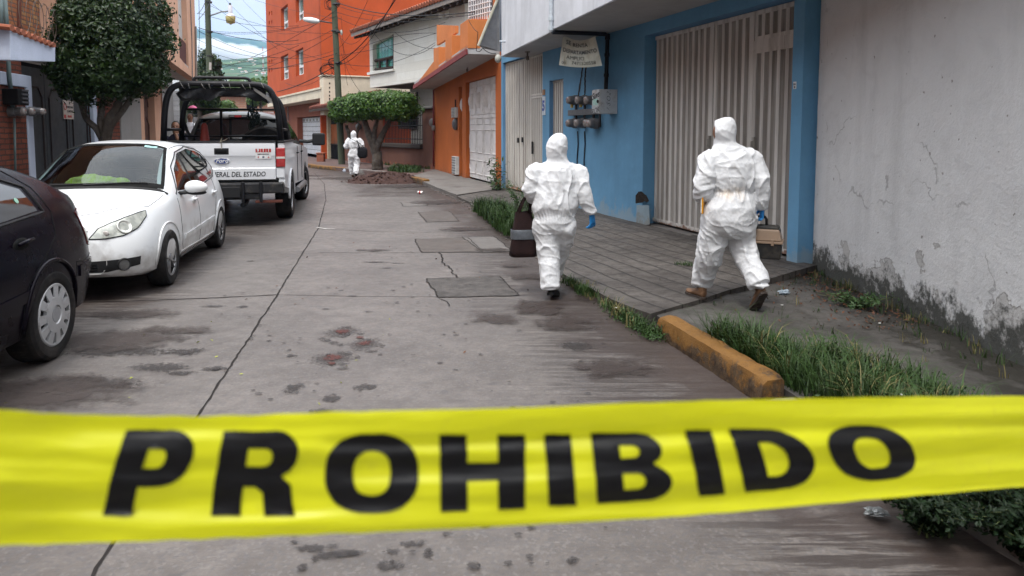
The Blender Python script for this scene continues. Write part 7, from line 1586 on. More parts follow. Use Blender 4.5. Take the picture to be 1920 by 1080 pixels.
# tangle of dark rope hanging near the middle
mb = MB(); P = []
for i in range(150): t = i * .37; P.append((1.2 + .05 * math.sin(t * 1.3), -.36 + .08 * math.sin(t) * (1 + .3 * math.sin(i * .2)), 1.92 + .13 * math.cos(t * .9) - i * .0012))
mb.tube(P, .011, 5); mb.tube([(1.2, -.34, 2.25), (1.2, -.34, 1.95)], .01, 5); mb.build('hanging_rope', simple('dark_green_rope', (.02,.03,.025), .8), tk, smooth=True)
mb = MB(); P = [(-.03, -.04, 1.44), (-.05, .02, 1.40), (-.05, -.02, 1.48), (-.03, .0, 1.42), (-.045, -.01, 1.30)]; mb.tube(P, .006, 5); mb.tube([(-.03, -.04, 1.43), (-.04, -.10, 1.47)], .005, 5); mb.build('string_knot', simple('straw_string', (.25,.22,.17), .9), tk)
# spare tyre and cone lie in the bed: things of their own
MT = MROOT[tk.name]
q = MT @ Vector((1.48, -.50, .76)); sp = thing('spare_tyre', 'dark spare tyre standing in the pickup bed behind the cab', 'tyre', q, rzt); mb = MB(); r_ = .46
mb.lathe([(r_ * .6, -.10), (r_ * .92, -.11), (r_, -.07), (r_, .07), (r_ * .92, .11), (r_ * .6, .10)], Matrix.Translation((0, 0, r_)) @ Matrix.Rotation(R(90), 4, 'Y'), 40, caps=False); mb.build('tyre_ring', M_TYRE, sp, smooth=True, auto=40); mb = MB(); mb.lathe([(r_ * .62, -.06), (r_ * .3, -.03), (.001, -.03)], Matrix.Translation((0, 0, r_)) @ Matrix.Rotation(R(90), 4, 'Y'), 24, caps=False); mb.build('rim', M_CAGE, sp, smooth=True)
q = MT @ Vector((.85, .42, 1.0)); cn = thing('traffic_cone', 'faded red traffic cone standing in the pickup bed', 'traffic cone', (q.x, q.y, .76), rzt); mb = MB(); mb.lathe([(.155, .04), (.15, .06), (.05, .93), (.028, .97), (.025, .97)], None, 24); mb.build('cone_body', simple('cone_red', (.20,.025,.016), .6, var=.25), cn, smooth=True, auto=40); mb = MB(); mb.box((-.2, -.2, 0), (.2, .2, .04)); mb.build('cone_base', MATS['cone_red'], cn, bevel=.02)
# ================================================================ PEOPLE
def loft(mb, secs, seg=28):
    """closed body of elliptical sections: (centre, rx, ry, tilt about x)"""
    rows = []
    for c, rx, ry, *tl in secs:
        t = tl[0] if tl else 0; row = []
        for k in range(seg):
            a = 6.283185 * k / seg; p = Vector((rx * math.cos(a), ry * math.sin(a), 0)); p = Matrix.Rotation(t, 3, 'X') @ p; row.append(tuple(Vector(c) + p))
        rows.append(row)
    mb.grid(rows, closed=True); n = len(mb.v); mb.f += [tuple(range(n - len(secs) * seg, n - len(secs) * seg + seg))[::-1], tuple(range(n - seg, n))]; mb.mi += [0, 0]
def limb(mb, pts, rad, n=5, seg=20, fl=1.0, cuff=True):
    """tapered limb through joints, softly rounded"""
    P = []; RR = []
    pts = [Vector(p) for p in pts]
    for i in range(len(pts) - 1):
        for k in range(n): t = k / n; P.append(pts[i].lerp(pts[i + 1], t)); RR.append(rad[i] * (1 - t) + rad[i + 1] * t)
    P.append(pts[-1]); RR.append(rad[-1])
    for _ in range(2): P = [P[0]] + [(P[i - 1] + P[i] * 2 + P[i + 1]) / 4 for i in range(1, len(P) - 1)] + [P[-1]]
    mb.tube(P, RR, seg); mb.ell(P[0], (RR[0],) * 3, 14, 10); mb.ell(P[-1], (RR[-1] * .9, RR[-1] * .9, .02) if cuff else (RR[-1] * .98,) * 3, 14, 10)
def remesh(mb, vox, smooth_it=4):
    o = mb.build('tmp', MATS['black_void']); md = o.modifiers.new('r', 'REMESH'); md.mode = 'VOXEL'; md.voxel_size = vox; md.adaptivity = 0
    s = o.modifiers.new('s', 'SMOOTH'); s.factor = .5; s.iterations = smooth_it
    bpy.context.view_layer.update(); me = bpy.data.meshes.new_from_object(o.evaluated_get(bpy.context.evaluated_depsgraph_get())); bpy.data.objects.remove(o)
    me.materials.clear(); return me
def ridge(p): return 1 - 2 * abs(noise.noise(p))
def tyv_bump(t):
    n = None
    for sc_, st_, ds in ((8, .6, .020), (19, .55, .010), (46, .35, .004)):
        v = t.n('ShaderNodeTexVoronoi'); v.inputs['Scale'].default_value = sc_; ad = t.n('ShaderNodeVectorMath', operation='ADD'); nn = t.n('ShaderNodeTexNoise'); nn.inputs['Scale'].default_value = sc_ * .5; t.l(t.coord(), nn.inputs['Vector'])
        s_ = t.n('ShaderNodeVectorMath', operation='SCALE'); s_.inputs['Scale'].default_value = 1.6 / sc_; t.l(nn.outputs['Color'], s_.inputs[0]); t.l(t.coord((1, 1, .75)), ad.inputs[0]); t.l(s_.outputs[0], ad.inputs[1]); t.l(ad.outputs[0], v.inputs['Vector']); n = t.bump(v.outputs['Distance'], st_, ds, n)
    return n
def m_tyvek():
    t = NT('white_coverall'); n = tyv_bump(t); c = t.mix(t.ramp(t.noise(3, 6), .4, .8, 0, .35), (.61,.62,.64), (.54,.55,.57))
    return t.fin(c, .52, 0, n, .35, Sheen_Weight=.15)
M_TYV = m_tyvek()
def m_stained():
    t = NT('stained_coverall')
    at = t.n('ShaderNodeAttribute', attribute_name='stain'); s_ = t.math('MULTIPLY', at.outputs['Fac'], t.ramp(t.noise(14, 6, .65), .40, .75))
    c = t.mix(t.ramp(t.noise(3, 6), .4, .8, 0, .35), (.61,.62,.64), (.54,.55,.57)); c = t.mix(t.math('MULTIPLY', s_, .6), c, (.52,.34,.14))
    return t.fin(c, .52, 0, tyv_bump(t), .35)
M_TYVS = m_stained()
M_SKIN = simple('brown_skin', (.20,.095,.055), .5, var=.15, bump=0); M_GLOVE = simple('blue_nitrile', (.02,.20,.50), .35, var=.15, scale=20, bump=.3, bscale=90)
M_GLOVEK = simple('dark_glove', (.012,.012,.014), .5); M_SOLE = simple('boot_sole', (.045,.035,.03), .85, var=.3, bump=.8, bscale=50, bd=.006); M_BOOT = simple('brown_boot', (.14,.075,.04), .65, var=.3, scale=12); M_SHOEK = simple('black_shoe', (.012,.012,.013), .45)
def suit_body(name, mb, parent, vox, mat, waist, joints, amp=1.0, head=None, face=None, stain=None, skin=None):
    me = remesh(mb, vox); me.materials.append(mat); me.materials.append(skin or M_SKIN)
    nv = len(me.vertices); st = [0.0] * nv
    nrm = [v.normal.copy() for v in me.vertices]
    for i, v in enumerate(me.vertices):
        p = v.co.copy(); w_ = Vector((noise.noise(p * 3), noise.noise(p * 3 + Vector((7, 1, 3))), noise.noise(p * 3 + Vector((2, 9, 4))))) * .12
        q = p + w_
        v1 = noise.voronoi(Vector((q.x * 7.5, q.y * 6, q.z * 5.2)))[0]; v2 = noise.voronoi(Vector((q.x * 15 + q.z * 6, q.y * 12, q.z * 11 - q.x * 6)))[0]; v3 = noise.voronoi(q * 30)[0]
        rr_ = max(0, ridge(Vector((q.x * 7 + q.z * 3, q.y * 7, q.z * 3.2 - q.x * 2)))) ** 3; r2_ = max(0, ridge(Vector((q.x * 4 - q.z * 7, q.y * 6, q.z * 9 + q.x * 6)) + Vector((3, 8, 1)))) ** 3
        d = .008 * (v1[0] - .42) + .015 * rr_ + .006 * r2_ - .005 + .003 * (v2[0] - .42)
        # gathers at the waist elastic
        wz, wx, wy = waist; dz = (p.z - wz) / .05
        if abs(p.x - wx) < .26: 
            g = math.exp(-dz * dz); th = math.atan2(p.y - wy, p.x - wx); d += g * (-.004 + .0045 * math.sin(th * 34 + noise.noise(p * 6) * 4)); d += .006 * math.exp(-((p.z - wz - .10) / .06) ** 2)
        # folds stacking at bent joints and ankles
        for (jx, jy, jz, rr) in joints:
            dd = (p - Vector((jx, jy, jz))).length / rr
            if dd < 1.6: d += math.exp(-dd * dd * 1.3) * .008 * ridge(Vector((q.x * 4, q.y * 4, q.z * 17 + jx * 9)))
        hd = 1.0
        if head is not None:
            r_ = (p - head).length
            if r_ < .22: hd = .42
        if face is not None and head is not None:
            e = (p - head); 
            if e.length < .19:
                c_ = e.normalized().dot(face)
                if c_ > .66 and abs(e.z) < .10: d -= .018 / hd
        v.co = p + nrm[i] * d * amp * hd
        if stain is not None:
            sx, sy, sz, sr = stain; k = max(0, 1 - math.sqrt(((p.x - sx) / (sr * 1.6)) ** 2 + ((p.z - sz) / sr) ** 2)); st[i] = min(1, k * 2) if p.y < sy else 0
    if stain is not None: a = me.attributes.new('stain', 'FLOAT', 'POINT'); a.data.foreach_set('value', st)
    if face is not None:
        for f in me.polygons:
            e = f.center - head
            if e.length < .17 and e.length > 0 and e.normalized().dot(face) > .74 and abs(e.z) < .085: f.material_index = 1
    me.polygons.foreach_set('use_smooth', [True] * len(me.polygons)); o = bpy.data.objects.new(name, me); COL.objects.link(o); o.parent = parent; return o
def hand(parent, M, name, mat, curl=.5, thumb=1, vox=.0026, s=1.0, tcurl=.3):
    """M: wrist frame, y along the hand, x to the thumb side, z out of the back of the hand"""
    mb = MB(); V = lambda *a: M @ (Vector(a) * s)
    rows = []
    for y, hw, th in ((-.03, .026, .021), (0, .027, .020), (.03, .036, .018), (.06, .041, .016), (.085, .040, .013)):
        rows.append([tuple(V(hw * math.cos(a), y, th * math.sin(a) - y * .05)) for a in [6.283 * k / 16 for k in range(16)]])
    mb.grid(rows, closed=True); mb.f += [tuple(range(16))[::-1], tuple(range(len(mb.v) - 16, len(mb.v)))]; mb.mi += [0, 0]
    for x, L_, dc in ((.029, .068, -.05), (.010, .076, 0), (-.010, .070, .05), (-.029, .055, .12)):
        p = Vector((x * thumb, .078, -.004)); a = curl * .5 + dc; P = [p - Vector((0, .02, 0)), p.copy()]
        for k, f in enumerate((.42, .32, .26)):
            p = p + Vector((x * 5.0 * thumb * L_, math.cos(a) * L_ * f, -math.sin(a) * L_ * f)); P.append(p.copy()); a += curl * (.9 if k == 0 else .7)
        mb.tube([V(*q) for q in P], [.0092 * s, .0088 * s, .0082 * s, .0075 * s, .0064 * s], 10); mb.ell(V(*P[-1]), (.0064 * s,) * 3, 8, 6)
    P = [Vector((.018 * thumb, .008, -.006)), Vector((.042 * thumb, .030, -.016)), Vector(((.058 - tcurl * .02) * thumb, .055, -.026 - tcurl * .02)), Vector(((.062 - tcurl * .05) * thumb, .078, -.036 - tcurl * .03))]
    mb.tube([V(*q) for q in P], [.014 * s, .0125 * s, .0105 * s, .0082 * s], 10); mb.ell(V(*P[-1]), (.0082 * s,) * 3, 8, 6)
    me = remesh(mb, vox, 2); me.materials.append(mat); me.polygons.foreach_set('use_smooth', [True] * len(me.polygons)); o = bpy.data.objects.new(name, me); COL.objects.link(o); o.parent = parent; return o
def frm(o, y, z):
    y = Vector(y).normalized(); z = Vector(z); z = (z - y * z.dot(y)).normalized(); x = y.cross(z); m = Matrix((x, y, z)).transposed().to_4x4(); m.translation = Vector(o); return m
def shoe(parent, M, name, upper, sole, s=1.0, boot=True):
    """M: heel on the ground at the origin, y to the toe, z up"""
    mb = MB(); rows = []
    for y, hw, h, zo in ((-.005, .022, .06, .03), (.01, .033, .085, .012), (.05, .036, .10, .01), (.10, .037, .085, .01), (.15, .043, .062, .01), (.20, .046, .05, .01), (.245, .038, .042, .012), (.268, .02, .034, .016)):
        rows.append([tuple(M @ (Vector((hw * math.cos(a) * (1 if math.sin(a) < .2 else .88), y, zo + h / 2 + h / 2 * math.sin(a))) * s)) for a in [6.283 * k / 16 for k in range(16)]])
    mb.grid(rows, closed=True); n = len(mb.v); mb.f += [tuple(range(16)), tuple(range(n - 16, n))]; mb.mi += [0, 0]
    if boot: mb.tube([M @ (Vector((0, .035, .07)) * s), M @ (Vector((0, .03, .13)) * s), M @ (Vector((0, .028, .17)) * s)], [.040 * s, .042 * s, .044 * s], 14)
    o = mb.build(name, upper, parent, smooth=True, auto=50); mb = MB(); out_ = [(.0, -.012), (.03, -.002), (.038, .03), (.035, .09), (.046, .17), (.049, .21), (.038, .255), (0, .280)]; P = out_ + [(-x, y) for x, y in out_[-2:0:-1]]
    mb.prism([M @ (Vector((x, y, 0)) * s) for x, y in P], (M.to_3x3() @ Vector((0, 0, .024 * s)))); 
    for y in [.01 + .028 * k for k in range(9)]: mb.prism([M @ (Vector(q) * s) for q in ((-.036, y, -.004), (.036, y, -.004), (.036, y + .014, -.004), (-.036, y + .014, -.004))], (M.to_3x3() @ Vector((0, 0, .006 * s))))
    mb.build('sole', sole, o, bevel=.004); return o

# ---- first figure: walking away in the road with a dark bag on the left arm
p1 = thing('person', 'person in white hooded coverall walking away in the road carrying a dark bag', 'person', (.405, 6.72, 0), 0, None)
mb = MB()
loft(mb, [((.0,0,.62),.10,.10), ((.005,0,.68),.165,.135), ((.005,-.01,.74),.185,.150), ((.0,-.01,.80),.190,.152), ((.0,-.01,.88),.210,.165), ((.005,-.005,.97),.208,.165), ((.012,0,1.06),.202,.158), ((.018,0,1.15),.200,.150), ((.022,.005,1.215),.190,.135), ((.028,.01,1.265),.150,.115), ((.033,.015,1.305),.105,.098), ((.035,.02,1.335),.078,.085)])
limb(mb, [(-.18,0,1.20), (.02,.005,1.235), (.23,0,1.20)], [.072,.10,.072], 4, cuff=False)
limb(mb, [(-.19,.0,1.215), (-.235,-.03,1.04), (-.200,.10,.965), (-.165,.16,.94)], [.080,.070,.062,.054]); limb(mb, [(.225,.0,1.205), (.285,-.045,.985), (.325,-.02,.87), (.345,-.005,.825)], [.080,.066,.058,.050])
limb(mb, [(-.085,0,.70), (-.062,.01,.55), (-.045,-.01,.38), (-.040,-.05,.22), (-.040,-.08,.115)], [.125,.116,.100,.092,.088]); limb(mb, [(.095,.0,.70), (.085,.09,.56), (.055,.19,.42), (.02,.28,.25), (-.0,.35,.13)], [.122,.112,.096,.088,.086])
HD = Vector((.028,.02,1.435))
loft(mb, [((.025,.01,1.22),.165,.115), ((.03,.015,1.27),.135,.11), ((.03,.02,1.305),.108,.104), ((.026,.02,1.335),.095,.102), ((.018,.022,1.37),.096,.112), ((.018,.02,1.43),.102,.122), ((.024,.018,1.48),.098,.118), ((.030,.01,1.525),.082,.096), ((.036,.0,1.555),.056,.066), ((.04,-.01,1.574),.024,.030)])
suit_body('suit', mb, p1, .0085, M_TYV, (.805, 0, -.01), [(-.25,-.02,1.04,.12), (.28,-.04,.98,.12), (-.045,0,.40,.13), (-.04,-.08,.16,.10), (.06,.18,.42,.12)], 1.0, HD, Vector((-.1,1,0)).normalized())
hand(p1, frm((.352,-.002,.815), (.16,.06,-1), (.75,-.65,.1)), 'right_hand', M_GLOVE, .55, -1, s=1.08)
hand(p1, frm((-.175,.15,.945), (.7,.55,-.35), (0,.2,1)), 'left_hand', M_GLOVEK, 1.3, 1)
shoe(p1, Matrix.Translation((-.045,-.115,.055)) @ Matrix.Rotation(R(-16), 4, 'Z') @ Matrix.Rotation(R(-12), 4, 'X'), 'shoe', M_SHOEK, simple('black_sole', (.02,.02,.02), .8, bump=.5), .98, False); shoe(p1, Matrix.Translation((-.0,.30,.0)), 'shoe', M_SHOEK, MATS['black_sole'], .98, False)
# bag
M_BAGC = simple('dark_brown_canvas', (.020,.010,.010), .85, var=.35, scale=9, bump=.6, bscale=120)
bq = MROOT[p1.name] @ Vector((-.292,.12,.385)); bg_ = thing('carrier_bag', 'tall dark brown cloth bag with a grey band held by the person in the road', 'bag', bq, R(8)); mb = MB(); rows = []
for z, hx, hy in ((0,.118,.075), (.006,.130,.085), (.06,.130,.085), (.16,.122,.083), (.24,.112,.08), (.34,.094,.068), (.40,.082,.058), (.43,.080,.055)):
    row = []
    for k in range(32):
        a = 6.283 * k / 32; c_, s_ = math.cos(a), math.sin(a); e = .45; x = hx * math.copysign(abs(c_) ** e, c_); y = hy * math.copysign(abs(s_) ** e, s_); q = Vector((x, y, z)); n_ = noise.noise(q * 9) * .014 + ridge(q * 14) * .004; row.append((x + c_ * n_, y + s_ * n_, z + .012 * math.sin(a * 2) * (z > .4)))
    rows.append(row)
mb.grid(rows, closed=True); mb.f.append(tuple(range(32))[::-1]); mb.mi.append(0); mb.build('bag_body', M_BAGC, bg_, smooth=True); mb = MB(); rows = []
for z, hx, hy in ((.175,.124,.085), (.185,.126,.087), (.235,.119,.085), (.262,.114,.083), (.268,.110,.08)):
    row = []
    for k in range(48):
        a = 6.283 * k / 48; c_, s_ = math.cos(a), math.sin(a); e = .45; x = hx * math.copysign(abs(c_) ** e, c_); y = hy * math.copysign(abs(s_) ** e, s_); q = Vector((x, y, z)); n_ = noise.noise(q * 9) * .014 + .005 + ridge(q * 35) * .003; row.append((x + c_ * n_, y + s_ * n_, z))
    rows.append(row)
mb.grid(rows, closed=True); mb.build('grey_band', simple('grey_plastic_band', (.10,.11,.125), .35, var=.3, scale=20, bump=.8, bscale=45, bd=.006), bg_, smooth=True)
for y in (-.05, .05):
    mb = MB(); P = bz((-.055, y, .41), (-.03, y - .01, .52), (.02, -.06 + y * .3, .60), (.045, -.055 + y * .3, .635), 8) + bz((.05, -.05 + y * .3, .635), (.075, -.05, .60), (.065, y, .50), (.055, y, .41), 8); mb.tube(P, .011, 6, flat=.5); mb.build('strap', M_BAGC, bg_, smooth=True)

# ---- second figure: stout, on the driveway, toolbox in the right hand and a clipboard under the left arm
p2 = thing('person', 'person in white hooded coverall stepping up the driveway holding a tool case and clipboard', 'person', (1.875, 6.08, .085), R(4))
mb = MB()
loft(mb, [((.0,0,.60),.11,.11), ((.0,0,.66),.205,.165), ((-.005,-.01,.76),.225,.185), ((-.005,-.01,.86),.222,.185), ((.01,-.005,.94),.195,.160), ((.02,0,.995),.178,.140), ((.02,0,1.06),.195,.150), ((.015,0,1.15),.205,.158), ((.01,0,1.24),.202,.152), ((.0,.01,1.32),.170,.128), ((-.02,.02,1.375),.140,.110), ((-.035,.03,1.41),.095,.095)])
limb(mb, [(-.18,0,1.26), (0,.01,1.31), (.175,0,1.27)], [.082,.11,.082], 4, cuff=False)
limb(mb, [(-.195,0,1.26), (-.238,-.03,1.10), (-.245,-.01,.98), (-.205,.14,.945), (-.17,.20,.955)], [.090,.082,.076,.066,.052]); limb(mb, [(.19,0,1.265), (.240,-.04,1.08), (.262,-.03,.94), (.270,.0,.855)], [.090,.082,.070,.055])
limb(mb, [(-.11,0,.74), (-.125,.05,.58), (-.135,.10,.42), (-.142,.20,.27), (-.145,.25,.14)], [.132,.120,.110,.094,.086]); limb(mb, [(.105,0,.74), (.120,.03,.58), (.140,-.02,.42), (.175,-.12,.30), (.200,-.185,.22)], [.132,.116,.100,.094,.088])
HD = Vector((-.065,.03,1.52))
loft(mb, [((-.01,.02,1.31),.17,.12), ((-.02,.03,1.36),.135,.11), ((-.035,.03,1.395),.106,.105), ((-.05,.03,1.42),.092,.10), ((-.06,.03,1.47),.098,.112), ((-.065,.03,1.52),.102,.118), ((-.06,.025,1.565),.096,.108), ((-.055,.015,1.60),.078,.085), ((-.05,.01,1.622),.045,.05), ((-.048,.01,1.630),.02,.02)])
suit_body('suit', mb, p2, .0085, M_TYVS, (.995, .02, 0), [(-.29,-.02,1.02,.14), (.29,-.04,1.02,.13), (-.15,.10,.42,.15), (-.168,.24,.17,.11), (.15,-.02,.42,.14), (.21,-.18,.22,.11)], 1.0, HD, Vector((-.93,.36,-.1)).normalized(), (-.03, .05, .985, .085))
hand(p2, frm((.285,.005,.845), (.05,.05,-1), (1,-.1,.0)), 'right_hand', M_GLOVE, 1.35, -1, tcurl=.8); hand(p2, frm((-.185,.19,.955), (.55,.75,-.1), (-.7,.5,.2)), 'left_hand', M_GLOVE, 1.0, 1)
shoe(p2, Matrix.Translation((-.150,.175,.012)) @ Matrix.Rotation(R(14), 4, 'Z'), 'boot', M_BOOT, M_SOLE, 1.0); shoe(p2, Matrix.Translation((.215,-.255,.155)) @ Matrix.Rotation(R(6), 4, 'Z') @ Matrix.Rotation(R(-48), 4, 'X'), 'boot', M_BOOT, M_SOLE, 1.0)
q = MROOT[p2.name] @ Vector((-.212,.045,.81)); cb = thing('clipboard', 'orange yellow clipboard held edge-on at the left side of the person with the tool case', 'clipboard', q, R(68)); mb = MB(); mb.box((-.13, -.006, .0), (.13, .006, .235)); mb.build('board', simple('clipboard_orange', (.62,.27,.015), .4), cb, bevel=.004); mb = MB(); mb.box((-.12, .007, .01), (.12, .014, .225)); mb.build('papers', simple('paper_white', (.7,.7,.68), .8), cb); mb = MB(); mb.box((-.05, .012, .21), (.05, .026, .25)); mb.build('clip', M_DARKM, cb, bevel=.004)
# tool case
q = MROOT[p2.name] @ Vector((.322,.03,.415)); tb = thing('tool_case', 'black and tan plastic tool case carried by the person on the driveway', 'tool case', q, R(-24)); M_TAN = simple('tan_plastic', (.20,.14,.098), .45, var=.1); M_BLK2 = simple('case_black', (.018,.018,.018), .45, dirt=(.06,.05,.04), dscale=9)
def taper(mb, z0, z1, a0, b0, a1, b1): mb.add([(-a0,-b0,z0),(a0,-b0,z0),(a0,b0,z0),(-a0,b0,z0),(-a1,-b1,z1),(a1,-b1,z1),(a1,b1,z1),(-a1,b1,z1)], [(0,3,2,1),(4,5,6,7),(0,1,5,4),(1,2,6,5),(2,3,7,6),(3,0,4,7)])
mb = MB(); taper(mb, .0, .135, .140, .092, .150, .100); mb.build('base_tray', M_BLK2, tb, bevel=.012, segs=3); mb = MB(); taper(mb, .135, .155, .158, .108, .158, .108); mb.build('rim', M_TAN, tb, bevel=.004)
mb = MB(); taper(mb, .155, .255, .148, .098, .125, .080); mb.build('middle_tray', M_TAN, tb, bevel=.012, segs=3); mb = MB(); taper(mb, .225, .285, .137, .072, .118, .058); mb.build('lid', M_BLK2, tb, bevel=.014, segs=3)
mb = MB(); mb.tube([(-.085,0,.27), (-.083,0,.335), (-.068,0,.355), (.0,0,.355), (.015,0,.335), (.017,0,.27)], .012, 8); mb.build('handle', M_BLK2, tb, smooth=True)
for x in (-.075, .075):
    mb = MB(); mb.box((x - .012, -.112, .12), (x + .012, -.10, .175)); mb.build('latch', M_TAN, tb, bevel=.004)
mb = MB(); mb.lathe([(.011, 0), (.009, .004), (.001, .005)], Matrix.Translation((-.105, -.097, .075)) @ Matrix.Rotation(R(90), 4, 'X'), 12); mb.build('yellow_sticker', simple('sticker_yellow', (.5,.35,.02), .5), tb)

# ---- third figure, far up the street with a black shoulder bag
p3 = thing('person', 'person in white hooded coverall far up the street with a black shoulder bag', 'person', (-5.38, 24.3, .0), R(8))
mb = MB()
loft(mb, [((0,0,.66),.12,.11), ((0,0,.74),.175,.15), ((0,0,.86),.185,.155), ((0,0,.98),.165,.13), ((0,0,1.08),.19,.145), ((0,0,1.20),.205,.15), ((0,.01,1.28),.18,.12), ((.0,.02,1.34),.10,.09)])
limb(mb, [(-.19,0,1.26), (-.29,-.02,1.05), (-.23,.16,1.02)], [.09,.078,.06]); limb(mb, [(.19,0,1.26), (.285,-.02,1.05), (.20,.18,1.02)], [.09,.078,.06])
limb(mb, [(-.09,0,.76), (-.10,.12,.45), (-.09,.20,.10)], [.13,.11,.09]); limb(mb, [(.09,0,.76), (.07,.0,.42), (.06,-.22,.16)], [.13,.105,.09])
HD = Vector((-.02,.03,1.47)); loft(mb, [((-.01,.02,1.32),.085,.09), ((-.02,.03,1.40),.092,.105), ((-.02,.03,1.47),.100,.115), ((-.02,.02,1.54),.085,.095), ((-.02,.01,1.585),.045,.05), ((-.02,.01,1.6),.015,.015)])
suit_body('suit', mb, p3, .016, M_TYV, (.97, 0, 0), [(-.27,-.02,1.05,.12), (.27,-.02,1.05,.12), (-.1,.12,.45,.13)], 1.2, HD, Vector((0,1,0)))
hand(p3, frm((-.21,.18,1.02), (.6,.8,0), (0,0,1)), 'left_hand', M_GLOVE, .9, 1, .006); hand(p3, frm((.18,.2,1.02), (-.6,.8,0), (0,0,1)), 'right_hand', M_GLOVE, .9, -1, .006)
shoe(p3, Matrix.Translation((-.09,.15,0)), 'boot', M_BOOT, M_SOLE, 1.05); shoe(p3, Matrix.Translation((.06,-.29,.14)) @ Matrix.Rotation(R(-45), 4, 'X'), 'boot', M_BOOT, M_SOLE, 1.05)
q = MROOT[p3.name] @ Vector((.26,-.05,.66)); b3 = thing('shoulder_bag', 'black shoulder bag slung on the figure far up the street', 'bag', q, R(10)); mb = MB(); bm = bmesh.new(); bmesh.ops.create_icosphere(bm, subdivisions=3, radius=1)
for v in bm.verts: c = v.co; v.co = Vector((math.copysign(abs(c.x) ** .6, c.x) * .185, math.copysign(abs(c.y) ** .7, c.y) * .10, .19 + math.copysign(abs(c.z) ** .6, c.z) * .19)) * (1 + .06 * noise.noise(c * 3))
mb.add([v.co[:] for v in bm.verts], [tuple(v.index for v in f.verts) for f in bm.faces]); bm.free(); mb.build('bag_body', simple('black_cloth', (.012,.012,.015), .85), b3, smooth=True)
mb = MB(); mb.tube([(.08,-.05,.36), (-.08,-.13,.52), (-.30,-.16,.64), (-.42,-.06,.695), (-.38,.10,.66)], .016, 6, flat=.6); mb.tube([(-.08,-.08,.36), (-.12,-.13,.5), (-.17,-.12,.64)], .014, 6); mb.build('strap', MATS['black_cloth'], b3, smooth=True)

# ---- onlookers beyond the pickup
def onlooker(loc, rz, label, shirt, trouser, hair, raised, cat='person'):
    o = thing('person', label, cat, loc, rz); mb = MB()
    loft(mb, [((0,0,.80),.13,.11), ((0,0,.90),.16,.12), ((0,0,1.0),.145,.105), ((0,0,1.15),.165,.115), ((0,0,1.28),.17,.11), ((0,0,1.36),.11,.08), ((0,0,1.40),.055,.055), ((0,.01,1.45),.05,.055)])
    limb(mb, [(-.17,0,1.30), (-.21,.0,1.05), (-.19,.06,.82)] if not raised else [(-.17,0,1.30), (-.20,.08,1.06), (-.05,.20,1.26), (-.01,.17,1.40)], [.055,.045,.035] if not raised else [.055,.046,.038,.03]); limb(mb, [(.17,0,1.30), (.20,.05,1.06), (.0,.16,1.06)], [.055,.045,.035])
    limb(mb, [(-.08,0,.86), (-.09,.02,.46), (-.09,0,.06)], [.09,.065,.05]); limb(mb, [(.08,0,.86), (.09,.02,.46), (.09,0,.06)], [.09,.065,.05])
    loft(mb, [((0,.02,1.42),.045,.05), ((0,.03,1.46),.062,.075), ((0,.025,1.52),.074,.092), ((0,.02,1.58),.074,.092), ((0,.01,1.63),.055,.065), ((0,0,1.65),.02,.02)]); mb.ell((0,.118,1.525),(.012,.018,.022)); mb.ell((.076,.02,1.53),(.012,.02,.03)); mb.ell((-.076,.02,1.53),(.012,.02,.03))
    me = remesh(mb, .010); me.materials.append(M_SKIN); me.materials.append(shirt); me.materials.append(trouser); me.materials.append(M_SHOEK); me.materials.append(M_GLOVEK)
    for f in me.polygons:
        c = f.center
        f.material_index = 0 if (c.z > 1.39 or (abs(c.x) > .19 and c.z < 1.14 and c.z > .9) or (c.y > .135 and c.z > .95)) else 1 if c.z > .9 else 2 if c.z > .06 else 3
        if 1.535 < c.z < 1.552 and c.y > .09 and .018 < abs(c.x) < .042: f.material_index = 4
        if 1.478 < c.z < 1.488 and c.y > .085 and abs(c.x) < .022: f.material_index = 4
    me.polygons.foreach_set('use_smooth', [True] * len(me.polygons)); b = bpy.data.objects.new('body', me); COL.objects.link(b); b.parent = o
    mb = MB(); mb.ell((0,-.012,1.57),(.086,.096,.098), 16, 10)
    if hair: mb.ell((0,-.06,1.46),(.07,.05,.12), 12, 8)
    mb.build('hair', simple('black_hair', (.01,.008,.007), .6, bump=.5), o, smooth=True)
    mb = MB()
    for s in (1, -1): mb.box((s*.09-.045,-.08,-.0),(s*.09+.045,.17,.07))
    mb.build('shoes', M_SHOEK, o, bevel=.03)
    if raised: hand(o, frm((-.01,.17,1.40),(.1,.1,1),(-.2,1,0)), 'hand', M_SKIN, .9, 1, .005)
    return o
onlooker((-7.02,14.9,.14), R(200), 'dark haired onlooker in a dark top with one hand raised to the mouth', simple('navy_top', (.02,.018,.03), .8), simple('dark_trousers', (.02,.02,.025), .8), True, True)
onlooker((-9.55,21.2,.46), R(190), 'onlooker in a white shirt half hidden behind the pickup cab', simple('white_shirt', (.7,.7,.74), .8), MATS['dark_trousers'], False, False)
mb = MB(); mb.box((-10.1,20.8,0),(-9.0,21.7,.46)); tag(mb.build('stone_step', M_CONC, bevel=.03), 'grey stone step under the onlooker in white', 'step')
ur = thing('parasol', 'small pink parasol above the onlooker in white', 'parasol', (-9.42,21.1,1.9)); mb = MB(); mb.lathe([(.13,.34),(.11,.39),(.06,.43),(.01,.44)], None, 10, caps=False); mb.build('canopy', simple('pink_cloth', (.62,.14,.26), .7), ur, smooth=True); mb = MB(); mb.tube([(0,0,-.35),(0,0,.43)], .01, 6); mb.build('pole', M_DARKM, ur)
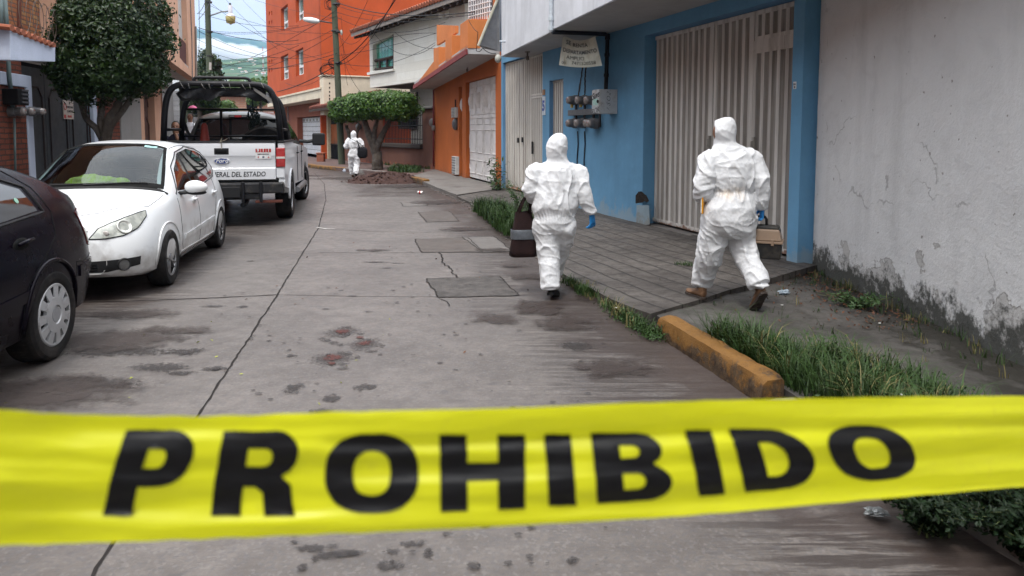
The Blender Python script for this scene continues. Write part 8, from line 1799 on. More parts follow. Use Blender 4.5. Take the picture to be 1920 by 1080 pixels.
# ================================================================ TREES, POLES, CABLES, FAR GROUND
rnd = random.Random(77)
def m_leaf(name, c1, c2, c3):
    t = NT(name); n = t.noise(2.2, 5, .6); oi = t.n('ShaderNodeNewGeometry'); c = t.mix(t.ramp(n, .35, .65), c1, c2); c = t.mix(t.ramp(oi.outputs['Random Per Island'], .55, 1, 0, .9), c, c3)
    d = t.b; tr = t.n('ShaderNodeBsdfTranslucent'); t.l(c, tr.inputs[0]); ms = t.n('ShaderNodeMixShader'); ms.inputs[0].default_value = .22
    t.fin(c, .42, 0, None, .45); t.l(d.outputs[0], ms.inputs[1]); t.l(tr.outputs[0], ms.inputs[2]); t.l(ms.outputs[0], t.t.nodes['Material Output'].inputs[0]); return t.m
M_LF1 = m_leaf('fig_leaves', (.009,.023,.006), (.016,.037,.008), (.034,.070,.012)); M_LF2 = m_leaf('topiary_leaves', (.035,.085,.012), (.055,.12,.016), (.09,.165,.022)); M_LF3 = m_leaf('far_leaves', (.05,.10,.025), (.08,.15,.035), (.12,.20,.05))
M_BARK = simple('bark', (.065,.052,.042), .9, var=.4, scale=10, bump=1, bscale=18, bd=.02, dirt=(.12,.11,.10), dscale=5)
def branch(mb, P, r0, r1, seg=10):
    P = [Vector(p) for p in P]; Q = []
    for a, b in zip(P, P[1:]): Q += [a.lerp(b, k / 5) for k in range(5)]
    Q.append(P[-1])
    for _ in range(3): Q = [Q[0]] + [(Q[i - 1] + Q[i] * 2 + Q[i + 1]) / 4 for i in range(1, len(Q) - 1)] + [Q[-1]]
    Q = [q + Vector((noise.noise(q * 4), noise.noise(q * 4 + Vector((3, 3, 3))), 0)) * r0 * .35 for q in Q]; n = len(Q); mb.tube(Q, [(r0 + (r1 - r0) * i / (n - 1)) * (1 + .15 * noise.noise(Q[i] * 7)) for i in range(n)], seg)
def crown(blobs, n, size, mat, parent, seed, shell_=.22, asp=.5, e=.75, name='crown'):
    """clipped crown: leaves in a thick shell round several rounded boxes; blobs = (centre, radii)"""
    r = random.Random(seed); pts = []; nr = []; tot = sum(b[1][0] * b[1][2] for b in blobs)
    for (c, rad) in blobs:
        k = int(n * rad[0] * rad[2] / tot)
        for _ in range(k):
            v = Vector((r.gauss(0, 1), r.gauss(0, 1), r.gauss(0, 1))).normalized(); q = Vector([math.copysign(abs(x) ** e, x) for x in v]); q = q / max(1e-6, (abs(q.x) ** 2.6 + abs(q.y) ** 2.6 + abs(q.z) ** 2.6) ** (1 / 2.6))
            lum = 1 + .22 * noise.noise(v * 2.2 + Vector((seed, 0, 0))) + .13 * noise.noise(v * 5 + Vector((0, seed, 0))); dd = 1 - shell_ * r.random() ** 1.6; dd += .10 * (r.random() < .08) * r.random() * 1.6
            pts.append(Vector(c) + Vector((q.x * rad[0], q.y * rad[1], q.z * rad[2])) * lum * dd); nr.append(v)
    mb = MB(); leaves(mb, pts, size, r, 0, asp, nr); return mb.build(name, mat, parent, fixn=False)
# left clipped fig
tr = thing('clipped_tree', 'dark green clipped tree with a boxy crown before the grey gate', 'tree', (-6.62, 11.5, .14))
def TL(px, py, dy=0): return WY(px, py, 11.5 + dy) - Vector((-6.62, 11.5, .14))
crown([(TL(209, 92), (.80, .80, .82)), (TL(150, 120), (.40, .55, .54)), (TL(236, 40), (.58, .65, .60)), (TL(160, 36), (.38, .45, .40))], 27000, .036, M_LF1, tr, 3)
crown([(TL(208, 92), (.66, .58, .66))], 6000, .06, M_LF1, tr, 9, .35, name='crown')
mb = MB(); branch(mb, [(0, 0, 0), (.02, 0, .6), TL(196, 262), TL(205, 235), TL(222, 190)], .13, .06); mb.build('trunk', M_BARK, tr, smooth=True)
for P, a, b in (([TL(193, 262), TL(180, 240), TL(160, 222), TL(152, 190), TL(146, 165)], .055, .035), ([TL(196, 250), TL(188, 225), TL(196, 180)], .07, .04), ([TL(205, 240), TL(235, 200), TL(262, 165)], .06, .03)):
    mb = MB(); branch(mb, P, a, b); mb.build('limb', M_BARK, tr, smooth=True)
# sprigs that escape the clipping
mb = MB(); pts = []
for (px, py) in ((322, 85), (328, 92), (162, 4), (172, 2), (318, 70), (300, 150), (250, 178), (300, 140), (120, 20), (60 + 40, 60), (285, 160)):
    c = TL(px, py); pts += [c + Vector((rnd.gauss(0, .05), rnd.gauss(0, .1), rnd.gauss(0, .06))) for _ in range(40)]
leaves(mb, pts, .035, rnd); mb.build('foliage', M_LF1, tr, fixn=False)
# the two topiary trees on the right
def topi(base, label, blobs, n, trunks, seed):
    o = thing('topiary_tree', label, 'tree', base, 0, 'clipped trees before the white house'); B = Vector(base)
    crown([(WY(x, y, base[1] + dy) - B, r) for x, y, dy, r in blobs], n, .055, M_LF2, o, seed, .25); crown([(WY(x, y, base[1] + dy) - B, tuple(v * .8 for v in r)) for x, y, dy, r in blobs], n // 5, .10, M_LF1, o, seed + 1, .4)  # inner filler in darker leaves, shade of the crown's depth put in colour
    for k, (P, a, b) in enumerate(trunks):
        mb = MB(); branch(mb, [WY(x, y, base[1] + dy) - B for x, y, dy in P], a, b); mb.build('trunk' if k == 0 else 'limb', M_BARK, o, smooth=True)
b2 = G(708, 318, .13); b2 = (b2.x, b2.y, .1); Yt = b2[1]
topi(b2, 'larger clipped tree with a flat topped crown beside the iron railing', [(722, 198, 0, (1.25, .95, .52)), (682, 200, 0, (.65, .8, .5)), (752, 203, 0, (.60, .75, .50))], 15000,
     [([(708, 320, 0), (707, 295, 0), (702, 275, 0), (690, 250, 0), (684, 225, 0)], .22, .10), ([(704, 285, 0), (712, 262, 0), (724, 240, 0), (735, 222, 0)], .15, .07), ([(703, 278, 0), (700, 250, 0), (708, 225, 0)], .12, .06)], 5)
b3 = G(662, 309, .13); b3 = (b3.x, b3.y, .1)
topi(b3, 'smaller clipped tree behind the green utility pole', [(648, 207, 0, (.70, .8, .52)), (668, 200, 0, (.6, .8, .55))], 7000, [([(662, 310, 0), (661, 285, 0), (656, 260, 0), (650, 235, 0)], .14, .07), ([(661, 275, 0), (668, 255, 0), (674, 232, 0)], .09, .05)], 8)

# poles
M_POLE = simple('green_weathered_pole', (.060,.072,.045), .85, var=.35, scale=3, bump=.6, bscale=20, sc3=(1, 1, .2), dirt=(.035,.03,.025), dscale=3)
def pole(px0, py0, px1, py1, z, label, r0, r1, extra=1.5, D=None):
    b = G(px0, py0, z) if D is None else Vector(WY(px0, py0, D)); b = Vector((b.x, b.y, z)); t_ = WY(px1, py1, b.y); d = (t_ - b); top = b + d * ((t_.z - z + extra) / (t_.z - z)); o = thing('utility_pole', label, 'pole', b, 0, None)
    mb = MB(); n = 14; mb.tube([(top - b) * (i / n) for i in range(n + 1)], [r0 + (r1 - r0) * i / n for i in range(n + 1)], 16); mb.build('pole_shaft', M_POLE, o, smooth=True, auto=60); return o, b, top
po1, pb1, pt1 = pole(641, 308, 626, 0, .13, 'green wooden utility pole with a long armed street light by the clipped trees', .15, .115)
Y1 = pb1.y; W1 = lambda x, y, dy=0: WY(x, y, Y1 + dy) - pb1
mb = MB(); mb.tube([W1(631, 44), W1(615, 42), W1(597, 39)], .03, 8); ar = mb.build('lamp_arm', M_DARKM, po1, smooth=True); mb = MB(); rows = []
hd0, hd1 = W1(568, 36), W1(599, 40)
for f, hw, hh in ((0, .02, .03), (.12, .12, .09), (.5, .16, .13), (.85, .11, .10), (1, .06, .06)):
    c = hd0.lerp(hd1, f); rows.append([tuple(c + Vector((0, hw * math.cos(a), hh * math.sin(a) + .0))) for a in [6.283 * k / 14 for k in range(14)]])
mb.grid(rows, closed=True); mb.f += [tuple(range(14)), tuple(range(len(mb.v) - 14, len(mb.v)))]; mb.mi += [0, 0]; mb.build('lamp_head', simple('pale_lamp_head', (.62,.64,.66), .4), po1, smooth=True, auto=60)
for (x, y) in ((630, 8), (629, 58), (634, 118), (635, 60)):
    mb = MB(); c = W1(x, y); mb.lathe([(.17, -.03), (.18, 0), (.17, .03)], Matrix.Translation(c), 14); mb.build('pole_band', M_DARKM, po1, smooth=True)
mb = MB(); c = W1(640, 61, -.1); mb.ell(c, (.05,.05,.12)); mb.build('insulator', MATS['grubby_white'], po1, smooth=True)
po2, pb2, pt2 = pole(397, 304, 389, 0, .0, 'wooden utility pole with a yellow glass lamp on a short arm', .15, .12, D=34.0)
Y2 = 34.0; W2 = lambda x, y, dy=0: WY(x, y, Y2 + dy) - pb2
mb = MB(); mb.tube([W2(395, 29), W2(404, 26), W2(415, 22), W2(428, 21)], .035, 8); mb.build('lamp_arm', simple('galvanised_arm', (.25,.25,.25), .5, metal=.4), po2, smooth=True)
mb = MB(); c = W2(432, 31); mb.lathe([(.22, .0), (.20, .06), (.10, .14), (.095, .50), (.085, .52), (.0, .53)], Matrix.Translation(c), 20); mb.lathe([(.05,.53),(.05,.62),(.0,.62)], Matrix.Translation(c), 10, mi=1); lh = mb.build('lamp_head', [simple('pale_lamp_grey', (.55,.55,.60), .4), M_DARKM], po2, smooth=True, auto=50)
mb = MB(); mb.lathe([(.215, .0), (.225, -.03), (.19, -.30), (.05, -.34), (.05, -.37), (.001, -.38)], Matrix.Translation(c), 20, caps=False); mb.build('glass_bowl', simple('yellowed_glass', (.42,.34,.13), .25, bump=0), lh, smooth=True)
mb = MB(); mb.prism([W2(392, 117, -.16), W2(396.5, 117, -.16), W2(396.5, 131, -.16), W2(392, 131, -.16)], (0, -.01, 0)); mb.build('posted_notice', simple('old_paper', (.33,.30,.28), .8, bump=0), po2)
for y in (4, 60, 105):
    mb = MB(); mb.lathe([(.16, -.03), (.16, .03)], Matrix.Translation(W2(391 + y * .02, y)), 12); mb.build('pole_band', M_DARKM, po2)
po3, pb3, pt3 = pole(344, 268, 343, 165, .14, 'short dark concrete post behind the pickup beside the onlooker', .11, .10, .4, D=22.0)

# cables
CB = simple('cable_black', (.010,.010,.011), .6, bump=0); ncab = [0]
def cable(pts, sag=0., r=.011, seg=18, lab='thin black overhead cable strung between the poles and house fronts'):
    """pts: (px, py, depth); hangs between consecutive points"""
    P = []
    for (a, b) in zip(pts, pts[1:]):
        A, B = WY(*a), WY(*b)
        for i in range(seg): t = i / seg; q = A.lerp(B, t); q.z -= sag * 4 * t * (1 - t); P.append(q)
    P.append(WY(*pts[-1])); c0 = P[0].copy(); mb = MB(); mb.tube([p - c0 for p in P], r * .72, 4); o = mb.build('overhead_cable', CB, smooth=True, fixn=False); o.location = c0
    tag(o, lab, 'cable', 'overhead cables'); ncab[0] += 1; return o
seen_lab = {}
def cab_label(a, b, r, sag):
    def at(p):
        x, y, Y = p
        if 618 < x < 645: return 'the green pole ' + ('top' if y < 35 else 'below its lamp arm' if y < 80 else 'at mid height' if y < 112 else 'just above the clipped trees')
        if 384 < x < 400: return 'the wooden pole ' + ('top' if y < 40 else 'below its lamp' if y < 100 else 'above the pickup')
        if x <= 374: return 'the peach house corner ' + ('top' if y < 40 else 'bracket' if y < 70 else 'lower down')
        if x > 860: return 'the orange balcony'
        if x > 800: return 'the white house side wall'
        if y < 5: return 'high overhead'
        if 500 < x < 600: return 'the orange block ' + ('upper windows' if y < 90 else 'between its windows' if y < 125 else 'cream band')
        return 'the white house roof' if x > 660 else 'the open street gap' if x < 500 else 'the cream wall'
    xx = {(374, 48): 0}
    return ('thick ' if r > .025 else 'medium ' if r > .015 else 'thin ') + ('taut' if sag < .2 else 'deep sagging' if sag >= .5 else 'slack') + ' cable from ' + (at(a) + ' to ' + at(b)).replace('the ', '')
for a, b, sag, r in [
    ((390, 2, 34), (640, 118, 31), .5, .012), ((372, 52, 22), (560, 75, 31), .2, .014), ((372, 58, 22), (632, 92, 31), .6, .010), ((393, 10, 34), (640, 62, 31), .4, .010),
    ((372, 36, 28), (395, 0, 34), .1, .02), ((370, 26, 28), (386, 0, 34), .1, .02), ((370, 74, 40), (520, 108, 44), .3, .014), ((370, 88, 40), (520, 118, 44), .3, .014), ((372, 104, 40), (520, 110, 44), .5, .014), ((395, 123, 34), (560, 85, 31), .2, .014),
    ((445, 142, 36), (632, 60, 31), .25, .016), ((480, 134, 36), (632, 100, 31), .1, .018), ((455, 0, 60), (590, 118, 40), .2, .018), ((478, 0, 50), (640, 36, 31), .1, .012), ((424, 0, 60), (520, 92, 44), .1, .022),
    ((372, 24, 34), (560, 48, 33), .25, .012), ((395, 58, 34), (560, 50, 33), .15, .012), ((395, 60, 34), (632, 30, 31), .35, .012), ((398, 117, 34), (560, 123, 34), .2, .012), ((400, 132, 34), (632, 18, 31), .3, .014),
    ((630, 4, 31), (930, 16, 19), .35, .022), ((630, 10, 31), (925, 22, 19), .35, .012), ((629, 22, 31), (850, 30, 24), .3, .012), ((629, 30, 31), (835, 42, 25), .5, .012), ((634, 118, 31), (746, -8, 26), .3, .032), ((636, 122, 31), (742, -8, 26), .5, .018),
    ((634, 116, 31), (816, 80, 26), .45, .012), ((636, 104, 31), (850, 52, 25), .1, .012), ((634, 92, 31), (690, 0, 28), .2, .012), ((520, 172, 38), (634, 120, 31), .15, .030), ((534, 155, 36), (633, 118, 31), .5, .012), ((630, 58, 31), (700, 30, 28), .8, .012),
    ((640, 110, 31), (816, 62, 26), -.3, .012), ((690, 48, 28), (816, 84, 26), .7, .012), ((740, 60, 27), (820, 90, 25.5), .2, .012), ((520, 62, 36), (632, 14, 31), .4, .012), ((505, 78, 38), (632, 50, 31), .4, .014), ((632, 44, 31), (668, 132, 32), .5, .010), ((640, 100, 31), (700, 178, 30), .6, .010), ((640, 30, 31), (652, 160, 32), .6, .010)]:
    lb_ = cab_label(a, b, r, sag); o = cable([a, b], sag, r, 18, lb_); my = a[1] + b[1]
    if lb_ in seen_lab:
        o0, y0 = seen_lab[lb_]; o['label'] = ('lower ' if my > y0 else 'upper ') + lb_; o0['label'] = ('upper ' if my > y0 else 'lower ') + lb_
    else: seen_lab[lb_] = (o, my)
cable([(878, 36, 18), (896, 60, 17.4), (893, 95, 17.4), (905, 90, 17.3), (930, 100, 17.6)], .05, .012, 8, 'black cable looping down the orange balcony corner')
cable([(373, 0, 20.5), (374, 60, 20.6), (372, 118, 20.6)], 0, .010, 8, 'thin cable hanging down beside the peach house corner')
# bundles of loose wire on the right pole
for (cx_, cy_, s_, lab) in ((616, 132, .42, 'coil of loose black wire at the cream wall corner'), (626, 118, .30, 'tangle of loose black wire on the green utility pole'), (622, 8, .35, 'tangle of black wire near the top of the green utility pole')):
    mb = MB(); c = WY(cx_, cy_, 31.3); r = random.Random(cx_)
    for k in range(9):
        a0 = r.uniform(0, 6.28); R_ = s_ * r.uniform(.35, 1); P = [Vector((R_ * math.cos(a0 + t) * r.uniform(.9, 1.1), r.uniform(-.05, .05), R_ * math.sin(a0 + t) * .8 + r.uniform(-.04, .04))) for t in [i * .45 for i in range(r.randint(6, 15))]]; mb.tube(P, .010, 4)
    o = mb.build('wire_coil', CB, fixn=False); o.location = c; tag(o, lab, 'wire coil')

# ---- beyond the pickup
gb = thing('block_wall', 'grey concrete block building beyond the pickup left of the wooden pole', 'building', (-13.2, 30, 0)); f_ = Fr((-12.9, 29), (-16.4, 38), -1); mb = MB(); f_.box(mb, 0, 9, 0, 3.2, -3, 0); mb.build('wall', m_brick('grey_blocks', f_.u, (.22,.22,.23), (.26,.26,.27), (.15,.15,.15), .4, .2, .01), gb, world=True); mb = MB(); f_.box(mb, 0, 9, 1.5, 1.62, .0, .04); mb.build('plinth_band', M_WHITEP, gb, world=True)
fb = thing('far_brick_house', 'distant pinkish brick house with a white lower wall seen through the roll cage', 'house', (-25, 60, 0)); f_ = Fr((-27.5, 62), (-16, 66), -1); mb = MB(); f_.box(mb, 0, 13, 3.3, 4.7, -5, 0); mb.build('brick_wall', m_brick('far_pink_brick', f_.u, (.40,.19,.13), (.46,.26,.18), (.40,.33,.28), .5, .16, .02), fb, world=True); mb = MB(); f_.box(mb, 0, 13, 0, 3.29, -5, -.02); mb.build('lower_wall', M_WHITEP, fb, world=True)
mb = MB()
for k in range(4): f_.box(MB(), 1.2 + k * 3, 2.1 + k * 3, 3.6, 4.3, -.05, .02).build('window', M_BLACK, fb, world=True)
mb = MB(); f_.box(mb, -.3, 13.3, 4.72, 4.95, -5.4, .3); mb.build('roof_slab', M_CONC, fb, world=True)
wb2 = thing('far_white_house', 'distant low white roofed house left of the palm', 'house', (-38, 92, 0)); mb = MB(); mb.box((-43, 90, 0), (-34, 97, 7.4)); mb.build('wall', M_WHITEP, wb2, world=True); mb = MB(); mb.box((-43.4, 89.6, 7.42), (-33.6, 97.4, 7.9)); mb.build('roof_slab', M_WHITEP, wb2, world=True)
def loose_tree(px, py, Y, rx, rz_, n, label, mat, seed, size=.16, base=None):
    c = WY(px, py, Y); o = thing('far_tree', label, 'tree', (c.x, Y, 0)); r = random.Random(seed); bl = []
    for k in range(9): a = r.uniform(0, 6.28); bl.append((Vector((rx * .55 * math.cos(a), rx * .5 * math.sin(a), c.z + rz_ * r.uniform(-.5, .6))), (rx * r.uniform(.35, .6), rx * .5, rz_ * r.uniform(.35, .55))))
    crown(bl, n, size, mat, o, seed, .6, .5, 1.0); mb = MB(); branch(mb, [(0, 0, 0), (.1, 0, c.z * .5), (0, 0, c.z)], .22, .08); mb.build('trunk', M_BARK, o, smooth=True); return o
loose_tree(384, 132, 42, 1.0, 1.1, 5000, 'dark green tree behind the peach house corner', M_LF1, 31, .10)
loose_tree(372, 175, 27, .75, 1.0, 4000, 'dark tree hanging over the grey block wall behind the pickup', M_LF1, 32, .08)
loose_tree(488, 180, 62, 1.0, 1.7, 4200, 'bright green tree left of the tall orange block', M_LF3, 33, .15)
loose_tree(424, 200, 56, .9, .55, 2200, 'low green tree before the distant brick house', M_LF3, 34, .12)
loose_tree(492, 168, 130, 4, 1.8, 4200, 'distant green tree beside the orange block', M_LF3, 37, .34)
# palm
c = WY(458, 160, 70); pm = thing('palm_tree', 'palm tree with arching fronds rising beyond the roll cage', 'palm', (c.x, 70, 0)); mb = MB(); branch(mb, [(0, 0, 0), (.2, 0, c.z * .5), (0, 0, c.z)], .24, .16); mb.build('trunk', M_BARK, pm, smooth=True)
for k in range(20):
    a = 6.283 * k / 20 + rnd.uniform(-.2, .2); el = rnd.uniform(.1, 1.1); L_ = rnd.uniform(2.0, 2.7); P = [Vector((math.cos(a) * L_ * t, math.sin(a) * L_ * t, c.z + L_ * (el * t - (.55 + el * .55) * t * t))) for t in [i / 8 for i in range(9)]]
    mb = MB()
    for i in range(8):
        p, q = P[i], P[i + 1]; d = (q - p); s = Vector((-math.sin(a), math.cos(a), 0))
        for m in range(5):
            e = p.lerp(q, m / 5); ll = .62 * math.sin(math.pi * min(1, (i + m / 5 + .8) / 9))
            for sg in (1, -1): mb.add([e, e + s * sg * ll * .5 + d * .35 + Vector((0, 0, .02)), e + s * sg * ll + d * .5 - Vector((0, 0, ll * .5)), e + s * sg * ll * .5 + d * .15], [(0, 1, 2, 3)])
    mb.tube(P, .03, 4); mb.build('frond', M_LF3, pm, fixn=False)

# ---- hills and mountain: one height field
def m_hill():
    t = NT('hill_vegetation'); a = t.noise(.012, 9, .7); b = t.noise(.05, 7, .7); c = t.mix(t.ramp(a, .4, .6), (.035,.068,.028), (.085,.13,.05)); c = t.mix(t.ramp(b, .45, .65, 0, .6), c, (.018,.036,.016))
    e = t.ramp(t.noise(.010, 5, .6, (1, 2.5, 2.5), dist=1.5), .60, .63); geo = t.n('ShaderNodeNewGeometry'); sx = t.n('ShaderNodeSeparateXYZ'); t.l(geo.outputs['Position'], sx.inputs[0]); e = t.math('MULTIPLY', e, t.ramp(sx.outputs[1], 1700, 1900, 1, 0))
    c = t.mix(t.math('MULTIPLY', e, .3), c, (.36,.24,.17)); return t.fin(c, .95, 0, None, .1)
def hz(x, y):
    u = x / y   # ridge lines as the eye follows them down the valley
    h1 = max(0, min(1, (y - 330) / 1150)); h1 = h1 * h1 * (3 - 2 * h1); z = 150 * h1 * (1 + .10 * math.sin(x * .004 + 1)) + 16 * h1 * noise.noise(Vector((x * .004, y * .004, 0)))
    if y > 1500:
        k = min(1, (y - 1500) / 400); z *= 1 - .45 * k * k * (3 - 2 * k)
        m = max(0, min(1, (y - 2200) / 1300)); m = m * m * (3 - 2 * m); top = 455 + 55 * math.exp(-((x + 1500) / 300) ** 2) - 75 * (1 / (1 + math.exp(-(x + 1240) / 45))) + 25 * math.sin(x * .006)
        z = z * (1 - m) + (top + 60 * noise.noise(Vector((x * .0022, y * .0022, 4))) * 1.0 + 22 * noise.noise(Vector((x * .008, y * .008, 2)))) * m
        if y > 3600: z *= max(.3, 1 - (y - 3600) / 1400)
    return z - 1.5
xs = [-4200 + i * 200 for i in range(10)] + [-2300 + i * 24 for i in range(90)] + [-100 + i * 200 for i in range(18)]; ys = [320 + i * 26 for i in range(60)] + [1900 + i * 50 for i in range(60)]
mb = MB(); mb.grid([[(x, y, hz(x, y)) for x in xs] for y in ys]); tag(mb.build('hills', m_hill(), smooth=True, fixn=False), kind='structure')
# houses dotted over the near hill
MH = [simple('far_house_white', (.72,.72,.70), .9, bump=0), simple('far_house_roof', (.45,.25,.18), .9, bump=0)]
mb = MB(); mb.box((-7, -5, -4), (7, 5, 5)); hb = mb; h0 = hb.build('hillside_house', MH[0]); rf = MB(); rf.prism([(-7.6, -5.6, 5.01), (7.6, -5.6, 5.01), (7.6, 0, 7.5), (-7.6, 0, 7.5)], (0, 0, .4)); rf.prism([(-7.6, 5.6, 5.01), (7.6, 5.6, 5.01), (7.6, .02, 7.5), (-7.6, .02, 7.5)], (0, 0, .4)); rfo = rf.build('roof', MH[1], h0)
tag(h0, 'tiny white house dotted on the green hillside below the mountain', 'house', 'houses on the far hillside'); first = True
def on_hill(px, py):
    d = ray(px, py); prev = None
    for y in range(340, 1900, 4):
        t = y / d.y; p = Vector((d.x * t, y, CAMZ + d.z * t))
        if p.z < hz(p.x, p.y): return p
    return None
for i in range(26):
    px, py = (rnd.uniform(392, 498), rnd.uniform(108, 150)) if i > 8 else [(484, 134), (494, 139), (462, 136), (441, 150), (423, 149), (450, 129), (478, 122), (405, 146), (470, 113)][i]
    p = on_hill(px, py)
    if p is None: continue
    o = h0 if first else copy_tree(h0); first = False; o.location = (p.x, p.y, hz(p.x, p.y)); s = rnd.uniform(.18, .36) * (1.1 if i < 9 else .7); o.scale = (s * rnd.uniform(.8, 1.5), s, s * .8); o.rotation_euler = (0, 0, rnd.uniform(-.6, .6))
# mast
p = on_hill(494, 150) or Vector((-300, 900, 60)); mt = thing('radio_mast', 'thin red and white radio mast on the green hill beside the orange block', 'mast', (p.x, p.y, p.z)); topz = WY(494, 88, p.y).z - p.z
for k in range(8):
    mb = MB(); z0, z1 = topz * k / 8, topz * (k + 1) / 8; w_ = 1.3 * (1 - k / 14)
    for sx_, sy_ in ((1, 1), (-1, 1), (0, -1)): mb.tube([(sx_ * w_ * .5, sy_ * w_ * .5, z0), (sx_ * w_ * .5, sy_ * w_ * .5, z1)], .16, 4)
    for m in range(3): z = z0 + (z1 - z0) * m / 3; mb.tube([(-w_ * .5, w_ * .5, z), (w_ * .5, w_ * .5, z + (z1 - z0) / 3)], .10, 4)
    mb.build('mast_section', simple('mast_red', (.45,.08,.06), .6, bump=0) if k % 2 else simple('mast_white', (.7,.7,.7), .6, bump=0), mt)
# cloud bank lying along the mountain
def m_vol(name, dens, col, noisy=None):
    m = bpy.data.materials.new(name); m.use_nodes = True; t = m.node_tree; t.nodes.clear(); o = t.nodes.new('ShaderNodeOutputMaterial'); v = t.nodes.new('ShaderNodeVolumePrincipled'); v.inputs['Color'].default_value = (*col, 1); v.inputs['Density'].default_value = dens; v.inputs['Anisotropy'].default_value = .0
    t.links.new(v.outputs[0], o.inputs['Volume']); return m
mb = MB(); r = random.Random(4)
for i in range(30):
    x = -1290 + i * 22 + r.uniform(-20, 20); y = 2080 + r.uniform(-50, 90); u = i / 29
    px = 370 + 130 * u; c = WY(px, 94 + 16 * u + r.uniform(-6, 6) + 3 * math.sin(i * .9), y); s = r.uniform(22, 46) * (1.25 - .5 * u)
    mb.ell(c, (s * 1.6, s * 1.2, s * .62), 16, 10)
o = mb.build('tmp', MATS['black_void']); md = o.modifiers.new('r', 'REMESH'); md.mode = 'VOXEL'; md.voxel_size = 7; bpy.context.view_layer.update(); me = bpy.data.meshes.new_from_object(o.evaluated_get(bpy.context.evaluated_depsgraph_get())); bpy.data.objects.remove(o)
for v in me.vertices: v.co += v.normal * (9 * noise.noise(v.co * .03) + 5 * noise.noise(v.co * .08))
me.materials.clear(); me.materials.append(m_vol('cloud_vapour', .022, (1, 1, 1))); o = bpy.data.objects.new('cloud', me); COL.objects.link(o); tag(o, 'white cloud bank lying across the blue mountain', 'cloud', kind='stuff')

# ================================================================ TAPE
TPX = [(-1200, 700), (0, 768), (170, 778), (370, 780), (640, 772), (960, 765), (1200, 755), (1560, 746), (1920, 742), (3200, 715)]
BPX = [(-1200, 1110), (0, 1023), (240, 1016), (500, 1006), (800, 994), (960, 986), (1300, 966), (1560, 943), (1920, 912), (3200, 800)]
def tapeY(px): h = interp(px, BPX) - interp(px, TPX); return .0795 * 1333.33 / max(h, 92)
def tape_pt(px, py, off=0):
    Y = tapeY(px); t = (py - interp(px, TPX)) / (interp(px, BPX) - interp(px, TPX))
    rp = .0022 * math.sin(t * 9 + px * .0045) + .0016 * math.sin(t * 21 - px * .003) * (.4 + .6 * t) + .0011 * noise.noise(Vector((px * .004, t * 14, 1))) + .0008 * noise.noise(Vector((px * .012, t * 34, 7)))
    rp += .004 * math.exp(-((t - .28 - .00004 * (px - 960)) / .05) ** 2) * (px > 600)
    return WY(px, py, Y + rp - off)
def m_tape():
    t = NT('yellow_tape'); st = t.noise(22, 5, .6, (.25, 1, 3)); c = t.mix(t.ramp(st, .3, .7), (.62,.63,.010), (.70,.71,.018)); c = t.mix(t.ramp(t.noise(34, 6, .7), .62, .75, 0, .3), c, (.42,.36,.06))
    tr = t.n('ShaderNodeBsdfTranslucent'); t.l(c, tr.inputs[0]); ms = t.n('ShaderNodeMixShader'); ms.inputs[0].default_value = .35; n = t.bump(st, .25, .002)
    t.fin(c, .33, 0, n, .5); t.l(t.b.outputs[0], ms.inputs[1]); t.l(tr.outputs[0], ms.inputs[2]); t.l(ms.outputs[0], t.t.nodes['Material Output'].inputs[0]); return t.m
tp = thing('barricade_tape', 'yellow plastic barrier tape printed PROHIBIDO stretched across the near street', 'barrier tape', (0, .48, 1.3))
mb = MB(); rows = []
for i in range(221):
    px = -1200 + 4400 * i / 220; a, b = interp(px, TPX), interp(px, BPX); rows.append([tuple(tape_pt(px, a + (b - a) * j / 30 + (2.0 * noise.noise(Vector((px * .02, 3, 3))) if j in (0, 30) else 0))) for j in range(31)])
def on_to(row, X, Y, n=24):   # the tape runs on, towards the kerb wall on one side and the parked cars on the other
    c = sum((Vector(p) for p in row), Vector()) / len(row); e = Vector((X, Y, c.z)) - c
    return [[tuple(Vector(p) + e * f + Vector((0, 0, -.05 * math.sin(math.pi * f)))) for p in row] for f in [k / n for k in range(1, n + 1)]]
rows = on_to(rows[0], -3.0, 1.0)[::-1] + rows + on_to(rows[-1], 3.35, 1.25)
mb.grid(rows); mb.build('tape_strip', m_tape(), tp, world=True, smooth=True, fixn=False)
def arcp(cx, cy, rx, ry, a0, a1, n=12): return [(cx + rx * math.cos(R(a0 + (a1 - a0) * i / n)), cy + ry * math.sin(R(a0 + (a1 - a0) * i / n))) for i in range(n + 1)]
def sup(cx, cy, rx, ry, n, e=.82): return [(cx + rx * math.copysign(abs(math.cos(t)) ** e, math.cos(t)), cy + ry * math.copysign(abs(math.sin(t)) ** e, math.sin(t))) for t in [6.2831853 * i / n for i in range(n)]]
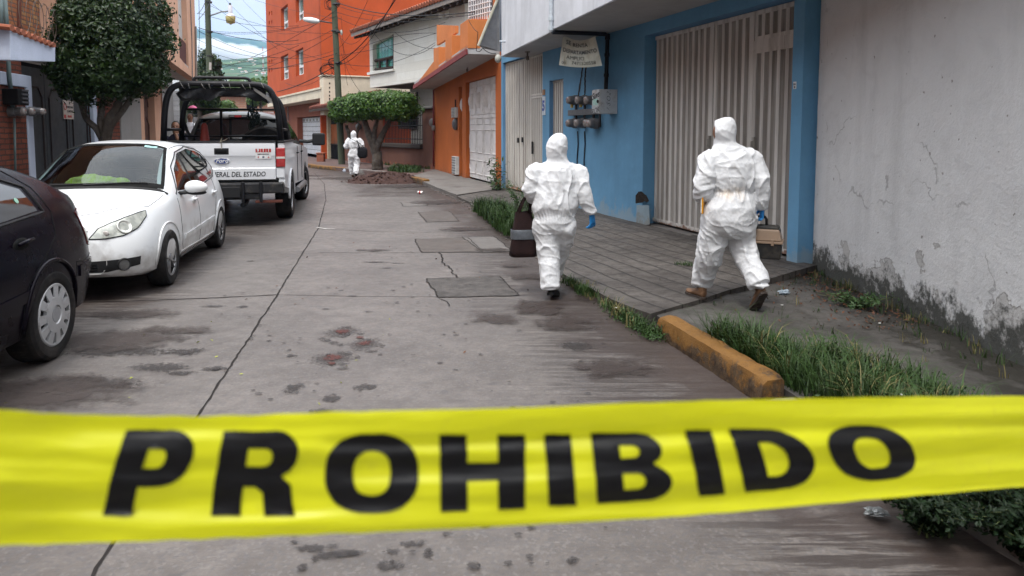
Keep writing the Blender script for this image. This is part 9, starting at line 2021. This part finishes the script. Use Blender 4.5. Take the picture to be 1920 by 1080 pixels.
GL = {  # outlines in a unit box, y up
 'P': ([(0,0),(0,1),(.60,1)] + arcp(.60,.665,.40,.335,90,-90) + [(.38,.33),(.38,0)], [[(.38,.78),(.55,.78)] + arcp(.55,.665,.10,.115,90,-90,6) + [(.38,.55)]]),
 'R': ([(0,0),(0,1),(.64,1)] + arcp(.64,.715,.33,.285,90,-40) + [(.80,.47),(.93,.36),(.955,.2),(1,0),(.63,0),(.60,.26),(.50,.34),(.35,.34),(.35,0)], [[(.35,.79),(.56,.79)] + arcp(.56,.685,.10,.105,90,-90,6) + [(.35,.58)]]),
 'O': (sup(.5,.5,.5,.5,36), [sup(.5,.5,.20,.285,24)]),
 'H': ([(0,0),(0,1),(.32,1),(.32,.63),(.68,.63),(.68,1),(1,1),(1,0),(.68,0),(.68,.40),(.32,.40),(.32,0)], []),
 'I': ([(0,0),(0,1),(1,1),(1,0)], []),
 'B': ([(0,0),(0,1),(.60,1)] + arcp(.60,.755,.33,.245,90,-55,9) + [(.80,.52)] + arcp(.64,.27,.36,.27,50,-90,10), [[(.36,.82),(.54,.82)] + arcp(.54,.725,.09,.095,90,-90,5) + [(.36,.63)], [(.36,.41),(.56,.41)] + arcp(.56,.295,.10,.115,90,-90,5) + [(.36,.18)]]),
 'D': ([(0,0),(0,1),(.50,1)] + arcp(.50,.5,.50,.5,90,-90,16), [[(.34,.78),(.46,.78)] + arcp(.46,.5,.20,.28,90,-90,9) + [(.34,.22)]])}
LQ = [('P', (237,806), (379,806), (338,967), (193,967)), ('R', (420,808), (571,808), (553,967), (395,967)), ('O', (612,813), (786,813), (785,962), (607,962)), ('H', (824,815), (984,815), (985,954), (826,960)), ('I', (1020,815), (1069,814), (1081,947), (1029,949)),
      ('B', (1107,812), (1245,811), (1265,935), (1120,945)), ('I', (1284,807), (1333,806), (1360,927), (1311,931)), ('D', (1366,804), (1505,804), (1541,911), (1397,923)), ('O', (1533,799), (1690,796), (1728,896), (1574,905))]
for ch, tl, trr, brr, bll in LQ:
    outer, holes = GL[ch]; pts = []; edges = []
    def dens(lp):
        o = []
        for i in range(len(lp)):
            a, b = Vector(lp[i]), Vector(lp[(i + 1) % len(lp)]); k = max(1, int((b - a).length / .12)); o += [a.lerp(b, j / k) for j in range(k)]
        return o
    loops = [dens(outer)] + [dens(h) for h in holes]
    for lp in loops: b0 = len(pts); pts += lp; n = len(lp); edges += [(b0 + i, b0 + (i + 1) % n) for i in range(n)]
    def inside(c, poly):
        r_ = False; j = len(poly) - 1
        for i in range(len(poly)):
            if (poly[i][1] > c[1]) != (poly[j][1] > c[1]) and c[0] < (poly[j][0] - poly[i][0]) * (c[1] - poly[i][1]) / (poly[j][1] - poly[i][1]) + poly[i][0]: r_ = not r_
            j = i
        return r_
    pts += [Vector((.05 + i * .1, .03 + j * .047)) for i in range(10) for j in range(21) if inside((.05 + i * .1, .03 + j * .047), loops[0]) and not any(inside((.05 + i * .1, .03 + j * .047), h) for h in loops[1:])]
    vs_, es_, fs_, *_ = geometry.delaunay_2d_cdt(pts, edges, [], 0, 1e-6); keep = []
    for f in fs_:
        c = sum((vs_[i] for i in f), Vector((0, 0))) / len(f)
        if inside(c, loops[0]) and not any(inside(c, h) for h in loops[1:]): keep.append(tuple(f))
    def mp_(v):
        x, y = v.x, 1 - v.y; t_ = Vector(tl).lerp(Vector(trr), x); b_ = Vector(bll).lerp(Vector(brr), x); q = t_.lerp(b_, y); q.x += 5 * math.sin(y * math.pi) * (-1 if tl[0] < 800 else 1) * (abs(tl[0] - bll[0]) / 45)
        q += Vector((noise.noise(Vector((q.x * .05, q.y * .05, 2))), noise.noise(Vector((q.x * .05, q.y * .05, 9))))) * 1.6; return tape_pt(q.x, q.y, .0013)
    mb = MB(); mb.add([mp_(v) for v in vs_], keep); mb.build('printed_letter', simple('black_print', (.006,.006,.007), .42, bump=0, var=.3, scale=40, dirt=(.16,.16,.02), dscale=28, dlo=.70, dhi=.73, spec=.22), tp, world=True, smooth=True, fixn=False)

# ---- the air between here and the hills
mb = MB(); mb.box((-4300, -320, -2.6), (3600, 5300, 600)); hzb = mb.build('haze', m_vol('haze_air', .00014, (.28, .50, .92))); tag(hzb, kind='stuff')
bpy.context.view_layer.update()
